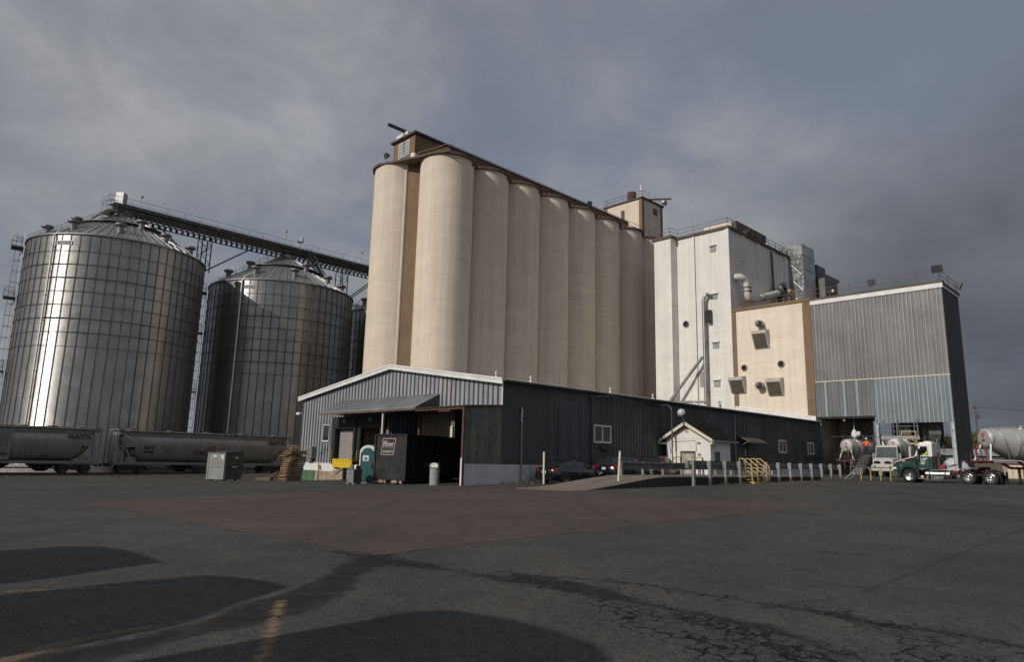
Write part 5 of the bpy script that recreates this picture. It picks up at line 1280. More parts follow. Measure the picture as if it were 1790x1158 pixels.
# ------------------------------------------------------------------ truck scale, guard rails, steps
def build_scale():
    root = uthing('truck_scale', 'raised concrete truck scale with a sloping approach ramp, running along the warehouse', 'truck scale', 0, -7, 0)
    o = (0, -7, 0); zd = .72; v0, v1 = -8.5, -5.0
    dk = mat('ramp concrete', (.185, .155, .125), .85, 0, .2, .8, grain=.12, bump=.2, dirt=(.06, .052, .048), dirt_amt=.75, dirt_s=.9, dscale=(.12, 2.2, 1))
    mb = MB(o); n = 12; R = []
    for i in range(n + 1):
        u = -3.6 + (5.0 + 3.6) * i / n
        zt = max(guv(u, -7) + .006, zd * (lambda t: t * t * (3 - 2 * t) * .35 + t * .65)(min(1, max(0, (u + 3.3) / 8.2))))
        R.append([(u, v0, -.6), (u, v1, -.6), (u, v1, max(zt, guv(u, v1) + .006)), (u, (v0 + v1) / 2, zt), (u, v0, max(zt, guv(u, v0) + .006))])
    mb.loft(R, smooth=False); mb.build('ramp', dk, root)
    mb = MB(o); side = mat('dark scale side with shade', (.04, .033, .027), .9, 0, .3, 1, streak=.2)
    mb.poly([(r[4][0], v0 - .012, -.6) for r in R] + [(r[4][0], v0 - .012, r[4][2] - .03) for r in R[::-1]]); mb.build('ramp_side_shade', side, root)  # dark sheet, deepens the shade on the ramp's unlit side by colour
    mb = MB(o); mb.box((5.0, v0 - .03, zd - .058), (27.5, v1, zd)); mb.build('deck', dk, root)
    mb = MB(o); mb.box((5.02, v0 - .012, -.4), (27.4, v1 - .05, zd - .06)); mb.build('pit_wall', side, root)
build_scale()

def guard_rail(label, u0, u1, v, zfoot, ztop, step, face, group, gap=None, both=True):
    """W-beam rail along u; posts on the side given by face"""
    root = uthing('guard_rail', label, 'guard rail', u0, v, zfoot(u0) if callable(zfoot) else zfoot, group)
    zf = zfoot if callable(zfoot) else (lambda u: zfoot)
    o = (u0, v, zf(u0))
    segs = [(u0 - .3, u1 + .3)] if not gap else [(u0 - .3, gap[0]), (gap[1], u1 + .3)]
    prof = [(0, -.22), (.05, -.19), (.05, -.09), (-.02, -.03), (-.02, .03), (.05, .09), (.05, .19), (0, .22)]
    for a, b in segs:
        mb = MB(o); R = []
        n = max(2, int((b - a) / 2))
        for i in range(n + 1):
            u = a + (b - a) * i / n; w = .012 * sin(u * 2.1)
            R.append([(u, v - face * (.10 + q[0]) + w, ztop - .22 + q[1]) for q in prof])
        mb.loft(R, caps=False, smooth=False, closed=False)
        R2 = [[(p[0], p[1] - face * .012, p[2]) for p in r] for r in R]
        mb.loft(R2, caps=False, smooth=False, closed=False)
        mb.build('rail_beam', M['rail_galv'], root)
    mb = MB(o); mb.loft([[(u0 - .3 - .2 * sin(t), v - face * .1 - .12 * cos(t), ztop - .44 + .44 * q) for t in [pi * i / 8 for i in range(9)]] for q in (0, 1)], caps=False, closed=False); mb.build('end_cap', M['post_grey'], root)
    u = u0; ps = []
    while u <= u1:
        if not gap or u < gap[0] + .1 or u > gap[1] - .1: ps.append(u)
        u += step
    for u in ps:
        mb = MB(o); z0 = zf(u) - .15
        mb.box((u - .075, v - .015 + face * .02, z0), (u - .06, v + face * .17, ztop + .02)); mb.box((u - .06, v + face * .155, z0), (u + .08, v + face * .17, ztop + .02)); mb.box((u - .06, v, z0), (u + .06, v + face * .015, ztop + .02))
        mb.build('post', M['post_grey'], root)
        mb = MB(o); mb.box((u - .05, v - face * .09, ztop - .42), (u + .05, v - .002 * face, ztop)); mb.build('spacer_block', M['post_grey'], root)
    return root
guard_rail('long galvanised guard rail on tall posts along the near side of the truck scale', 7.0, 29.9, -9.0, lambda u: guv(u, -9.0), 1.68, 1.9, -1, 'guard rails of the truck scale', gap=(13.2, 16.4))
guard_rail('galvanised guard rail on the far edge of the scale, before the parked cars', 5.45, 27.0, -5.12, .70, 1.52, 2.3, 1, 'guard rails of the truck scale')

def build_steps():
    # steel steps up to the deck through the gap in the rail
    for k, (uc, lab) in enumerate(((13.85, 'yellow steel steps with handrails at the left end of the guard rail gap'), (15.5, 'yellow steel steps with handrails at the right end of the guard rail gap'))):
        zb = guv(uc, -9.4); root = uthing('steps', lab, 'steps', uc, -9.2, zb, 'yellow steps onto the truck scale')
        o = (uc, -9.2, zb); w = .42
        mb = MB(o)
        for i in range(3): mb.box((uc - w, -9.6 + i * .28, zb + .08 + i * .16), (uc + w, -9.34 + i * .28, zb + .13 + i * .16))
        mb.box((uc - w, -9.68, zb), (uc + w, -9.6, zb + .16)); mb.build('tread', M['yellow_rail'] if k == 0 else M['wood_old'], root)
        for s in (-w, w):
            mb = MB(o); u = uc + s
            top = 2.0 if s < 0 else 1.75
            mb.tube([(u, -9.55, zb), (u, -9.55, zb + 1.1), (u, -8.95, zb + 1.6), (u, -8.7, zb + 1.6), (u, -8.7, .72)], .04, 6); mb.tube([(u, -9.55, zb + .6), (u, -8.95, zb + 1.0), (u, -8.7, zb + 1.0)], .03, 6)
            mb.build('handrail', M['yellow_rail'], root)
    zb = .72; root = uthing('steps', 'yellow railed landing in front of the white scale house window', 'steps', 16.4, -3.4, zb, 'yellow steps onto the truck scale'); o = (16.4, -3.4, zb)
    mb = MB(o); mb.box((16.0, -3.9, .3), (17.35, -1.7, .7)); mb.build('tread', M['conc'], root)
    for v in (-3.75, -1.9):
        mb = MB(o); mb.tube([(15.9, v, .7), (15.9, v, 1.6), (16.7, v, 1.95), (17.3, v, 1.95), (17.3, v, .7)], .04, 6); mb.tube([(15.9, v, 1.15), (16.7, v, 1.4), (17.3, v, 1.4)], .03, 6); mb.build('handrail', M['yellow_rail'], root)
build_steps()

def stake(label, p, h, lean):
    x, y = p; z = gz(x, y); root = thing('marker_post', label, 'marker post', (x, y, z), 0, 'white marker posts')
    mb = MB(); mb.tube([(0, 0, -.1), (lean[0] * .5, lean[1] * .5, h * .5), (lean[0], lean[1], h)], .062, 8); mb.build('post', M['cream'], root)
    mb = MB(); mb.tube([(0, 0, -.02), (0, 0, .05)], .1, 8); mb.build('ground_sleeve', M['galv_dark'], root)
stake('upright white marker post at the left foot of the ramp before the black sedan', (2.12, 42.0), 1.95, (.0, .02))
stake('taller white marker post leaning slightly right beside the ramp, in front of the black SUV', (6.02, 38.4), 1.98, (.13, .02))
# ------------------------------------------------------------------ things standing in the yard
ZUP = Vector((0, 0, 1))
def build_dumpster():
    x, y = -21.6, 51.4; z = gz(x, y) ; rz = radians(-20)
    root = thing('dumpster', 'pale green grey steel dumpster with a dark shaded end, in front of the hopper car', 'dumpster', (x, y, z), rz)
    # local: front faces -y (towards the camera and the sun), right end faces +x
    w, d, h = 1.62, 1.75, 2.02
    mb = MB(); mb.hexa([(-w / 2, 0, .12), (w / 2, 0, .12), (w / 2, d, .12), (-w / 2, d, .12)], [(-w / 2, 0, h), (w / 2, 0, h), (w / 2, d, h + .05), (-w / 2, d, h + .05)])
    for xx in (-w / 2 + .08, w / 2 - .08): mb.box((xx - .07, -.03, .1), (xx + .07, 0.0, h))
    mb.box((-w / 2, -.045, 1.0), (w / 2, -.002, 1.07)); mb.box((-w / 2, -.045, .1), (w / 2, -.002, .18))
    mb.build('body', M['dump_grey'], root)
    mb = MB(); mb.prism([(w / 2 + .003, 0.03, .12), (w / 2 + .003, d, .12), (w / 2 + .003, d + .22, .95), (w / 2 + .003, d + .1, 1.6), (w / 2 + .003, d, h + .04), (w / 2 + .003, .03, h)], (.05, 0, 0))
    mb.box((w / 2 + .05, .2, .95), (w / 2 + .14, d - .1, 1.07)); mb.build('side_panel', M['dump_dark'], root)  # shade of this end is put into the darker panel colour
    mb = MB(); mb.hexa([(-w / 2 - .05, -.06, h + .01), (w / 2 + .08, -.06, h + .01), (w / 2 + .08, d + .1, h + .06), (-w / 2 - .05, d + .1, h + .06)], [(-w / 2 - .05, -.06, h + .07), (w / 2 + .08, -.06, h + .07), (w / 2 + .08, d + .1, h + .14), (-w / 2 - .05, d + .1, h + .14)]); mb.build('lid', M['dump_dark'], root)
    mb = MB(); mb.box((-.28, -.012, 1.72), (0.0, -.002, 1.84)); mb.box((.42, -.012, 1.66), (.72, -.002, 1.88)); mb.box((.56, -.012, 1.5), (.68, -.002, 1.66)); mb.build('sticker', M['letter_white'], root)
    mb = MB()
    for a, b in (((-.30, 1.15), (.18, 1.17)), ((-.30, 1.36), (.18, 1.38)), ((-.30, 1.58), (.18, 1.6)), ((-.30, 1.15), (-.28, 1.6)), ((.16, 1.15), (.18, 1.6))): mb.box((a[0], -.010, a[1]), (b[0], -.002, b[1]))
    mb.build('sticker_frame', M['red_faded'], root)
    mb = MB(); mb.box((w / 2 + .055, .95, 1.62), (w / 2 + .065, 1.3, 1.74)); mb.box((w / 2 + .145, .6, .98), (w / 2 + .152, 1.2, 1.05)); mb.build('side_label', M['letter_white'], root)
    for sx in (-.6, .6):
        mb = MB(); mb.cyl((sx - .06, .3, .08), (sx + .06, .3, .08), .08, n=12); mb.cyl((sx - .06, d - .3, .08), (sx + .06, d - .3, .08), .08, n=12); mb.build('caster', M['black'], root)
build_dumpster()

def build_pallets():
    bx, by = -15.55, 49.6; z = gz(bx, by); rs = random.Random(5)
    L, Wd, H = 1.22, 1.02, .125
    def pallet_parts(root):
        mb = MB(); n = 7
        for k in range(n): x = -L / 2 + .05 + k * (L - .1) / (n - 1); mb.box((x - .05, -Wd / 2, .103), (x + .05, Wd / 2, H))
        mb.build('deck_boards', M['wood'], root)
        mb = MB()
        for y in (-Wd / 2 + .02, 0, Wd / 2 - .02): mb.box((-L / 2, y - .02, .022), (L / 2, y + .02, .101))
        mb.build('stringers', M['wood_old'], root)
        mb = MB()
        for x in (-L / 2 + .05, 0, L / 2 - .05): mb.box((x - .05, -Wd / 2, 0), (x + .05, Wd / 2, .02))
        mb.build('base_boards', M['wood'], root)
    first = None; n = 16
    plain = 'weathered wooden pallet in the tall leaning pallet stack left of the warehouse gable'
    for k in range(n):
        h = z + .005 + k * .1335; off = k * .006
        x, y = bx + rs.uniform(-.05, .05) + off * 4, by + rs.uniform(-.05, .05); a = ROT + radians(rs.uniform(-4, 4))
        if k == 0: lab = 'lowest wooden pallet carrying the tall leaning stack'
        elif k == n - 1: lab = 'topmost wooden pallet of the tall leaning stack, under the loose boards'
        elif k == 13: lab = 'wooden pallet pushed far out to the left near the top of the stack'; x -= .42
        else: lab = plain
        if first is None:
            first = thing('pallet', lab, 'pallet', (x, y, h), a, 'wooden pallets in the leaning stack'); pallet_parts(first); o = first
        else:
            o = copy_tree(first); o.location = (x, y, h); o.rotation_euler = (0, 0, a); o['label'] = lab
    # loose timber on top
    zt = z + n * .1335 + .01
    for k in range(7):
        mb = MB(); l = rs.uniform(.5, 1.0); mb.box((-l / 2, -.05, 0), (l / 2, .05, .03)); mb.box((-l / 2, -.015, -.045), (-l / 2 + .1, .015, 0))
        o = mb.build('loose_board', M['wood']); o.location = (bx + rs.uniform(-.3, .25) + .05, by + rs.uniform(-.25, .25), zt + .05 + k * .045); o.rotation_euler = (rs.uniform(-.12, .12), rs.uniform(-.2, .25), rs.uniform(-.9, .9))
        tag(o, 'loose broken board in the pale heap on top of the pallet stack', 'board', 'loose boards on the pallet stack')
    # crate-like frame lying at the foot, and the white rack behind
    root = thing('broken_pallet', 'old dark pallet leaning on the left foot of the pallet stack', 'pallet', (bx - 1.15, by + .3, z), radians(-20)); root.scale = (.8, .8, .8)
    mb = MB()
    m = Matrix.Rotation(radians(-38), 3, 'Y')
    for k in range(6): mb.rbox(m @ Vector((-.55 + k * .22, 0, .1)) + Vector((.1, 0, .38)), (.1, .95, .02), m)
    mb.build('deck_boards', M['wood_old'], root)
    mb = MB()
    for y in (-.42, 0, .42): mb.rbox(m @ Vector((0, y, .04)) + Vector((.1, 0, .38)), (1.2, .04, .09), m)
    mb.build('stringers', M['wood_old'], root)
    root = thing('timber_bundle', 'low pile of dark timber lying beside the foot of the pallet stack', 'timber', (bx - 1.75, by - .1, z), radians(10))
    for k in range(4): mb = MB(); mb.box((-.5, -.4 + k * .2, 0), (.45, -.24 + k * .2, .16 + .05 * (k % 2))); mb.build('plank', M['wood_old'], root)
build_pallets()

def build_container():
    """roll-off container standing skewed in front of the open bay"""
    A = radians(27.5); x, y = -6.25, 42.15; z = gz(x, y)
    root = thing('roll_off_container', 'black roll-off waste container standing skewed in front of the open bay', 'container', (x, y, z - .02), pi / 2 - A)
    # local: x away from the camera along its length, y to the left, origin at front right bottom corner
    Wd, L, z0, H = 2.35, 6.0, .30, 2.92
    mb = MB(); t = .08
    mb.box((0, 0, z0), (L, t, H)); mb.box((0, Wd - t, z0), (L, Wd, H)); mb.box((0, t, z0), (t, Wd - t, H - .02)); mb.box((L - t, t, z0), (L, Wd - t, H)); mb.box((t, t, z0), (L - t, Wd - t, z0 + .1))
    mb.box((-.06, -.06, H), (L + .04, .12, H + .1)); mb.box((-.06, Wd - .12, H), (L + .04, Wd + .06, H + .1)); mb.box((-.06, .12, H + .001), (.12, Wd - .12, H + .1))
    for a in (0.0, Wd): mb.box((-.07, a - .06, z0), (.06, a + .06, H - .002))
    mb.box((-.10, -.06, z0 - .06), (.3, Wd + .06, z0 + .12))
    k = .7
    while k < L - .1: mb.box((k, -.055, z0 + .15), (k + .1, -.001, H - .15)); k += 1.05
    mb.box((.1, -.07, z0 + 1.75), (L, -.057, z0 + 1.85))
    mb.build('body', M['blackpaint'], root, bevel=.012)
    mb = MB(); mb.box((.1, .55, z0 - .18), (L, .72, z0 - .062)); mb.box((.1, Wd - .72, z0 - .18), (L, Wd - .55, z0 - .062)); mb.box((-.15, .5, .08), (.5, .8, z0 - .065)); mb.box((-.15, Wd - .8, .08), (.5, Wd - .5, z0 - .065)); mb.build('skid_rail', M['stone'], root)
    for yy in (.28, .88, Wd - .88, Wd - .28):
        mb = MB(); mb.cyl((.05, yy - .09, .13), (.05, yy + .09, .13), .13, n=16); mb.build('roller', M['stone'], root)
    def sign(px, py, pz, right, k, mm, mr):
        right = Vector(right); nrm = right.cross(ZUP)
        c = Vector((px, py, pz)); w, h, sh = .95 * k, .98 * k, .12 * k
        P = lambda a, b: c + right * (a * w / 2 + (b + 1) / 2 * sh - sh / 2) + ZUP * (b * h / 2)
        mb = MB()
        q = [P(-1, -1), P(1, -1), P(1, 1), P(-1, 1)]
        for i in range(4): mb.beam(q[i] + nrm * .006, q[(i + 1) % 4] + nrm * .006, .012, .04 * k, up=nrm.cross((q[(i + 1) % 4] - q[i]).normalized()))
        mb.build('sign_border', mr, root)
        text('lettering', 'Efficient', .34 * k, c + ZUP * .17 * k + nrm * .012, right, ZUP, mm, root, extr=.006, width=.80 * k, shear=.3)
        text('lettering', '763-403-9515', .17 * k, c - ZUP * .30 * k + nrm * .012, right, ZUP, mm, root, extr=.006, width=.82 * k)
        mb = MB(); mb.rbox(c - ZUP * .09 * k + nrm * .008, (.78 * k, .05 * k, .006), Matrix((right, ZUP, nrm)).transposed()); mb.build('sign_line', M['green_paint'], root)
    sign(-.005, Wd * .58, z0 + 1.95, (0, -1, 0), 1.0, M['letter_white'], mat('faded pink line', (.5, .33, .32), .6, 0, .1, 4))
    gm = mat('dim lettering', (.09, .09, .10), .6, 0, .2, 4)
    sign(4.0, -.06, z0 + 1.0, (1, 0, 0), 1.0, gm, gm)
    mb = MB(); mb.prism([(1.9, -.062, z0 + .75), (2.4, -.062, z0 + .75), (2.4, -.062, z0 + 1.05), (1.9, -.062, z0 + 1.05)], (0, .004, 0)); mb.build('side_decal', gm, root)
    mb = MB(); mb.beam((1.2, -.065, .55), (2.0, -.065, 1.0), .02, .06); mb.beam((1.2, -.065, 1.0), (2.0, -.065, .55), .02, .06); mb.build('brace', M['blackpaint'], root)
    mb = MB(); mb.box((-.085, Wd - .05, z0 - .15), (-.02, Wd + .02, z0 + .1)); mb.build('reflector', M['tail'], root)
build_container()

def build_toilet():
    x, y = -8.72, 43.9; z = gz(x, y); A = radians(-8)
    root = thing('portable_toilet', 'green portable toilet with a white rounded roof beside the black container', 'portable toilet', (x, y, z), A)
    w = .98; d = 1.1; h = 1.92
    mb = MB(); mb.box((-w / 2, -d / 2, .1), (w / 2, d / 2, h)); mb.build('cabin', M['toilet_green'], root, bevel=.03)
    mb = MB(); mb.box((-w / 2 - .03, -d / 2 - .03, 0), (w / 2 + .03, d / 2 + .03, .1)); mb.build('base', M['wash_grey'], root)
    n = 14
    arc = [(w / 2 * 1.06 * cos(pi * i / n), h - .02 + .46 * sin(pi * i / n)) for i in range(n + 1)]
    mb = MB(); mb.prism([(a, -d / 2 - .06, b) for a, b in arc], (0, d + .12, 0)); mb.build('roof', M['mail_white'], root)
    mb = MB(); arc2 = [(w / 2 * .80 * cos(pi * i / n), h - .06 + .34 * sin(pi * i / n)) for i in range(n + 1)]
    mb.prism([(a, -d / 2 - .075, b) for a, b in arc2] + [(-w / 2 * .80, -d / 2 - .075, .14), (w / 2 * .80, -d / 2 - .075, .14)], (0, .05, 0)); dr = mb.build('door', M['toilet_green'], root)
    mb = MB(); mb.box((.26, -d / 2 - .11, .95), (.36, -d / 2 - .076, 1.25)); mb.build('handle', M['black'], dr)
    mb = MB(); mb.box((-.30, -d / 2 - .085, 1.38), (.08, -d / 2 - .077, 1.72)); nt = mb.build('door_notice', M['mail_white'], dr)
    mb = MB(); mb.box((-.2, -d / 2 - .089, 1.42), (.0, -d / 2 - .086, 1.62)); mb.build('notice_print', mat('blue print', (.10, .15, .42), .6, 0, .3, 9), nt)
    for s in (-1, 1):
        mb = MB(); mb.box((s * w / 2 - .035, -d / 2 - .05, .1), (s * w / 2 + .035, -d / 2 + .05, h)); mb.build('corner_post', M['mail_white'], root)
build_toilet()

def build_wash():
    x, y = -9.35, 42.3; z = gz(x, y); root = thing('wash_station', 'grey hand wash station with twin basins standing before the green toilet', 'wash station', (x, y, z), radians(-35))
    mb = MB(); mb.hexa([(-.36, -.38, .12), (.36, -.38, .12), (.40, .4, .12), (-.40, .4, .12)], [(-.42, -.44, 1.05), (.42, -.44, 1.05), (.42, .42, 1.05), (-.42, .42, 1.05)]); mb.box((-.45, -.47, 1.05), (.45, .45, 1.1)); mb.build('tank', M['wash_grey'], root, bevel=.03, seg=2)
    mb = MB(); mb.hexa([(.365, -.37, .13), (.372, -.37, .13), (.412, .39, .13), (.405, .39, .13)], [(.422, -.43, 1.04), (.43, -.43, 1.04), (.43, .41, 1.04), (.422, .41, 1.04)]); mb.build('side_panel', M['dump_dark'], root)
    for sx in (-.3, .3): mb = MB(); mb.box((sx - .1, -.36, 0), (sx + .1, -.2, .125)); mb.box((sx - .1, .2, 0), (sx + .1, .36, .125)); mb.build('foot', M['wash_grey'], root)
    mb = MB(); mb.box((-.35, -.2, 1.1), (-.05, .15, 1.42)); mb.build('towel_box', M['galv'], root, bevel=.03)
    mb = MB(); mb.lathe((.18, 0, 1.1), [(.12, 0), (.16, .08), (.16, .2), (.1, .32), (.01, .35)], 14); mb.build('soap_bottle', M['mail_white'], root)
    mb = MB(); mb.box((.28, -.15, 1.1), (.45, .2, 1.36)); mb.build('pump', M['black'], root, bevel=.02); root.scale = (.78, .78, .82)
build_wash()

def build_mailbox():
    x, y = -4.35, 41.0; z = gz(x, y); root = thing('mailbox_post', 'white mailbox on a fat concrete filled pipe standing in front of the container', 'mailbox', (x, y, z), radians(-8))
    mb = MB(); mb.lathe((0, 0, 0), [(.285, -.1), (.285, .98), (.27, 1.0), (.01, 1.0)], 28)
    for h in (.33, .66): mb.lathe((0, 0, 0), [(.285, h), (.298, h + .015), (.285, h + .03)], 28)
    mb.build('post', M['conc'], root)
    mb = MB(); n = 10; w = .24
    pr = [(-w, 0), (w, 0)] + [(w * cos(pi * i / n), .17 + .12 * sin(pi * i / n)) for i in range(n + 1)]
    mb.prism([(a, -.32, 1.0 + b) for a, b in pr], (0, .62, 0)); bx = mb.build('mailbox', M['post_grey'], root)
    mb = MB(); mb.prism([(a * .86 + .06, -.335, 1.02 + b * .92) for a, b in pr], (0, .013, 0)); mb.build('door', M['mail_white'], bx)
    mb = MB(); mb.box((.25, -.1, 1.15), (.262, -.06, 1.42)); mb.box((.25, -.1, 1.34), (.262, .06, 1.42)); mb.build('flag', M['red'], bx)
build_mailbox()

# ------------------------------------------------------------------ wheels
def wheel(parent, c, r, w, rim_r, axis='Y', out=1, rim_m='alu', holes=10, name='wheel'):
    """tyre with rim as its child; out = side the outer face looks to"""
    ax = {'Y': Vector((0, 1, 0)), 'X': Vector((1, 0, 0))}[axis]; c = Vector(c)
    mb = MB(); pr = [(rim_r, -w / 2), (r * .93, -w / 2), (r, -w * .32), (r, w * .32), (r * .93, w / 2), (rim_r, w / 2)]
    mb.lathe(c, pr, 32, axis); t = mb.build(name, M['tyre'], parent)
    mb = MB(); e = out * w / 2
    mb.lathe(c, [(rim_r + .01, e * 1.0), (rim_r - .02, e * .92), (rim_r * .88, e * .35), (rim_r * .55, e * .15), (rim_r * .42, e * .5), (rim_r * .28, e * .8), (.001, e * .85)], 28, axis)
    mb.build('rim', M[rim_m], t)
    if holes:
        mb = MB()
        for k in range(holes):
            a = 2 * pi * k / holes; off = Vector((rim_r * .7 * sin(a), 0, rim_r * .7 * cos(a))) if axis == 'Y' else Vector((0, rim_r * .7 * cos(a), rim_r * .7 * sin(a)))
            mb.cyl(c + off + ax * e * .22, c + off + ax * e * .34, rim_r * .11, n=10)
        mb.build('rim_hole', M['dark'], t)
    return t

# ------------------------------------------------------------------ cars (local x forward, y left)
def car(name, label, u, v, spec, paint, kind, yaw=0):
    zg = guv(u, v); root = thing(name, label, 'car' if kind != 'pickup' else 'pickup truck', W(u, v, zg), ROT + yaw)
    L, Wd = spec['L'], spec['W']; hw = Wd / 2
    prof = spec['deck']         # (x, z of body top, half width factor)
    def section(x, zt, k, zb):
        y = hw * k
        return [(x, -y * .82, zb), (x, -y * .97, zb + .10), (x, -y, zb + .30), (x, -y * .985, (zb + zt) / 2 + .08), (x, -y * .93, zt - .05), (x, -y * .80, zt), (x, 0, zt + .025),
                (x, y * .80, zt), (x, y * .93, zt - .05), (x, y * .985, (zb + zt) / 2 + .08), (x, y, zb + .30), (x, y * .97, zb + .10), (x, y * .82, zb)]
    mb = MB(); mb.loft([section(x, zt, k, zb) for x, zt, k, zb in prof]); mb.build('body', paint, root, sharp=50)
    # greenhouse: stations x, roof z, half width at belt, half width at roof
    gh = spec['cabin']; zb = spec['belt']
    def gsec(x, zt, wb, wr):
        z0 = zb - .04; zm = z0 + (zt - z0) * .88 if zt > z0 else z0
        return [(x, -wb, z0), (x, -(wb + (wr - wb) * .86), zm), (x, -wr * .86, zt), (x, 0, zt + .02), (x, wr * .86, zt), (x, (wb + (wr - wb) * .86), zm), (x, wb, z0)]
    mb = MB(); mb.loft([gsec(*q) for q in gh], closed=False, caps=False); mb.build('glasshouse', M['glass'], root, sharp=50)
    mb = MB(); R = [q for q in gh if q[1] > spec['roofmin']]
    mb.loft([[(x, -wr * .95, zt - .03), (x, -wr * .85, zt + .012), (x, 0, zt + .035), (x, wr * .85, zt + .012), (x, wr * .95, zt - .03)] for x, zt, wb, wr in R], closed=False, caps=False)
    for s in (-1, 1):
        for (xa, xb) in spec['pillars']:
            f = lambda x, t: None
            def at(x):
                for g0, g1 in zip(gh[:-1], gh[1:]):
                    if g0[0] <= x <= g1[0]:
                        k = (x - g0[0]) / (g1[0] - g0[0]); return [g0[i] + (g1[i] - g0[i]) * k for i in range(4)]
                return gh[0] if x < gh[0][0] else gh[-1]
            lo = at(xa); hi = at(xb)
            mb.beam((lo[0], s * (lo[2] + .012), zb - .03), (hi[0], s * (hi[3] * .95 + .015), hi[1] - .03), .05, .085, up=(1, 0, 0))
    mb.build('roof', paint, root)
    for s in (-1, 1):
        for xw in spec['axles']:
            wheel(root, (xw, s * (hw - .085), spec['tyre']), spec['tyre'], .22, spec['tyre'] * .66, 'Y', s, 'galv', 7)
            mb = MB(); n = 12; r = spec['tyre'] + .07
            pts = [(xw + r * cos(pi * i / n - .1), spec['tyre'] + r * sin(pi * i / n)) for i in range(n + 1)]
            mb.prism([(a, s * (hw + .004), b) for a, b in pts] , (0, -s * .02, 0)); mb.build('wheel_arch', M['black'], root)
    for s in (-1, 1):
        mb = MB(); a = spec['tail']; mb.prism([(a[0], s * (hw * .55), a[1]), (a[0] - .015, s * (hw * .55), a[2]), (a[0] - .005, s * hw * .93, a[2]), (a[0] + .12, s * (hw * .99), a[2] - .02), (a[0] + .12, s * (hw * .99), a[1] + .03)], (-.03, 0, 0)); mb.build('tail_light', M['tail'], root)
        mb = MB(); mb.box((spec['mirror'][0], s * hw, spec['mirror'][1]), (spec['mirror'][0] + .14, s * (hw + .18), spec['mirror'][1] + .14)); mb.build('mirror', paint, root, bevel=.03)
        mb = MB(); xf = prof[-1][0]; mb.box((xf - .12, s * hw * .5, spec['belt'] - .36), (xf - .02, s * hw * .85, spec['belt'] - .22)); mb.build('headlight', M['glass_pale'], root)
    xr = prof[0][0]
    mb = MB(); mb.box((xr - .02 + spec['plx'], -.16, spec['plz']), (xr - .005 + spec['plx'], .16, spec['plz'] + .16)); mb.build('number_plate', M['plate'], root)
    mb = MB(); mb.box((xr + spec['plx'] - .012, -hw * .55, spec['plz'] + .19), (xr + spec['plx'] - .002, hw * .55, spec['plz'] + .215)); mb.build('trim_strip', M['chrome'], root)
    mb = MB(); mb.box((xr - .06, -hw * .86, .30), (xr + .10, hw * .86, .52)); mb.build('bumper', M['black'] if kind == 'suv' else paint, root, bevel=.04, seg=2)
    return root
sedan = dict(L=4.85, W=1.83, belt=.98, roofmin=1.33, tyre=.33, axles=(1.02, 3.83), mirror=(3.05, 1.0), tail=(.02, .78, .98), plx=-.02, plz=.66, pillars=((.55, 1.35), (2.15, 2.1), (3.55, 2.75)),
    deck=[(0.0, .92, .84, .32), (.12, 1.0, .93, .24), (.7, 1.02, .98, .2), (1.5, .99, 1.0, .2), (2.6, .98, 1.0, .2), (3.4, .98, 1.0, .2), (4.1, .90, .98, .2), (4.6, .78, .90, .22), (4.82, .62, .72, .28)],
    cabin=[(.45, 1.0, .78, .70), (1.0, 1.28, .80, .66), (1.5, 1.42, .82, .63), (2.1, 1.46, .82, .63), (2.6, 1.42, .82, .63), (3.1, 1.26, .81, .66), (3.65, .97, .78, .72)])
car('sedan', 'black sedan parked along the warehouse wall, behind the shorter white marker post', 2.15, -1.65, sedan, M['car_black'], 'sedan')
suv = dict(L=4.5, W=1.96, belt=1.12, roofmin=1.58, tyre=.36, axles=(.95, 3.55), mirror=(3.0, 1.12), tail=(.03, .92, 1.14), plx=-.02, plz=.86, pillars=((.12, .5), (1.25, 1.25), (2.2, 2.15), (3.35, 2.75)),
    deck=[(0.0, 1.06, .86, .40), (.1, 1.12, .95, .32), (.8, 1.13, 1.0, .28), (2.0, 1.12, 1.0, .28), (3.2, 1.10, 1.0, .28), (3.9, 1.02, .97, .28), (4.35, .90, .88, .3), (4.5, .70, .74, .36)],
    cabin=[(.06, 1.12, .84, .76), (.38, 1.60, .84, .70), (.7, 1.70, .85, .69), (1.6, 1.74, .86, .69), (2.4, 1.71, .86, .69), (2.9, 1.55, .85, .72), (3.45, 1.10, .82, .77)])
s_ = car('suv', 'near black SUV parked ahead of the sedan, behind the taller leaning marker post', 7.2, -2.35, suv, M['car_navy'], 'suv')
pick = dict(L=5.0, W=1.85, belt=1.15, roofmin=1.6, tyre=.37, axles=(.95, 3.95), mirror=(3.2, 1.2), tail=(.02, .85, 1.12), plx=-.02, plz=.6, pillars=((1.95, 2.1), (2.5, 2.5), (3.65, 3.15)),
    deck=[(0.0, 1.08, .94, .42), (.1, 1.12, .99, .34), (1.9, 1.12, 1.0, .34), (3.4, 1.14, 1.0, .34), (4.3, 1.08, .97, .34), (4.85, 1.0, .92, .36), (5.0, .75, .84, .4)],
    cabin=[(1.88, 1.14, .84, .74), (2.05, 1.72, .84, .70), (2.6, 1.80, .84, .70), (3.05, 1.74, .84, .70), (3.75, 1.14, .82, .76)])
car('pickup_truck', 'deep red pickup truck parked between the SUV and the white scale house', 11.7, -1.75, pick, M['car_red'], 'pickup')
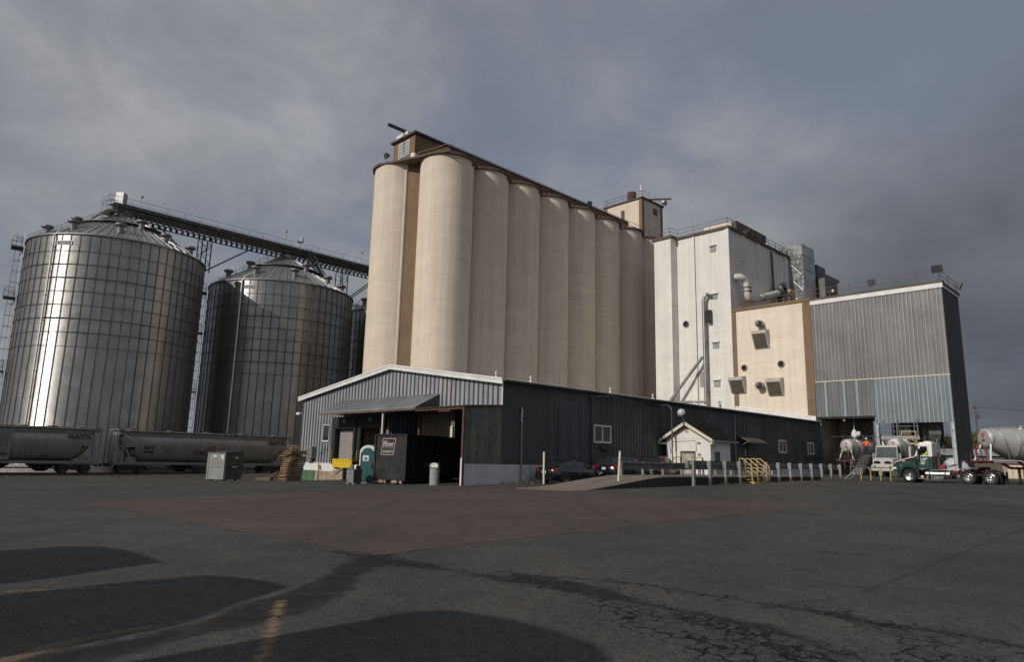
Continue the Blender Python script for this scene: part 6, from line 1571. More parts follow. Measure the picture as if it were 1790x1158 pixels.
# ------------------------------------------------------------------ trucks (local x forward, y left, z up)
def tank_trailer(label, group, loc, rz, zoff=0.0, length=9.4, stripes=True, hose=True):
    """dry bulk trailer; origin on the ground below the tip of the front head"""
    root = thing('tank_trailer', label, 'tank trailer', loc, rz, group)
    L = length
    st = [(.07, 3.12, .02), (.06, 3.12, .30), (.03, 3.12, .52), (-.05, 3.12, .63), (-.16, 3.11, .67), (-1.62, 2.78, 1.07), (-1.75, 2.77, 1.09), (-L + 1.75, 2.77, 1.09), (-L + 1.62, 2.78, 1.07), (-L + .16, 3.1, .6), (-L + .05, 3.1, .5), (-L, 3.1, .05)]
    mb = MB(); n = 40
    mb.loft([[(x, r * cos(2 * pi * k / n), zc + r * sin(2 * pi * k / n)) for k in range(n)] for x, zc, r in st]); mb.build('tank', M['tank'], root, sharp=24)
    for x, zc, r in ((-.17, 3.11, .685), (-1.68, 2.775, 1.10), (-L / 2, 2.77, 1.10), (-L + 1.68, 2.775, 1.10)):
        mb = MB(); mb.tube([(x, r * cos(2 * pi * k / 40), zc + r * sin(2 * pi * k / 40)) for k in range(40)], .028, 6, closed=True); mb.build('tank_band', M['alu'], root)
    for x in (-L * .36, -L * .66):
        mb = MB(); mb.loft([[(x + rx * cos(2 * pi * k / 24), ry * sin(2 * pi * k / 24), z) for k in range(24)] for z, rx, ry in ((2.3, 1.5, .98), (1.75, 1.1, .7), (.85, .16, .16), (.6, .12, .12))]); mb.build('hopper', M['tank'], root)
    mb = MB()
    for s in (-1, 1):
        mb.box((-1.7, s * .8 - .06, 1.42), (.35, s * .8 + .06, 1.58)); mb.beam((-1.7, s * .8, 1.5), (-2.4, s * .8, 1.12), .12, .16); mb.box((-L + .2, s * .8 - .06, 1.04), (-2.4, s * .8 + .06, 1.2))
    mb.box((.1, -.86, 1.42), (.35, .86, 1.58)); mb.build('frame', M['red_dark'], root)
    mb = MB()
    for s in (-1, 1): mb.box((-1.75, s * .87, 1.58), (.4, s * .95, 1.63)); mb.beam((-1.75, s * .91, 1.6), (-2.5, s * .91, 1.18), .06, .05)
    mb.build('frame_edge', M['white_trim'], root)
    for s in (-1, 1):
        mb = MB(); mb.box((.2, s * .865, 1.47), (-1.5, s * .868, 1.53)); mb.build('reflector_tape', M['letter_white'], root)
    for s in (-1, 1):
        mb = MB(); mb.tube([(-.1, s * .42, 2.72), (.28, s * .72, 1.56)], .06, 8); mb.build('tank_leg', M['white_trim'], root)
    mb = MB()
    for s in (-1, 1):
        mb.tube([(-.55, s * .2, 3.75), (-.6, s * .62, 3.62), (-.72, s * .93, 3.15), (-.85, s * .95, 2.5), (-.95, s * .9, 1.6)], .05, 7)
    mb.tube([(-.55, -.2, 3.75), (-.55, .2, 3.75)], .05, 7); mb.build('air_pipe', M['alu'], root)
    if hose:
        mb = MB(); mb.tube([(1.05, .45, 1.4), (1.05, .45, 2.95)], .035, 8); mb.box((.98, -.55, 1.38), (1.12, .55, 1.46)); mb.box((.3, -.08, 1.38), (.98, .08, 1.46)); mb.tube([(1.05, -.45, 1.4), (1.05, -.45, 2.2)], .03, 8); mb.build('hose_mast', M['red_dark'], root)
        mb = MB(); mb.tube([(1.05, .47, 1.5)] + [(1.05 - .26 + .26 * cos(pi * i / 8), .55, 2.4 + .35 * sin(pi * i / 8)) for i in range(9)] + [(.48, .6, 2.0), (.52, .6, 1.6)], .032, 8); mb.build('hose', M['orange_hose'], root)
        mb = MB(); mb.tube([(.7, -.5, 1.5)] + [(.7, .5 * -cos(pi * i / 10), 2.0 + .45 * sin(pi * i / 10)) for i in range(11)] + [(.7, .5, 1.5)], .03, 8); mb.build('hose', M['rust'], root)
    for x in (-L * .3, -L * .52, -L * .74):
        mb = MB(); mb.cyl((x, 0, 3.84), (x, 0, 3.98), .28, n=18); mb.cyl((x, 0, 3.98), (x, 0, 4.02), .32, n=18); mb.build('hatch', M['alu'], root)
    mb = MB()
    for s in (-.35, .35): mb.tube([(-.7, s, 3.82), (-1.7, s, 3.9), (-L + 1.7, s, 3.9)], .02, 5)
    mb.build('top_rail', M['alu'], root)
    text('lettering', 'V', .40, (.005, 0, 3.28), (0, 1, 0), (0, 0, 1), M['letter_red'], root, extr=.16, bold=.03, width=.34)
    mb = MB()
    for z, w in ((2.98, .12), (2.93, .17), (2.86, .10)): mb.box((.03, -w, z), (.085, w, z + .03))
    mb.build('lettering', M['letter_black'], root)
    if stripes:
        for s in (-1, 1):
            for z, mm in ((2.79, 'truck_green'), (2.72, 'letter_white'), (2.65, 'red')):
                mb = MB(); y = sqrt(1.09 ** 2 - (z + .03 - 2.77) ** 2) + .004
                mb.box((-L + 1.8, s * y - .004, z), (-1.78, s * y + .004, z + .062)); mb.build('stripe', M[mm], root)
    for x in (-L + 1.0, -L + 2.25):
        for s in (-1, 1): wheel(root, (x, s * .95, .48), .48, .5, .30, 'Y', s)
    for s in (-1, 1):
        mb = MB(); mb.box((-3.05, s * .75 - .06, .1), (-2.93, s * .75 + .06, 1.12)); mb.box((-3.15, s * .75 - .12, .05), (-2.83, s * .75 + .12, .1)); mb.build('landing_leg', M['galv_dark'], root)
    mb = MB()
    for s in (-1, 1): mb.cyl((-3.75, s * .85 - .05, .62), (-3.75, s * .85 + .2, .62), .3, n=20)
    mb.build('discharge_fitting', M['conc'], root)
    return root

def green_tractor(loc, rz):
    root = thing('truck_tractor', 'dark green day cab truck tractor with white roof and red pinstripe, facing left', 'truck', loc, rz)
    hw = 1.12; G = M['truck_green']; Wt = M['truck_white']
    # hood: lofted, sloping nose; fenders flared
    def hsec(x, zt, w, zb): return [(x, -w, zb), (x, -w, zb + (zt - zb) * .55), (x, -w * .86, zt - .06), (x, -w * .6, zt), (x, w * .6, zt), (x, w * .86, zt - .06), (x, w, zb + (zt - zb) * .55), (x, w, zb)]
    mb = MB(); mb.loft([hsec(1.08, 1.30, .62, .82), (hsec(1.0, 1.46, .74, .8)), hsec(.75, 1.58, .82, .8), hsec(.2, 1.76, .88, .9), hsec(-.42, 1.93, .95, .95)]); mb.build('hood', G, root, sharp=30)
    mb = MB(); mb.box((1.06, -.5, .86), (1.12, .5, 1.32)); mb.build('grille', M['chrome'], root, bevel=.02)
    for s in (-1, 1):
        mb = MB(); n = 14; r = .66; cx, cz = 0, .48
        o_ = [(cx + r * cos(a), cz + r * 1.22 * sin(a)) for a in [-.1 + (pi + .1) * i / n for i in range(n + 1)]]
        i_ = [(cx + .55 * cos(a), cz + .60 * sin(a)) for a in [-.1 + (pi + .1) * i / n for i in range(n + 1)]]
        ring = [(o, s * 1.16) for o in o_]
        mb.loft([[(o[0], s * .70, o[1]) for o in o_], [(o[0], s * 1.10, o[1]) for o in o_], [(o[0] * .985, s * 1.18, cz + (o[1] - cz) * .965) for o in o_], [(q[0], s * 1.17, q[1]) for q in i_]], caps=False, closed=False)
        mb.prism([(.45, s * .72, .80), (1.02, s * .72, .80), (1.05, s * .72, 1.18), (.55, s * .72, 1.25)], (0, s * .40, 0))
        mb.build('fender', G, root, sharp=40)
        mb = MB(); mb.prism([(.78, s * 1.122, .92), (1.06, s * 1.122, .92), (1.03, s * 1.122, 1.06), (.82, s * 1.122, 1.08)], (0, s * .012, 0)); mb.box((1.045, s * .78, .92), (1.075, s * 1.05, 1.06)); mb.build('headlight', M['mail_white'], root)
        mb = MB(); mb.box((.76, s * 1.13, .95), (.84, s * 1.14, 1.03)); mb.build('turn_light', M['red'], root)
        wheel(root, (0, s * .98, .48), .48, .30, .30, 'Y', s)
        mb = MB(); mb.box((-.66, s * .95, .32), (-.52, s * 1.16, 1.15)); mb.build('mud_guard', M['black'], root)
    mb = MB(); mb.box((.72, -1.14, .36), (1.2, 1.14, .80)); mb.build('bumper', M['dump_dark'], root, bevel=.05, seg=2)
    # stripe along the hood edge
    for s in (-1, 1):
        for dz, mm in ((.02, 'truck_white'), (-.035, 'red')):
            mb = MB(); pts = [(1.03, s * .76, 1.36), (.75, s * .835, 1.46), (.2, s * .895, 1.64), (-.42, s * .965, 1.80), (-1.56, s * 1.132, 1.83)]
            mb.loft([[(x, y, z + dz), (x, y + s * .012, z + dz), (x, y + s * .012, z + dz + .05), (x, y, z + dz + .05)] for x, y, z in pts], smooth=False); mb.build('pinstripe', M[mm], root)
    # cab: lower green, upper white with real window openings
    mb = MB(); mb.loft([[(x, -w, .95), (x, w, .95), (x, w, 1.86), (x, -w, 1.86)] for x, w in ((-.40, .97), (-.62, 1.10), (-1.56, 1.12))], smooth=False); mb.build('cab_lower', G, root)
    mb = MB()
    def plate(pts, s): mb.prism([(x, s * (1.10 - .05 * (z - 1.86)), z) for x, z in pts], (0, -s * .05, 0))
    for s in (-1, 1):
        plate([(-.42, 1.86), (-.55, 1.86), (-.86, 2.62), (-.74, 2.68)], s)
        plate([(-1.26, 1.86), (-1.56, 1.86), (-1.56, 2.70), (-1.26, 2.70)], s)
        plate([(-.83, 2.56), (-1.28, 2.56), (-1.28, 2.70), (-.78, 2.70)], s)
        plate([(-.50, 1.86), (-1.30, 1.86), (-1.30, 1.93), (-.53, 1.93)], s)
    mb.box((-1.56, -1.06, 1.86), (-1.50, 1.06, 2.7)); mb.build('cab_upper', Wt, root)
    mb = MB(); mb.loft([[(-.50, -.98, 2.60), (-.50, .98, 2.60), (-.52, .95, 2.68), (-.52, -.95, 2.68)], [(-.80, -1.06, 2.66), (-.80, 1.06, 2.66), (-.82, 1.02, 2.84), (-.82, -1.02, 2.84)], [(-1.2, -1.06, 2.66), (-1.2, 1.06, 2.66), (-1.2, .98, 2.90), (-1.2, -.98, 2.90)], [(-1.57, -1.06, 2.66), (-1.57, 1.06, 2.66), (-1.57, .98, 2.86), (-1.57, -.98, 2.86)]], smooth=False); mb.build('cab_roof', Wt, root, bevel=.03)
    mb = MB(); mb.box((-.95, -.5, 2.88), (-1.35, .5, 2.95)); mb.build('roof_light', M['mail_white'], root, bevel=.02)
    mb = MB()
    for s in (-1, 1): mb.tube([(-.62, s * .55, 2.86), (-.52, s * .55, 2.86), (-.38, s * .55, 2.87)], [.03, .04, .07], 8)
    mb.build('air_horn', M['chrome'], root)
    mb = MB(); mb.loft([[(-.44, -.95, 1.86), (-.44, .95, 1.86)], [(-.78, -.98, 2.64), (-.78, .98, 2.64)]], caps=False, smooth=False, closed=False); mb.build('windscreen', M['glass'], root)
    mb = MB(); mb.box((-1.48, -.4, 2.05), (-1.50, .4, 2.5)); mb.build('rear_window', M['glass'], root)
    mb = MB(); mb.box((-1.5, -1.0, 1.2), (-1.35, 1.0, 2.55)); mb.box((-1.35, .1, 1.3), (-.95, .95, 1.75)); mb.box((-.62, -.9, 1.3), (-.45, .9, 1.95)); mb.build('cab_inside', M['dark'], root)
    for s in (-1, 1):
        mb = MB(); mb.box((-.70, s * 1.18, 1.62), (-.78, s * 1.42, 2.40)); mb.tube([(-.6, s * 1.05, 2.45), (-.74, s * 1.3, 2.44)], .02, 5); mb.tube([(-.6, s * 1.1, 1.6), (-.74, s * 1.3, 1.6)], .02, 5); mb.build('mirror', M['black'], root)
        mb = MB(); mb.box((-.60, s * 1.115, 1.70), (-.86, s * 1.128, 1.76)); mb.box((-.95, s * 1.118, 1.68), (-1.24, s * 1.131, 1.74)); mb.build('door_trim', M['truck_white'], root)
        mb = MB(); mb.box((-1.22, s * 1.123, 1.0), (-1.235, s * 1.129, 1.84)); mb.tube([(-1.3, s * 1.14, 1.2), (-1.3, s * 1.14, 2.3)], .014, 5); mb.build('grab_handle', M['chrome'], root)
        for k, (wd_, z, hh) in enumerate(((.46, 1.58, .07), (.36, 1.48, .05), (.22, 1.40, .06), (.40, 1.33, .05), (.16, 1.25, .05))):
            mb = MB(); c = -.95
            for j in range(max(2, int(wd_ / .07))): x = c + wd_ / 2 - j * .07; mb.box((x, s * 1.119, z), (x - .05, s * 1.126, z + hh))
            mb.build('lettering', M['letter_white'], root)
        text('lettering', '1838', .09, (.35, s * .90, 1.50), (-s, 0, 0), (0, 0, 1), M['letter_white'], root, extr=.06, bold=.02)
        mb = MB(); mb.box((-.08, s * .90, 1.52), (-.32, s * .94, 1.64)); mb.build('hood_vent', M['black'], root)
        mb = MB(); mb.lathe((-1.78, s * .82, .62), [(.30, .74), (.30, -.74)], 28, 'X'); mb.disc((-1.04, s * .82, .62), .30, 28, 'X'); mb.disc((-2.52, s * .82, .62), .30, 28, 'X'); tk = mb.build('fuel_tank', M['alu'], root)
        for xx in (-1.3, -2.25): mb = MB(); mb.lathe((xx, s * .82, .62), [(.302, -.03), (.31, -.03), (.31, .03), (.302, .03)], 28, 'X'); mb.build('tank_strap', M['dark'], tk)
        mb = MB()
        for a, b in (((-.56, 1.0), (-1.05, 1.05)), ((-1.35, .93), (-2.15, .97)), ((-.56, .3), (-1.2, .35)), ((-1.35, .3), (-2.1, .34))): mb.box((a[0], s * .85, a[1] - .03), (b[0], s * 1.15, b[1] - .03))
        mb.build('step', M['alu'], root)
        mb = MB(); mb.lathe((-.8, s * 1.0, .42), [(.01, -.1), (.1, -.06), (.12, .04), (.02, .1)], 12); mb.build('air_bottle', M['mail_white'], root)
    # the vertical stack and gear behind the cab
    mb = MB(); mb.tube([(-1.85, .75, .95), (-1.85, .75, 2.2)], .09, 10); mb.build('stack_guard', M['rust'], root)
    mb = MB(); mb.tube([(-1.85, .75, 2.2), (-1.85, .75, 2.95), (-1.93, .75, 3.1)], .06, 10); mb.build('exhaust_stack', M['chrome'], root)
    mb = MB(); mb.box((-1.58, -.95, 1.0), (-1.68, .95, 1.9)); mb.build('cab_back_panel', M['blackpaint'], root)
    mb = MB(); mb.box((-1.95, .6, .98), (-2.28, 1.05, 1.28)); mb.build('tool_box', M['red'], root, bevel=.02)
    mb = MB()
    for k in range(3): mb.tube([(-1.7, -.2 + .2 * k, 1.7), (-2.2, -.2 + .2 * k, 1.25 - .1 * k), (-2.9, -.1 + .1 * k, 1.35)], .025, 6)
    mb.build('air_line', M['black'], root)
    mb = MB(); mb.box((.9, -.45, .62), (-5.4, -.33, .88)); mb.box((.9, .33, .62), (-5.4, .45, .88)); mb.box((-.6, -.33, .5), (-.3, .33, .9)); mb.box((-3.2, -.33, .88), (-5.0, .33, 1.02)); mb.build('chassis', M['red_dark'], root)
    mb = MB(); mb.cyl((-4.25, 0, 1.02), (-4.25, 0, 1.2), .48, n=24); mb.build('fifth_wheel', M['black'], root)
    for x in (-3.62, -4.90):
        for s in (-1, 1): wheel(root, (x, s * .90, .48), .48, .58, .30, 'Y', s)
    for s in (-1, 1):
        mb = MB(); n = 8
        pts = [(-2.98, .62), (-3.05, .85), (-3.22, 1.02), (-3.45, 1.09), (-4.25, 1.09)]
        mb.loft([[(x, s * .62, z), (x, s * 1.19, z), (x, s * 1.19, z + .035), (x, s * .62, z + .035)] for x, z in pts], smooth=False); mb.build('wheel_guard', M['alu'], root)
        mb = MB(); mb.box((-5.45, s * .62, .15), (-5.48, s * 1.18, .9)); mb.build('mud_flap', M['black'], root)
        mb = MB(); mb.lathe((-2.68, s * 1.02, .98), [(.01, -.06), (.07, -.03), (.08, .05), (.01, .08)], 10); mb.build('marker_lamp', M['yellow'], root)
    return root
P_TR = W(27.4, -15.15); P_TR.z = gz(P_TR.x, P_TR.y)
RTV = ROT + pi / 2                                   # heading along +v
green_tractor(tuple(P_TR), RTV)
HD = VD
p = Vector((32.45, 47.1, 0)); p.z = gz(p.x, p.y)
TR_GROUP = 'silver tank trailers with a red V'
tank_trailer('silver tank trailer with green and red stripes coupled behind the dark green tractor', TR_GROUP, tuple(p), radians(-175))
# trailers under the loading tower, fronts facing the yard
p = W(48.7, -3.0); p.z = gz(p.x, p.y)
tank_trailer('silver tank trailer under the left bay of the loading tower, beside the worker in orange', TR_GROUP, tuple(p), ROT + pi, stripes=False)
p = W(46.9, -8.2); p.z = gz(p.x, p.y)
tank_trailer('silver tank trailer in the right bay of the loading tower, behind the white truck', TR_GROUP, tuple(p), ROT + pi, stripes=False, hose=False)

def white_tractor(loc, rz):
    root = thing('truck_tractor', 'white truck tractor with a tall windscreen facing the yard in the right loading bay', 'truck', loc, rz)
    Wt = mat('dusty white truck paint', (.50, .485, .45), .5, 0, .1, 1.2, streak=.15); hw = 1.15
    mb = MB(); mb.loft([[(x, -w, .95), (x, w, .95), (x, w, z), (x, w * .8, z + .08), (x, -w * .8, z + .08), (x, -w, z)] for x, w, z in ((1.5, 1.0, 1.75), (1.2, 1.08, 1.95), (.1, 1.15, 2.05))], smooth=False); mb.build('hood', Wt, root, bevel=.05, seg=2)
    for s in (-1, 1):
        mb = MB(); mb.prism([(1.515, s * .2, 1.42), (1.515, s * .2, 1.64), (1.50, s * .55, 1.76), (1.50, s * .88, 1.64), (1.515, s * .92, 1.42)], (-.03, 0, 0)); mb.build('headlight', M['glass'], root)
        mb = MB(); mb.box((1.62, s * .72, 1.0), (1.60, s * .86, 1.22)); mb.build('fog_light', M['glass'], root)
        wheel(root, (.75, s * 1.0, .5), .5, .32, .31, 'Y', s)
        wheel(root, (-3.2, s * .92, .5), .5, .58, .31, 'Y', s)
        mb = MB(); mb.box((-.1, s * 1.25, 1.9), (-.02, s * 1.48, 2.6)); mb.tube([(-.3, s * 1.1, 2.7), (-.06, s * 1.36, 2.6)], .02, 5); mb.build('mirror', M['dump_grey'], root)
    mb = MB(); mb.box((1.35, -1.18, .62), (1.6, 1.18, 1.28)); mb.build('bumper', Wt, root, bevel=.05, seg=2)
    mb = MB()
    for s in (-1, 1):
        mb.prism([(.12, s * 1.1, 2.0), (.0, s * 1.1, 2.0), (-.35, s * 1.05, 3.3), (-.22, s * 1.05, 3.3)], (0, s * .06, 0))
        mb.box((-1.5, s * 1.1, .9), (.1, s * 1.16, 2.0)); mb.box((-1.5, s * 1.08, 2.0), (-1.2, s * 1.15, 3.3))
    mb.box((-1.55, -1.14, .95), (-1.5, 1.14, 3.3)); mb.hexa([(-.2, -1.12, 3.3), (-1.55, -1.12, 3.3), (-1.55, 1.12, 3.3), (-.2, 1.12, 3.3)], [(-.3, -1.05, 3.5), (-1.5, -1.05, 3.5), (-1.5, 1.05, 3.5), (-.3, 1.05, 3.5)]); mb.build('cab', Wt, root)
    mb = MB(); mb.loft([[(.10, -1.1, 2.02), (.10, 1.1, 2.02)], [(-.24, -1.06, 3.28), (-.24, 1.06, 3.28)]], caps=False, smooth=False, closed=False); mb.build('windscreen', mat('greenish windscreen', (.07, .085, .08), .08, 0, .4, 1.2, spec=.6), root)
    for s in (-1, 1): mb = MB(); mb.loft([[(-.05, s * 1.12, 2.02), (-1.2, s * 1.12, 2.02)], [(-.36, s * 1.08, 3.28), (-1.2, s * 1.08, 3.28)]], caps=False, smooth=False, closed=False); mb.build('side_window', M['glass'], root)
    mb = MB(); mb.box((-4.0, -.45, .62), (1.3, .45, .92)); mb.build('chassis', M['blackpaint'], root)
    mb = MB(); mb.box((1.5, 1.3, 1.1), (1.6, 2.9, 1.3)); mb.box((1.5, 2.75, 1.2), (1.62, 2.95, 3.3)); mb.build('side_barrier', Wt, root)
    return root
p = W(43.8, -8.4); p.z = gz(p.x, p.y)
white_tractor(tuple(p), ROT + pi).scale = (.86, .86, .86)

# ------------------------------------------------------------------ unseen shadow casters, added and shaped for the foreground shadows
sdh = Vector((sin(SUN_AZ), cos(SUN_AZ), 0)); nrm = Vector((-sdh.y, sdh.x, 0))
def shadow_caster(lat, along, pts, h, label):
    c = nrm * lat + sdh * along; z = gz(c.x, c.y)
    root = thing('shadow_caster', label, 'shadow caster', (c.x, c.y, z - .1), atan2(sdh.y, sdh.x), 'unseen shadow casters beside the camera')
    L = 7.0; y0, y1 = pts[0][0], pts[-1][0]
    pr = [(y1, .15), (y0, .15)] + [(y, h + d) for y, d in pts]  # top outline follows the edge of the wanted shadow
    mb = MB(); mb.prism([(0, a, b) for a, b in pr], (L, 0, 0)); mb.build('body', M['conc'], root)
    mb = MB(); mb.box((-.05, y0 - .05, 0), (L + .05, y1 + .05, .15)); mb.build('caster_base', M['galv_dark'], root)
    mb = MB(); mb.box((-.04, -.9, .2), (-.01, .9, 2.4)); mb.build('door', M['dump_dark'], root)
shadow_caster(-12.85, 3.6, [(-1.98, -1.2), (-1.95, -.88), (-1.85, -.42), (-1.4, -.2), (-.65, -.07), (.4, -.02), (1.35, 0), (1.5, -.37), (1.85, -.8), (1.95, -1.14)], 4.12, 'unseen grey shadow caster with a sloping top farthest left of the camera')
shadow_caster(-8.5, 3.5, [(-1.55, -1.2), (-1.53, -.79), (-1.37, -.28), (-.7, -.08), (-.2, -.02), (.2, 0), (.4, -.18), (.75, -.5), (1.3, -.85), (1.54, -1.4)], 4.35, 'unseen grey shadow caster in the middle of the three beside the camera')
shadow_caster(-4.5, 3.1, [(-1.5, -1.3), (-1.62, -.7), (-1.65, -.31), (-1.4, -.1), (-.7, 0), (0, 0), (.45, -.04), (.8, -.16), (1.1, -.55)], 4.6, 'unseen grey shadow caster with a broad rounded top closest to the camera')
# ------------------------------------------------------------------ hopper cars on the track
def hopper_car(label, u0, u1, logo):
    """covered hopper car between u0 and u1 on the track; near side faces -v"""
    zr = -.78; v = 46.0
    root = uthing('hopper_car', label, 'rail car', u0, v, zr, 'grey covered hopper cars')
    o = (u0, v, zr); hw = 1.58; zb = .22; zs = 2.62; zt = 3.42
    def sec(u, k, zlo):
        # half section of the round-sided body, k squeezes the ends
        pts = []
        for y, z in ((.80, zlo), (1.30, zlo + .25), (1.52, zlo + .75), (1.58, 1.75), (1.54, 2.25), (1.40, 2.75), (1.18, 3.0)): pts.append((y * k, max(z, zlo)))
        return [(u, v - y, z) for y, z in pts] + [(u, v + y, z) for y, z in pts[::-1]]
    mb = MB(o)
    st = [(u0 + .95, .985, 2.05), (u0 + 1.05, 1, 1.7), (u0 + 1.9, 1, .72), (u0 + 2.6, 1, .34), (u1 - 2.6, 1, .34), (u1 - 1.9, 1, .72), (u1 - 1.05, 1, 1.7), (u1 - .95, .985, 2.05)]
    mb.loft([sec(*q) for q in st]); mb.build('body', M['rail_grey'], root, sharp=50)
    mb = MB(o)
    n = 7
    for k in range(1, n):
        u = u0 + 1.0 + (u1 - u0 - 2.0) * k / n
        R = sec(u - .035, 1.006, .36); R2 = sec(u + .035, 1.006, .36); mb.loft([R[:7], R2[:7]], caps=False, smooth=False, closed=False)
    mb.build('panel_seam', M['rail_grey'], root)
    mb = MB(o); mb.prism([(u0 + .5, v - 1.25, 2.98), (u0 + .5, v - 1.12, 3.22), (u0 + .5, v - .75, 3.42), (u0 + .5, v + .75, 3.42), (u0 + .5, v + 1.12, 3.22), (u0 + .5, v + 1.25, 2.98)], (u1 - u0 - 1.0, 0, 0)); mb.build('roof', M['rail_roof'], root)
    mb = MB(o)
    for y in (-1.12, 1.12): mb.box((u0 + .45, v + y - .22, 3.40), (u1 - .45, v + y + .22, 3.46))
    k = u0 + 1
    while k < u1 - .5: mb.box((k, v - 1.3, 3.2), (k + .06, v - 1.1, 3.4)); k += 1.1
    mb.build('roof_walk', M['rail_roof'], root)
    for k in range(5):
        u = u0 + 1.8 + (u1 - u0 - 3.6) * k / 4; mb = MB(o); mb.cyl((u, v, 3.40), (u, v, 3.56), .42, n=18); mb.build('hatch', M['rail_roof'], root)
    mb = MB(o); mb.box((u0 + .3, v - 1.5, .08), (u1 - .3, v - 1.36, .36)); mb.box((u0 + .3, v + 1.36, .08), (u1 - .3, v + 1.5, .36)); mb.box((u0 + .2, v - 1.2, -.05), (u0 + 2.9, v + 1.2, .2)); mb.box((u1 - 2.9, v - 1.2, -.05), (u1 - .2, v + 1.2, .2)); mb.build('sill', M['rail_grey'], root)
    mb = MB(o)
    for k in range(2):
        uc = u0 + (u1 - u0) * (.36 + .28 * k); mb.hexa([(uc - .3, v - .5, -.62), (uc + .3, v - .5, -.62), (uc + .3, v + .5, -.62), (uc - .3, v + .5, -.62)], [(uc - 1.6, v - 1.1, .34), (uc + 1.6, v - 1.1, .34), (uc + 1.6, v + 1.1, .34), (uc - 1.6, v + 1.1, .34)])
    mb.tube([(u0 + 3, v - 1.0, -.3), (u1 - 3, v - 1.0, -.3)], .07, 6)
    mb.build('discharge_chute', M['blackpaint'], root)
    for e, s in ((u0, 1), (u1, -1)):
        mb = MB(o)                                        # end frame with ladders
        for y in (-1.5, -1.0, 1.0, 1.5): mb.box((e + s * .28, v + y - .05, .1), (e + s * .36, v + y + .05, 3.5))
        for z in (.6, 1.0, 1.4, 1.8, 2.2, 2.6, 3.0): mb.box((e + s * .27, v - 1.46, z), (e + s * .33, v - 1.04, z + .05)); mb.box((e + s * .3, v - 1.52, z), (e + s * .85, v - 1.48, z + .05))
        mb.box((e + s * .82, v - 1.53, .1), (e + s * .9, v - 1.45, 3.3))
        mb.beam((e + s * .32, v - 1.5, 3.3), (e + s * 1.3, v - 1.45, 3.3), .06, .06)
        mb.beam((e + s * .9, v - 1.5, .3), (e + s * 2.3, v - 1.5, .35), .07, .07); mb.beam((e + s * 1.9, v - 1.49, .3), (e + s * 1.0, v - 1.49, 1.7), .08, .1)
        mb.box((e + s * .25, v - 1.52, 3.4), (e + s * .9, v + 1.52, 3.48)); mb.build('end_ladder', M['post_grey'] if e == u0 or e == u1 else M['rail_grey'], root)
        mb = MB(o); mb.prism([(e + s * 2.25, v - 1.52, .1), (e + s * 1.2, v - 1.52, .1), (e + s * 1.2, v - 1.52, .9), (e + s * 2.1, v - 1.52, .72)], (0, .04, 0)); mb.build('step_panel', M['rail_grey'], root)
        mb = MB(o); mb.cyl((e - s * .35, v, .0), (e + s * .4, v, .0), .16, n=10); mb.build('coupler', M['blackpaint'], root)
        uc = e + s * 2.1
        mb = MB(o); mb.box((uc - 1.3, v - 1.08, -.42), (uc + 1.3, v - .92, -.16)); mb.box((uc - 1.3, v + .92, -.42), (uc + 1.3, v + 1.08, -.16)); mb.box((uc - .25, v - 1.1, -.5), (uc + .25, v + 1.1, -.06))
        bg = mb.build('bogie', M['blackpaint'], root)
        for x in (-.9, .9):
            mb = MB(o)
            for y in (-.78, .78): mb.lathe((uc + x, v + y, -.34), [(.001, -.07), (.4, -.06), (.42, .0), (.45, .05), (.45, .07), (.001, .07)], 24, 'Y')
            mb.cyl((uc + x, v - .95, -.34), (uc + x, v + .95, -.34), .08, n=10); mb.build('wheelset', M['galv_dark'], bg)
    yv = v - 1.60
    RT_, UPZ = (1, 0, 0), (0, 0, 1)
    def letters(s, h, u, z, m=M['letter_black'], w=None, y=None, **kw):
        # lettering lies on the curved side; it is sunk a little so the curve carries it
        q = Vector((u, (y if y is not None else yv), z)) - Vector(o)
        up = Vector((0, (.35 if z > 2.4 else .04), 1)).normalized()
        return text('lettering', s, h, q, RT_, up, m, root, extr=.05, width=w, **kw)
    letters('GATX', .42, u1 - 2.15, 2.62, y=v - 1.475, w=2.0, bold=.035)
    if logo:
        letters('GACX', .30, u0 + 3.2, 1.78, w=.95, bold=.02); letters('5428', .28, u0 + 3.2, 1.36, w=.9, bold=.02)
        letters('Cargill', .62, u0 + 8.7, 1.35, w=2.3, bold=.01)
        mb = MB(o); c = (u0 + 9.15, yv - .01, 2.12)
        for r in (.52, .28):
            mb.tube([(c[0] + r * cos(t), c[1] + .02 * 0, c[2] - r * .2 + r * .85 * sin(t)) for t in [pi + pi * i / 12 for i in range(13)]], .05, 5)
        mb.tube([(c[0], c[1], c[2] - .1), (c[0], c[1], c[2] + .45)], .07, 6); mb.build('emblem', mat('dull red emblem', (.16, .03, .03), .7, 0, .1, 3), root)
        letters('-', .08, u0 + 5.0, 1.5, w=.3)
    else:
        mb = MB(o); u = u0 + 4.0
        mb.box((u0 + 2.6, v - 1.66, .42), (u + 1.6, v - 1.60, 2.98)); pn = mb.build('side_placard', mat('pale grey panel', (.22, .22, .225), .55, .1, .1, .8, streak=.2), root)
        letters('CO', .3, u + .35, .85, y=v - 1.675, w=.75, bold=.03); letters('PD', .2, u + 1.2, .86, y=v - 1.675, w=.5, bold=.03)
        mb = MB(o)
        for s_ in (0, .55): mb.box((u + .75 + s_, v - 1.72, .9), (u + .80 + s_, v - 1.68, 2.9))
        for k in range(6): mb.box((u + .80, v - 1.715, 1.0 + k * .33), (u + 1.30, v - 1.685, 1.04 + k * .33))
        mb.build('side_ladder', M['rail_grey'], root)
        letters('DO', .16, u0 + 8.3, .72, w=.62, bold=.04)
    return root
hopper_car('grey covered hopper car at the left edge, with a pale side placard', -23.4, -10.35, 0)
hopper_car('grey covered hopper car with the red emblem, behind the pale green dumpster', -9.55, 9.3, 1)

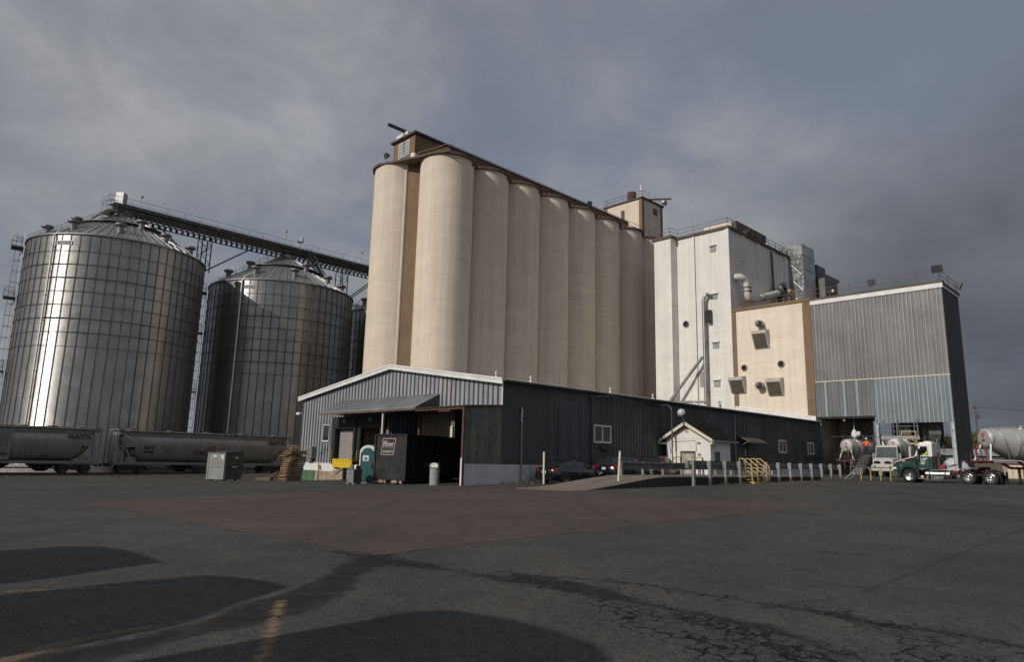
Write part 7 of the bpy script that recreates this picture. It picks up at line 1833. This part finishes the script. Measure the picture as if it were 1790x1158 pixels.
# ------------------------------------------------------------------ people
def skin_body(name, joints, edges, mats_fn, parent, loc=(0, 0, 0)):
    me = bpy.data.meshes.new(name); ks = list(joints)
    me.from_pydata([joints[k][0] for k in ks], [(ks.index(a), ks.index(b)) for a, b in edges], [])
    o = bpy.data.objects.new(name, me); COL.objects.link(o)
    o.modifiers.new('skin', 'SKIN'); sub = o.modifiers.new('sub', 'SUBSURF'); sub.levels = 2; sub.render_levels = 2
    if not me.skin_vertices: raise RuntimeError('no skin layer')
    for i, k in enumerate(ks):
        r = joints[k][1]; me.skin_vertices[0].data[i].radius = (r, r) if not isinstance(r, tuple) else r
    me.skin_vertices[0].data[0].use_root = True
    bpy.context.view_layer.update()
    dg = bpy.context.evaluated_depsgraph_get()
    m2 = bpy.data.meshes.new_from_object(o.evaluated_get(dg)); bpy.data.objects.remove(o)
    ms, fn = mats_fn
    m2.materials.clear()
    for m in ms: m2.materials.append(m)
    for p in m2.polygons: p.material_index = fn(p.center); p.use_smooth = True
    ob = bpy.data.objects.new(name, m2); COL.objects.link(ob); ob.parent = parent; ob.location = loc
    return ob

def head_parts(root, c, face, hair=True):
    """eyes, nose, mouth, ears on a head at c looking along face"""
    f = Vector(face).normalized(); s = f.cross(ZUP).normalized(); c = Vector(c)
    mb = MB()
    for k in (-1, 1):
        e = c + f * .088 + s * .034 * k + ZUP * .012; mb.lathe(e, [(.001, -.012), (.011, -.006), (.012, .004), (.001, .011)], 8)
    m_ = c + f * .088 - ZUP * .055; mb.rbox(m_, (.05, .012, .012), Matrix((s, f, ZUP)).transposed())
    mb.build('face', M['dark'], root)
    mb = MB(); n = c + f * .1 - ZUP * .018; mb.hexa([n - f * .02 - s * .018 - ZUP * .02, n - f * .02 + s * .018 - ZUP * .02, n + f * .018 + s * .008 - ZUP * .018, n + f * .018 - s * .008 - ZUP * .018], [n - f * .012 - s * .006 + ZUP * .04, n - f * .012 + s * .006 + ZUP * .04, n - f * .004 + s * .004 + ZUP * .04, n - f * .004 - s * .004 + ZUP * .04])
    for k in (-1, 1): mb.rbox(c + s * .082 * k, (.018, .035, .06), Matrix((s, f, ZUP)).transposed())
    mb.build('nose_and_ears', M['skin'], root)

def fingers(mb, wrist, d, side):
    d = Vector(d).normalized(); s = Vector(side).normalized(); n = d.cross(s)
    w = Vector(wrist); mb.hexa([w - s * .035 - n * .014, w + s * .035 - n * .014, w + s * .035 + n * .014, w - s * .035 + n * .014], [w + d * .085 - s * .042 - n * .012, w + d * .085 + s * .042 - n * .012, w + d * .085 + s * .042 + n * .012, w + d * .085 - s * .042 + n * .012])
    for i, l in enumerate((.062, .076, .07, .055)):
        b = w + d * .083 + s * (-.032 + .021 * i); mb.tube([b, b + d * l * .5 - n * .006, b + d * l * .85 - n * .03, b + d * l * .8 - n * .055], [.0095, .009, .0085, .007], 6)
    b = w + d * .03 - s * .036; mb.tube([b, b + d * .035 - s * .03 - n * .01, b + d * .06 - s * .03 - n * .035], [.011, .010, .008], 6)

def worker():
    base = W(50.6, -4.45, 2.80); root = thing('person', 'person in an orange shirt, dark trousers and white hard hat standing on the loading stairs', 'person', base, ROT + pi)
    J = {'pelvis': ((0, 0, .94), .15), 'waist': ((0, 0, 1.10), .145), 'chest': ((.02, 0, 1.32), .175), 'neck': ((.02, 0, 1.49), .065), 'head0': ((.03, 0, 1.57), .085), 'head1': ((.035, 0, 1.68), .098), 'head2': ((.03, 0, 1.75), .07)}
    E = [('pelvis', 'waist'), ('waist', 'chest'), ('chest', 'neck'), ('neck', 'head0'), ('head0', 'head1'), ('head1', 'head2')]
    arms = {1: ((.0, .2, 1.42), (.02, .30, 1.16), (.16, .36, .98)), -1: ((.0, -.2, 1.42), (.04, -.36, 1.24), (.20, -.52, 1.18))}
    for s in (1, -1):
        a, b, c = arms[s]; J[f'sh{s}'] = (a, .072); J[f'el{s}'] = (b, .052); J[f'wr{s}'] = (c, .036); E += [('chest', f'sh{s}'), (f'sh{s}', f'el{s}'), (f'el{s}', f'wr{s}')]
        fx = .07 if s == 1 else -.05
        J[f'hip{s}'] = ((0, s * .10, .88), .105); J[f'kn{s}'] = ((fx * 1.3 + .03, s * .115, .48 + (.06 if s == 1 else 0)), .07); J[f'an{s}'] = ((fx, s * .12, .09 + (.1 if s == 1 else 0)), .05); J[f'to{s}'] = ((fx + .17, s * .13, .045 + (.1 if s == 1 else 0)), .042)
        E += [('pelvis', f'hip{s}'), (f'hip{s}', f'kn{s}'), (f'kn{s}', f'an{s}'), (f'an{s}', f'to{s}')]
    fn = lambda c: 3 if c.z > 1.5 or ((c - Vector(arms[-1][2])).length < .07 or (c - Vector(arms[1][2])).length < .07) else (0 if c.z > .97 or abs(c.y) > .27 else (2 if c.z < .12 else 1))
    skin_body('body', J, E, ([M['orange'], M['navy'], M['black'], M['skin']], fn), root)
    mb = MB(); mb.lathe((.03, 0, 1.70), [(.19, -.0), (.185, .015), (.128, .02), (.124, .07), (.1, .12), (.05, .15), (.001, .155)], 20); mb.box((.1, -.09, 1.70), (.26, .09, 1.712)); mb.build('hard_hat', M['mail_white'], root)
    head_parts(root, (.035, 0, 1.64), (1, 0, 0))
    mb = MB(); fingers(mb, arms[-1][2], (.55, -.75, -.1), (0, .2, 1)); fingers(mb, arms[1][2], (.5, .15, -.8), (1, 0, .5)); mb.build('hands', M['skin'], root)
worker()

def driver():
    loc = P_TR + VD * -1.05 + UD * -.45; loc.z = P_TR.z + 1.18
    root = thing('person', 'person in a lime green high visibility vest seated at the wheel of the green tractor', 'person', loc, RTV)
    J = {'pelvis': ((-.12, 0, .50), .15), 'waist': ((-.13, 0, .66), .15), 'chest': ((-.10, 0, .90), .18), 'neck': ((-.08, 0, 1.07), .065), 'head0': ((-.06, 0, 1.15), .085), 'head1': ((-.055, 0, 1.26), .098), 'head2': ((-.06, 0, 1.33), .07)}
    E = [('pelvis', 'waist'), ('waist', 'chest'), ('chest', 'neck'), ('neck', 'head0'), ('head0', 'head1'), ('head1', 'head2')]
    for s in (1, -1):
        J[f'sh{s}'] = ((-.1, s * .2, 1.0), .075); J[f'el{s}'] = ((.05, s * .27, .78), .055); J[f'wr{s}'] = ((.30, s * .18, .86), .036); E += [('chest', f'sh{s}'), (f'sh{s}', f'el{s}'), (f'el{s}', f'wr{s}')]
        J[f'hip{s}'] = ((-.08, s * .1, .47), .11); J[f'kn{s}'] = ((.36, s * .13, .52), .075); J[f'an{s}'] = ((.42, s * .13, .14), .05); E += [('pelvis', f'hip{s}'), (f'hip{s}', f'kn{s}'), (f'kn{s}', f'an{s}')]
    fn = lambda c: 2 if c.z > 1.08 or c.x > .26 and c.z > .75 else (0 if c.z > .6 else 1)
    skin_body('body', J, E, ([M['hivis'], M['navy'], M['skin']], fn), root)
    head_parts(root, (-.055, 0, 1.22), (1, 0, 0))
    mb = MB(); mb.lathe((-.065, 0, 1.26), [(.106, 0), (.1, .06), (.06, .1), (.001, .11)], 16); mb.box((.0, -.07, 1.275), (.12, .07, 1.285)); mb.build('cap', M['dark'], root)
    mb = MB()
    for s in (1, -1): fingers(mb, (.30, s * .18, .86), (.7, -s * .2, .3), (0, .8 * s, .3))
    mb.build('hands', M['skin'], root)
driver()

def loading_stair():
    zb = guv(47, -4.6); root = uthing('loading_stair', 'grey steel loading stair with handrails rising beside the left tank trailer', 'stairs', 46.6, -4.6, zb)
    o = (46.6, -4.6, zb); zt = 2.78; n = 13; ua, ub = 46.6, 50.2
    mb = MB(o)
    for i in range(n): f = (i + 1) / n; u = ua + (ub - ua) * f; mb.box((u - .26, -5.05, zb + (zt - zb) * f - .05), (u + .02, -4.0, zb + (zt - zb) * f - .005))
    mb.build('tread', M['galv'], root)
    for v in (-5.1, -3.95):
        mb = MB(o); mb.beam((ua, v, zb), (ub, v, zt - .08), .05, .22); mb.build('stringer', M['galv_dark'], root)
        mb = MB(o)
        for h in (.55, 1.0): mb.tube([(ua + .2, v, zb + .1 + h), (ub, v, zt + h), (ub + 1.5, v, zt + h)], .03, 5)
        for k in range(5): f = k / 4; mb.tube([(ua + .2 + (ub - ua - .2) * f, v, zb + .1 + (zt - zb - .1) * f), (ua + .2 + (ub - ua - .2) * f, v, zb + .1 + (zt - zb - .1) * f + 1.0)], .03, 5)
        mb.tube([(ub + 1.5, v, zt), (ub + 1.5, v, zt + 1)], .03, 5); mb.build('handrail', M['galv'], root)
    mb = MB(o); mb.box((ub, -5.1, zt - .08), (ub + 1.55, -3.95, zt)); mb.build('platform', M['galv'], root)
    for u, v in ((ub + .1, -5.0), (ub + 1.4, -5.0), (ub + .1, -4.05), (ub + 1.4, -4.05)):
        mb = MB(o); mb.tube([(u, v, zb), (u, v, zt - .08)], .05, 6); mb.build('support_leg', M['galv_dark'], root)
loading_stair()

def yellow_stand():
    u0, v0 = 29.5, -11.5; zb = guv(u0, v0); root = uthing('work_platform', 'low steel work platform on four yellow legs at the right end of the guard rail', 'platform', u0, v0, zb)
    o = (u0, v0, zb)
    mb = MB(o); mb.box((u0 - .1, v0 - 1.7, zb + .95), (u0 + 1.4, v0 + .9, zb + 1.02)); mb.build('deck', M['galv_dark'], root)
    for k in range(4):
        mb = MB(o); v = v0 + .7 - k * .72; mb.tube([(u0 - .05, v, zb), (u0 - .05, v, zb + .95)], .045, 7); mb.build('leg', M['yellow_rail'], root)
    mb = MB(o)
    for i in range(4): mb.box((u0 - .3 + i * .0, v0 + .95 + i * .22, zb + .78 - i * .22), (u0 + .8, v0 + 1.17 + i * .22, zb + .82 - i * .22))
    for u in (u0 - .3, u0 + .8): mb.beam((u, v0 + .9, zb + .95), (u, v0 + 1.9, zb), .04, .07)
    mb.build('ladder_step', M['galv'], root)
yellow_stand()

# ------------------------------------------------------------------ pole, trees, far buildings
def utility_pole():
    y = 150; x = 102.1; z = gz(x, y)
    root = thing('utility_pole', 'tall wooden utility pole beyond the loading tower', 'utility pole', (x, y, z), 0)
    mb = MB(); mb.tube([(0, 0, -1), (-.05, 0, 7), (-.1, 0, 14.4)], [.24, .2, .15], 10); mb.build('pole', M['pole_wood'], root)
    mb = MB(); mb.beam((-1.2, -.6, 13.7), (1.0, .6, 13.7), .14, .16); mb.build('crossarm', M['pole_wood'], root)
    mb = MB()
    for t in (-1, 0, 1): mb.cyl((-.1 + t * .95, t * .5, 13.78), (-.1 + t * .95, t * .5, 14.1), .07, n=8)
    mb.build('insulator', M['conc'], root)
    mb = MB(); mb.cyl((.2, -.3, 11.2), (.2, -.3, 12.2), .28, n=14); mb.build('transformer', M['galv_dark'], root)
    for k, dz in enumerate((0, -.2)):
        w = thing('overhead_wire', 'thin overhead wire running right from the wooden utility pole', 'wire', (x - .1, y, z + 13.9), 0, 'wires of the utility pole'); mb = MB()
        mb.tube([(k * .9, 0, dz), (15, -2, dz - 1.0), (40, -6, dz - .6)], .02, 4); mb.build('strand', M['galv_dark'], w)
utility_pole()

leafm = []
for nm, c in (('leaf dark', (.030, .042, .016)), ('leaf olive', (.062, .066, .018)), ('leaf yellow', (.105, .098, .022))):
    leafm.append(mat(nm, c, .7, 0, .4, 1.1))
bark = mat('bark', (.05, .042, .034), .9, 0, .3, 2)
def tree(label, x, y, h, w, seed, tone, group='trees beyond the loading tower'):
    rs = random.Random(seed); z = gz(x, y); root = thing('tree', label, 'tree', (x, y, z), 0, group)
    mb = MB(); mb.tube([(0, 0, -.3), (.05 * w, 0, h * .3), (.02 * w, .03 * w, h * .75)], [h * .03, h * .022, h * .006], 7)
    tips = []
    for k in range(9):
        a = rs.uniform(0, 2 * pi); z0 = h * rs.uniform(.2, .55); l = w * rs.uniform(.3, .5); p = (l * cos(a), l * sin(a), z0 + h * rs.uniform(.1, .35)); mb.tube([(.03 * w, 0, z0), (p[0] * .5, p[1] * .5, (z0 + p[2]) * .5 + .2), p], [h * .012, h * .008, h * .003], 5); tips.append(Vector(p))
    mb.build('trunk', bark, root)
    mb = MB(); cl = []
    for k in range(17):
        a = rs.uniform(0, 2 * pi); rr = w * .5 * sqrt(rs.random()) * .85; zz = h * rs.uniform(.28, .95); rr *= (1 - max(0, (zz / h - .6)) * 1.5); cl.append((Vector((rr * cos(a), rr * sin(a), zz)), w * rs.uniform(.12, .24)))
    for c, r in cl + [(t, w * .16) for t in tips]:
        mb.mi = min(2, max(0, tone + rs.choice((-1, 0, 0, 1))))
        for _ in range(130):
            d = Vector((rs.gauss(0, 1), rs.gauss(0, 1), rs.gauss(0, .8))).normalized() * r * rs.random() ** .4; q = c + d; s = w * rs.uniform(.012, .028)
            n = Vector((rs.gauss(0, 1), rs.gauss(0, 1), rs.gauss(0, 1))).normalized(); e = n.orthogonal().normalized(); f = n.cross(e)
            mb.poly([q - e * s, q + f * s * .8, q + e * s * 1.1, q - f * s * .7])
    mb.build('crown', leafm, root)
rs_ = random.Random(21)
def px2xy(px, Y): return ((px - 895) / 1193 * Y * .985 + .01 * Y, Y)
for i, (px, Y, h, w, tone, lab) in enumerate((
    (1628, 170, 8.5, 8, 0, 'dark leafy tree seen through the loading tower just right of the tractor stack'), (1652, 160, 7.5, 7, 0, 'small dark tree seen through the loading bay, left of the rusty column'), (1668, 175, 9, 8, 1, 'olive tree showing beside the rusty tower column'),
    (1640, 210, 9, 12, 1, 'olive tree low behind the loading bay, farthest of those seen through it'), (1706, 165, 9, 9, 1, 'olive tree at the foot of the utility pole'), (1722, 158, 8.0, 9, 2, 'yellowish tree between the utility pole and the tank trailer head'), (1745, 180, 9, 10, 1, 'olive tree behind the front head of the coupled tank trailer'),
    (1775, 190, 8, 11, 0, 'dark tree hidden low behind the coupled tank trailer'), (1600, 200, 9, 11, 0, 'dark tree behind the dark pipework of the loading bay'))):
    x, y = px2xy(px, Y); tree(lab, x, y, h, w, i + 3, tone)

def far_shed():
    x, y = px2xy(1655, 120); z = gz(x, y); root = thing('distant_shed', 'low pale shed with a flat roof seen far off through the loading bay', 'shed', (x, y, z), radians(-30))
    mb = MB(); mb.box((-7, 0, -.5), (9, 8, 2.6)); mb.build('wall', M['conc'], root)
    mb = MB(); mb.box((-7.3, -.3, 2.6), (9.3, 8.3, 3.0)); mb.build('roof', M['white_trim'], root)
    mb = MB(); mb.box((1, -.06, 0), (2.2, 0, 2.1)); mb.build('door', M['galv_dark'], root)
    x, y = px2xy(1765, 105); z = gz(x, y); root = thing('distant_shed', 'long low tan shed seen under the belly of the coupled tank trailer', 'shed', (x, y, z), radians(-30))
    mb = MB(); mb.box((-9, 0, -.5), (9, 7, 2.4)); mb.build('wall', M['pole_wood'], root)
    mb = MB(); mb.prism([(-9.3, -.4, 2.4), (-9.3, 7.4, 2.4), (-9.3, 3.5, 3.5)], (18.6, 0, 0)); mb.build('roof', M['roof_sheet'], root)
    x, y = px2xy(1762, 62); z = gz(x, y); root = thing('crate', 'yellow tan crate standing behind the trailer landing legs', 'crate', (x, y, z), radians(-20))
    mb = MB(); mb.box((-.6, -.5, .1), (.6, .5, 1.2)); mb.build('box', M['cream'], root)
    mb = MB()
    for k in range(4): mb.box((-.6 + k * .38, -.53, .1), (-.54 + k * .38, -.502, 1.2)); 
    mb.box((-.62, -.52, 0), (.62, .52, .1)); mb.build('batten', M['yellow_rail'], root)
    x, y = px2xy(1662, 70); z = gz(x, y); root = thing('silage_heap_cover', 'low domed grey cover standing behind the green tractor chassis', 'cover', (x, y, z), 0)
    mb = MB(); mb.lathe((0, 0, 0), [(1.35, 0), (1.3, .7), (1.0, 1.4), (.5, 1.8), (.01, 1.9)], 28); mb.build('cover', M['conc_blue'], root)
    mb = MB(); mb.lathe((0, 0, 0), [(1.38, -.1), (1.38, .12), (1.32, .12)], 28); mb.build('base_ring', M['galv_dark'], root)
far_shed()

def weeds(label, spots, seed, h=.22):
    rs = random.Random(seed); x0, y0 = spots[0][:2]; z0 = gz(x0, y0)
    root = thing('weed_clump', label, 'weeds', (x0, y0, z0), 0)
    mb = MB()
    for x, y, r, n in spots:
        for _ in range(n):
            px, py = x + rs.gauss(0, r), y + rs.gauss(0, r * .5); b = Vector((px - x0, py - y0, gz(px, py) - z0)); a = rs.uniform(0, 2 * pi); d = Vector((cos(a), sin(a), 0)) * rs.uniform(.012, .03); ln = Vector((rs.uniform(-.1, .1), rs.uniform(-.1, .1), h * rs.uniform(.3, 1)))
            mb.poly([b - d, b + d, b + ln])
    mb.build('blades', weedm, root)
weedm = mat('dry weeds', (.13, .115, .045), .9, 0, .4, 2)
weeds('dry weeds growing along the foot of the ramp beside the leaning marker post', [(4.9, 38.9, .5, 120), (5.6, 38.6, .5, 120), (6.4, 39.2, .5, 80), (4.2, 38.4, .4, 60)], 2)
weeds('dry weeds along the foot of the warehouse foundation near the sedan', [(1.0, 42.9, .3, 60), (.1, 42.4, .3, 50), (1.9, 43.9, .2, 30)], 3, .3)
weeds('dry weeds under the right end of the scale guard rail', [(16.2, 46.2, .8, 120), (18.5, 47.6, .8, 90), (21, 49.4, .8, 90), (13.5, 44.2, .7, 80)], 4, .16)

def grit():
    rs = random.Random(8); mb = MB()
    lines = [[(-2.1, 11.5), (-2.15, 9.5), (-2.5, 7.2)], [(.3, 9.6), (1.4, 8.0), (2.7, 6.2)], [(1.2, 9.3), (3.0, 7.7), (4.2, 6.2)], [(1.4, 7.2), (2.4, 5.9)]]
    for k in range(800):
        if k % 3:
            L = rs.choice(lines); i = rs.randrange(len(L) - 1); f = rs.random(); x = L[i][0] + (L[i + 1][0] - L[i][0]) * f + rs.gauss(0, .22); y = L[i][1] + (L[i + 1][1] - L[i][1]) * f + rs.gauss(0, .22)
        else: x, y = rs.uniform(-5, 6), rs.uniform(5, 13)
        r = rs.uniform(.004, .011); a = rs.uniform(0, pi); z = gz(x, y)
        q = [Vector((x + r * rs.uniform(.7, 1.2) * cos(a + t), y + r * rs.uniform(.7, 1.2) * sin(a + t), z - .002)) for t in (0, 1.6, 3.1, 4.7)]
        t_ = [Vector((x + (v.x - x) * .5, y + (v.y - y) * .5, z + r * rs.uniform(.5, .9))) for v in q]; mb.hexa(q, t_)
    o = mb.build('loose_grit', mat('grit stone', (.06, .056, .05), .85, 0, .5, 7)); tag(o, 'loose grit scattered along the cracked asphalt in the foreground', 'grit'); o['kind'] = 'stuff'
grit()
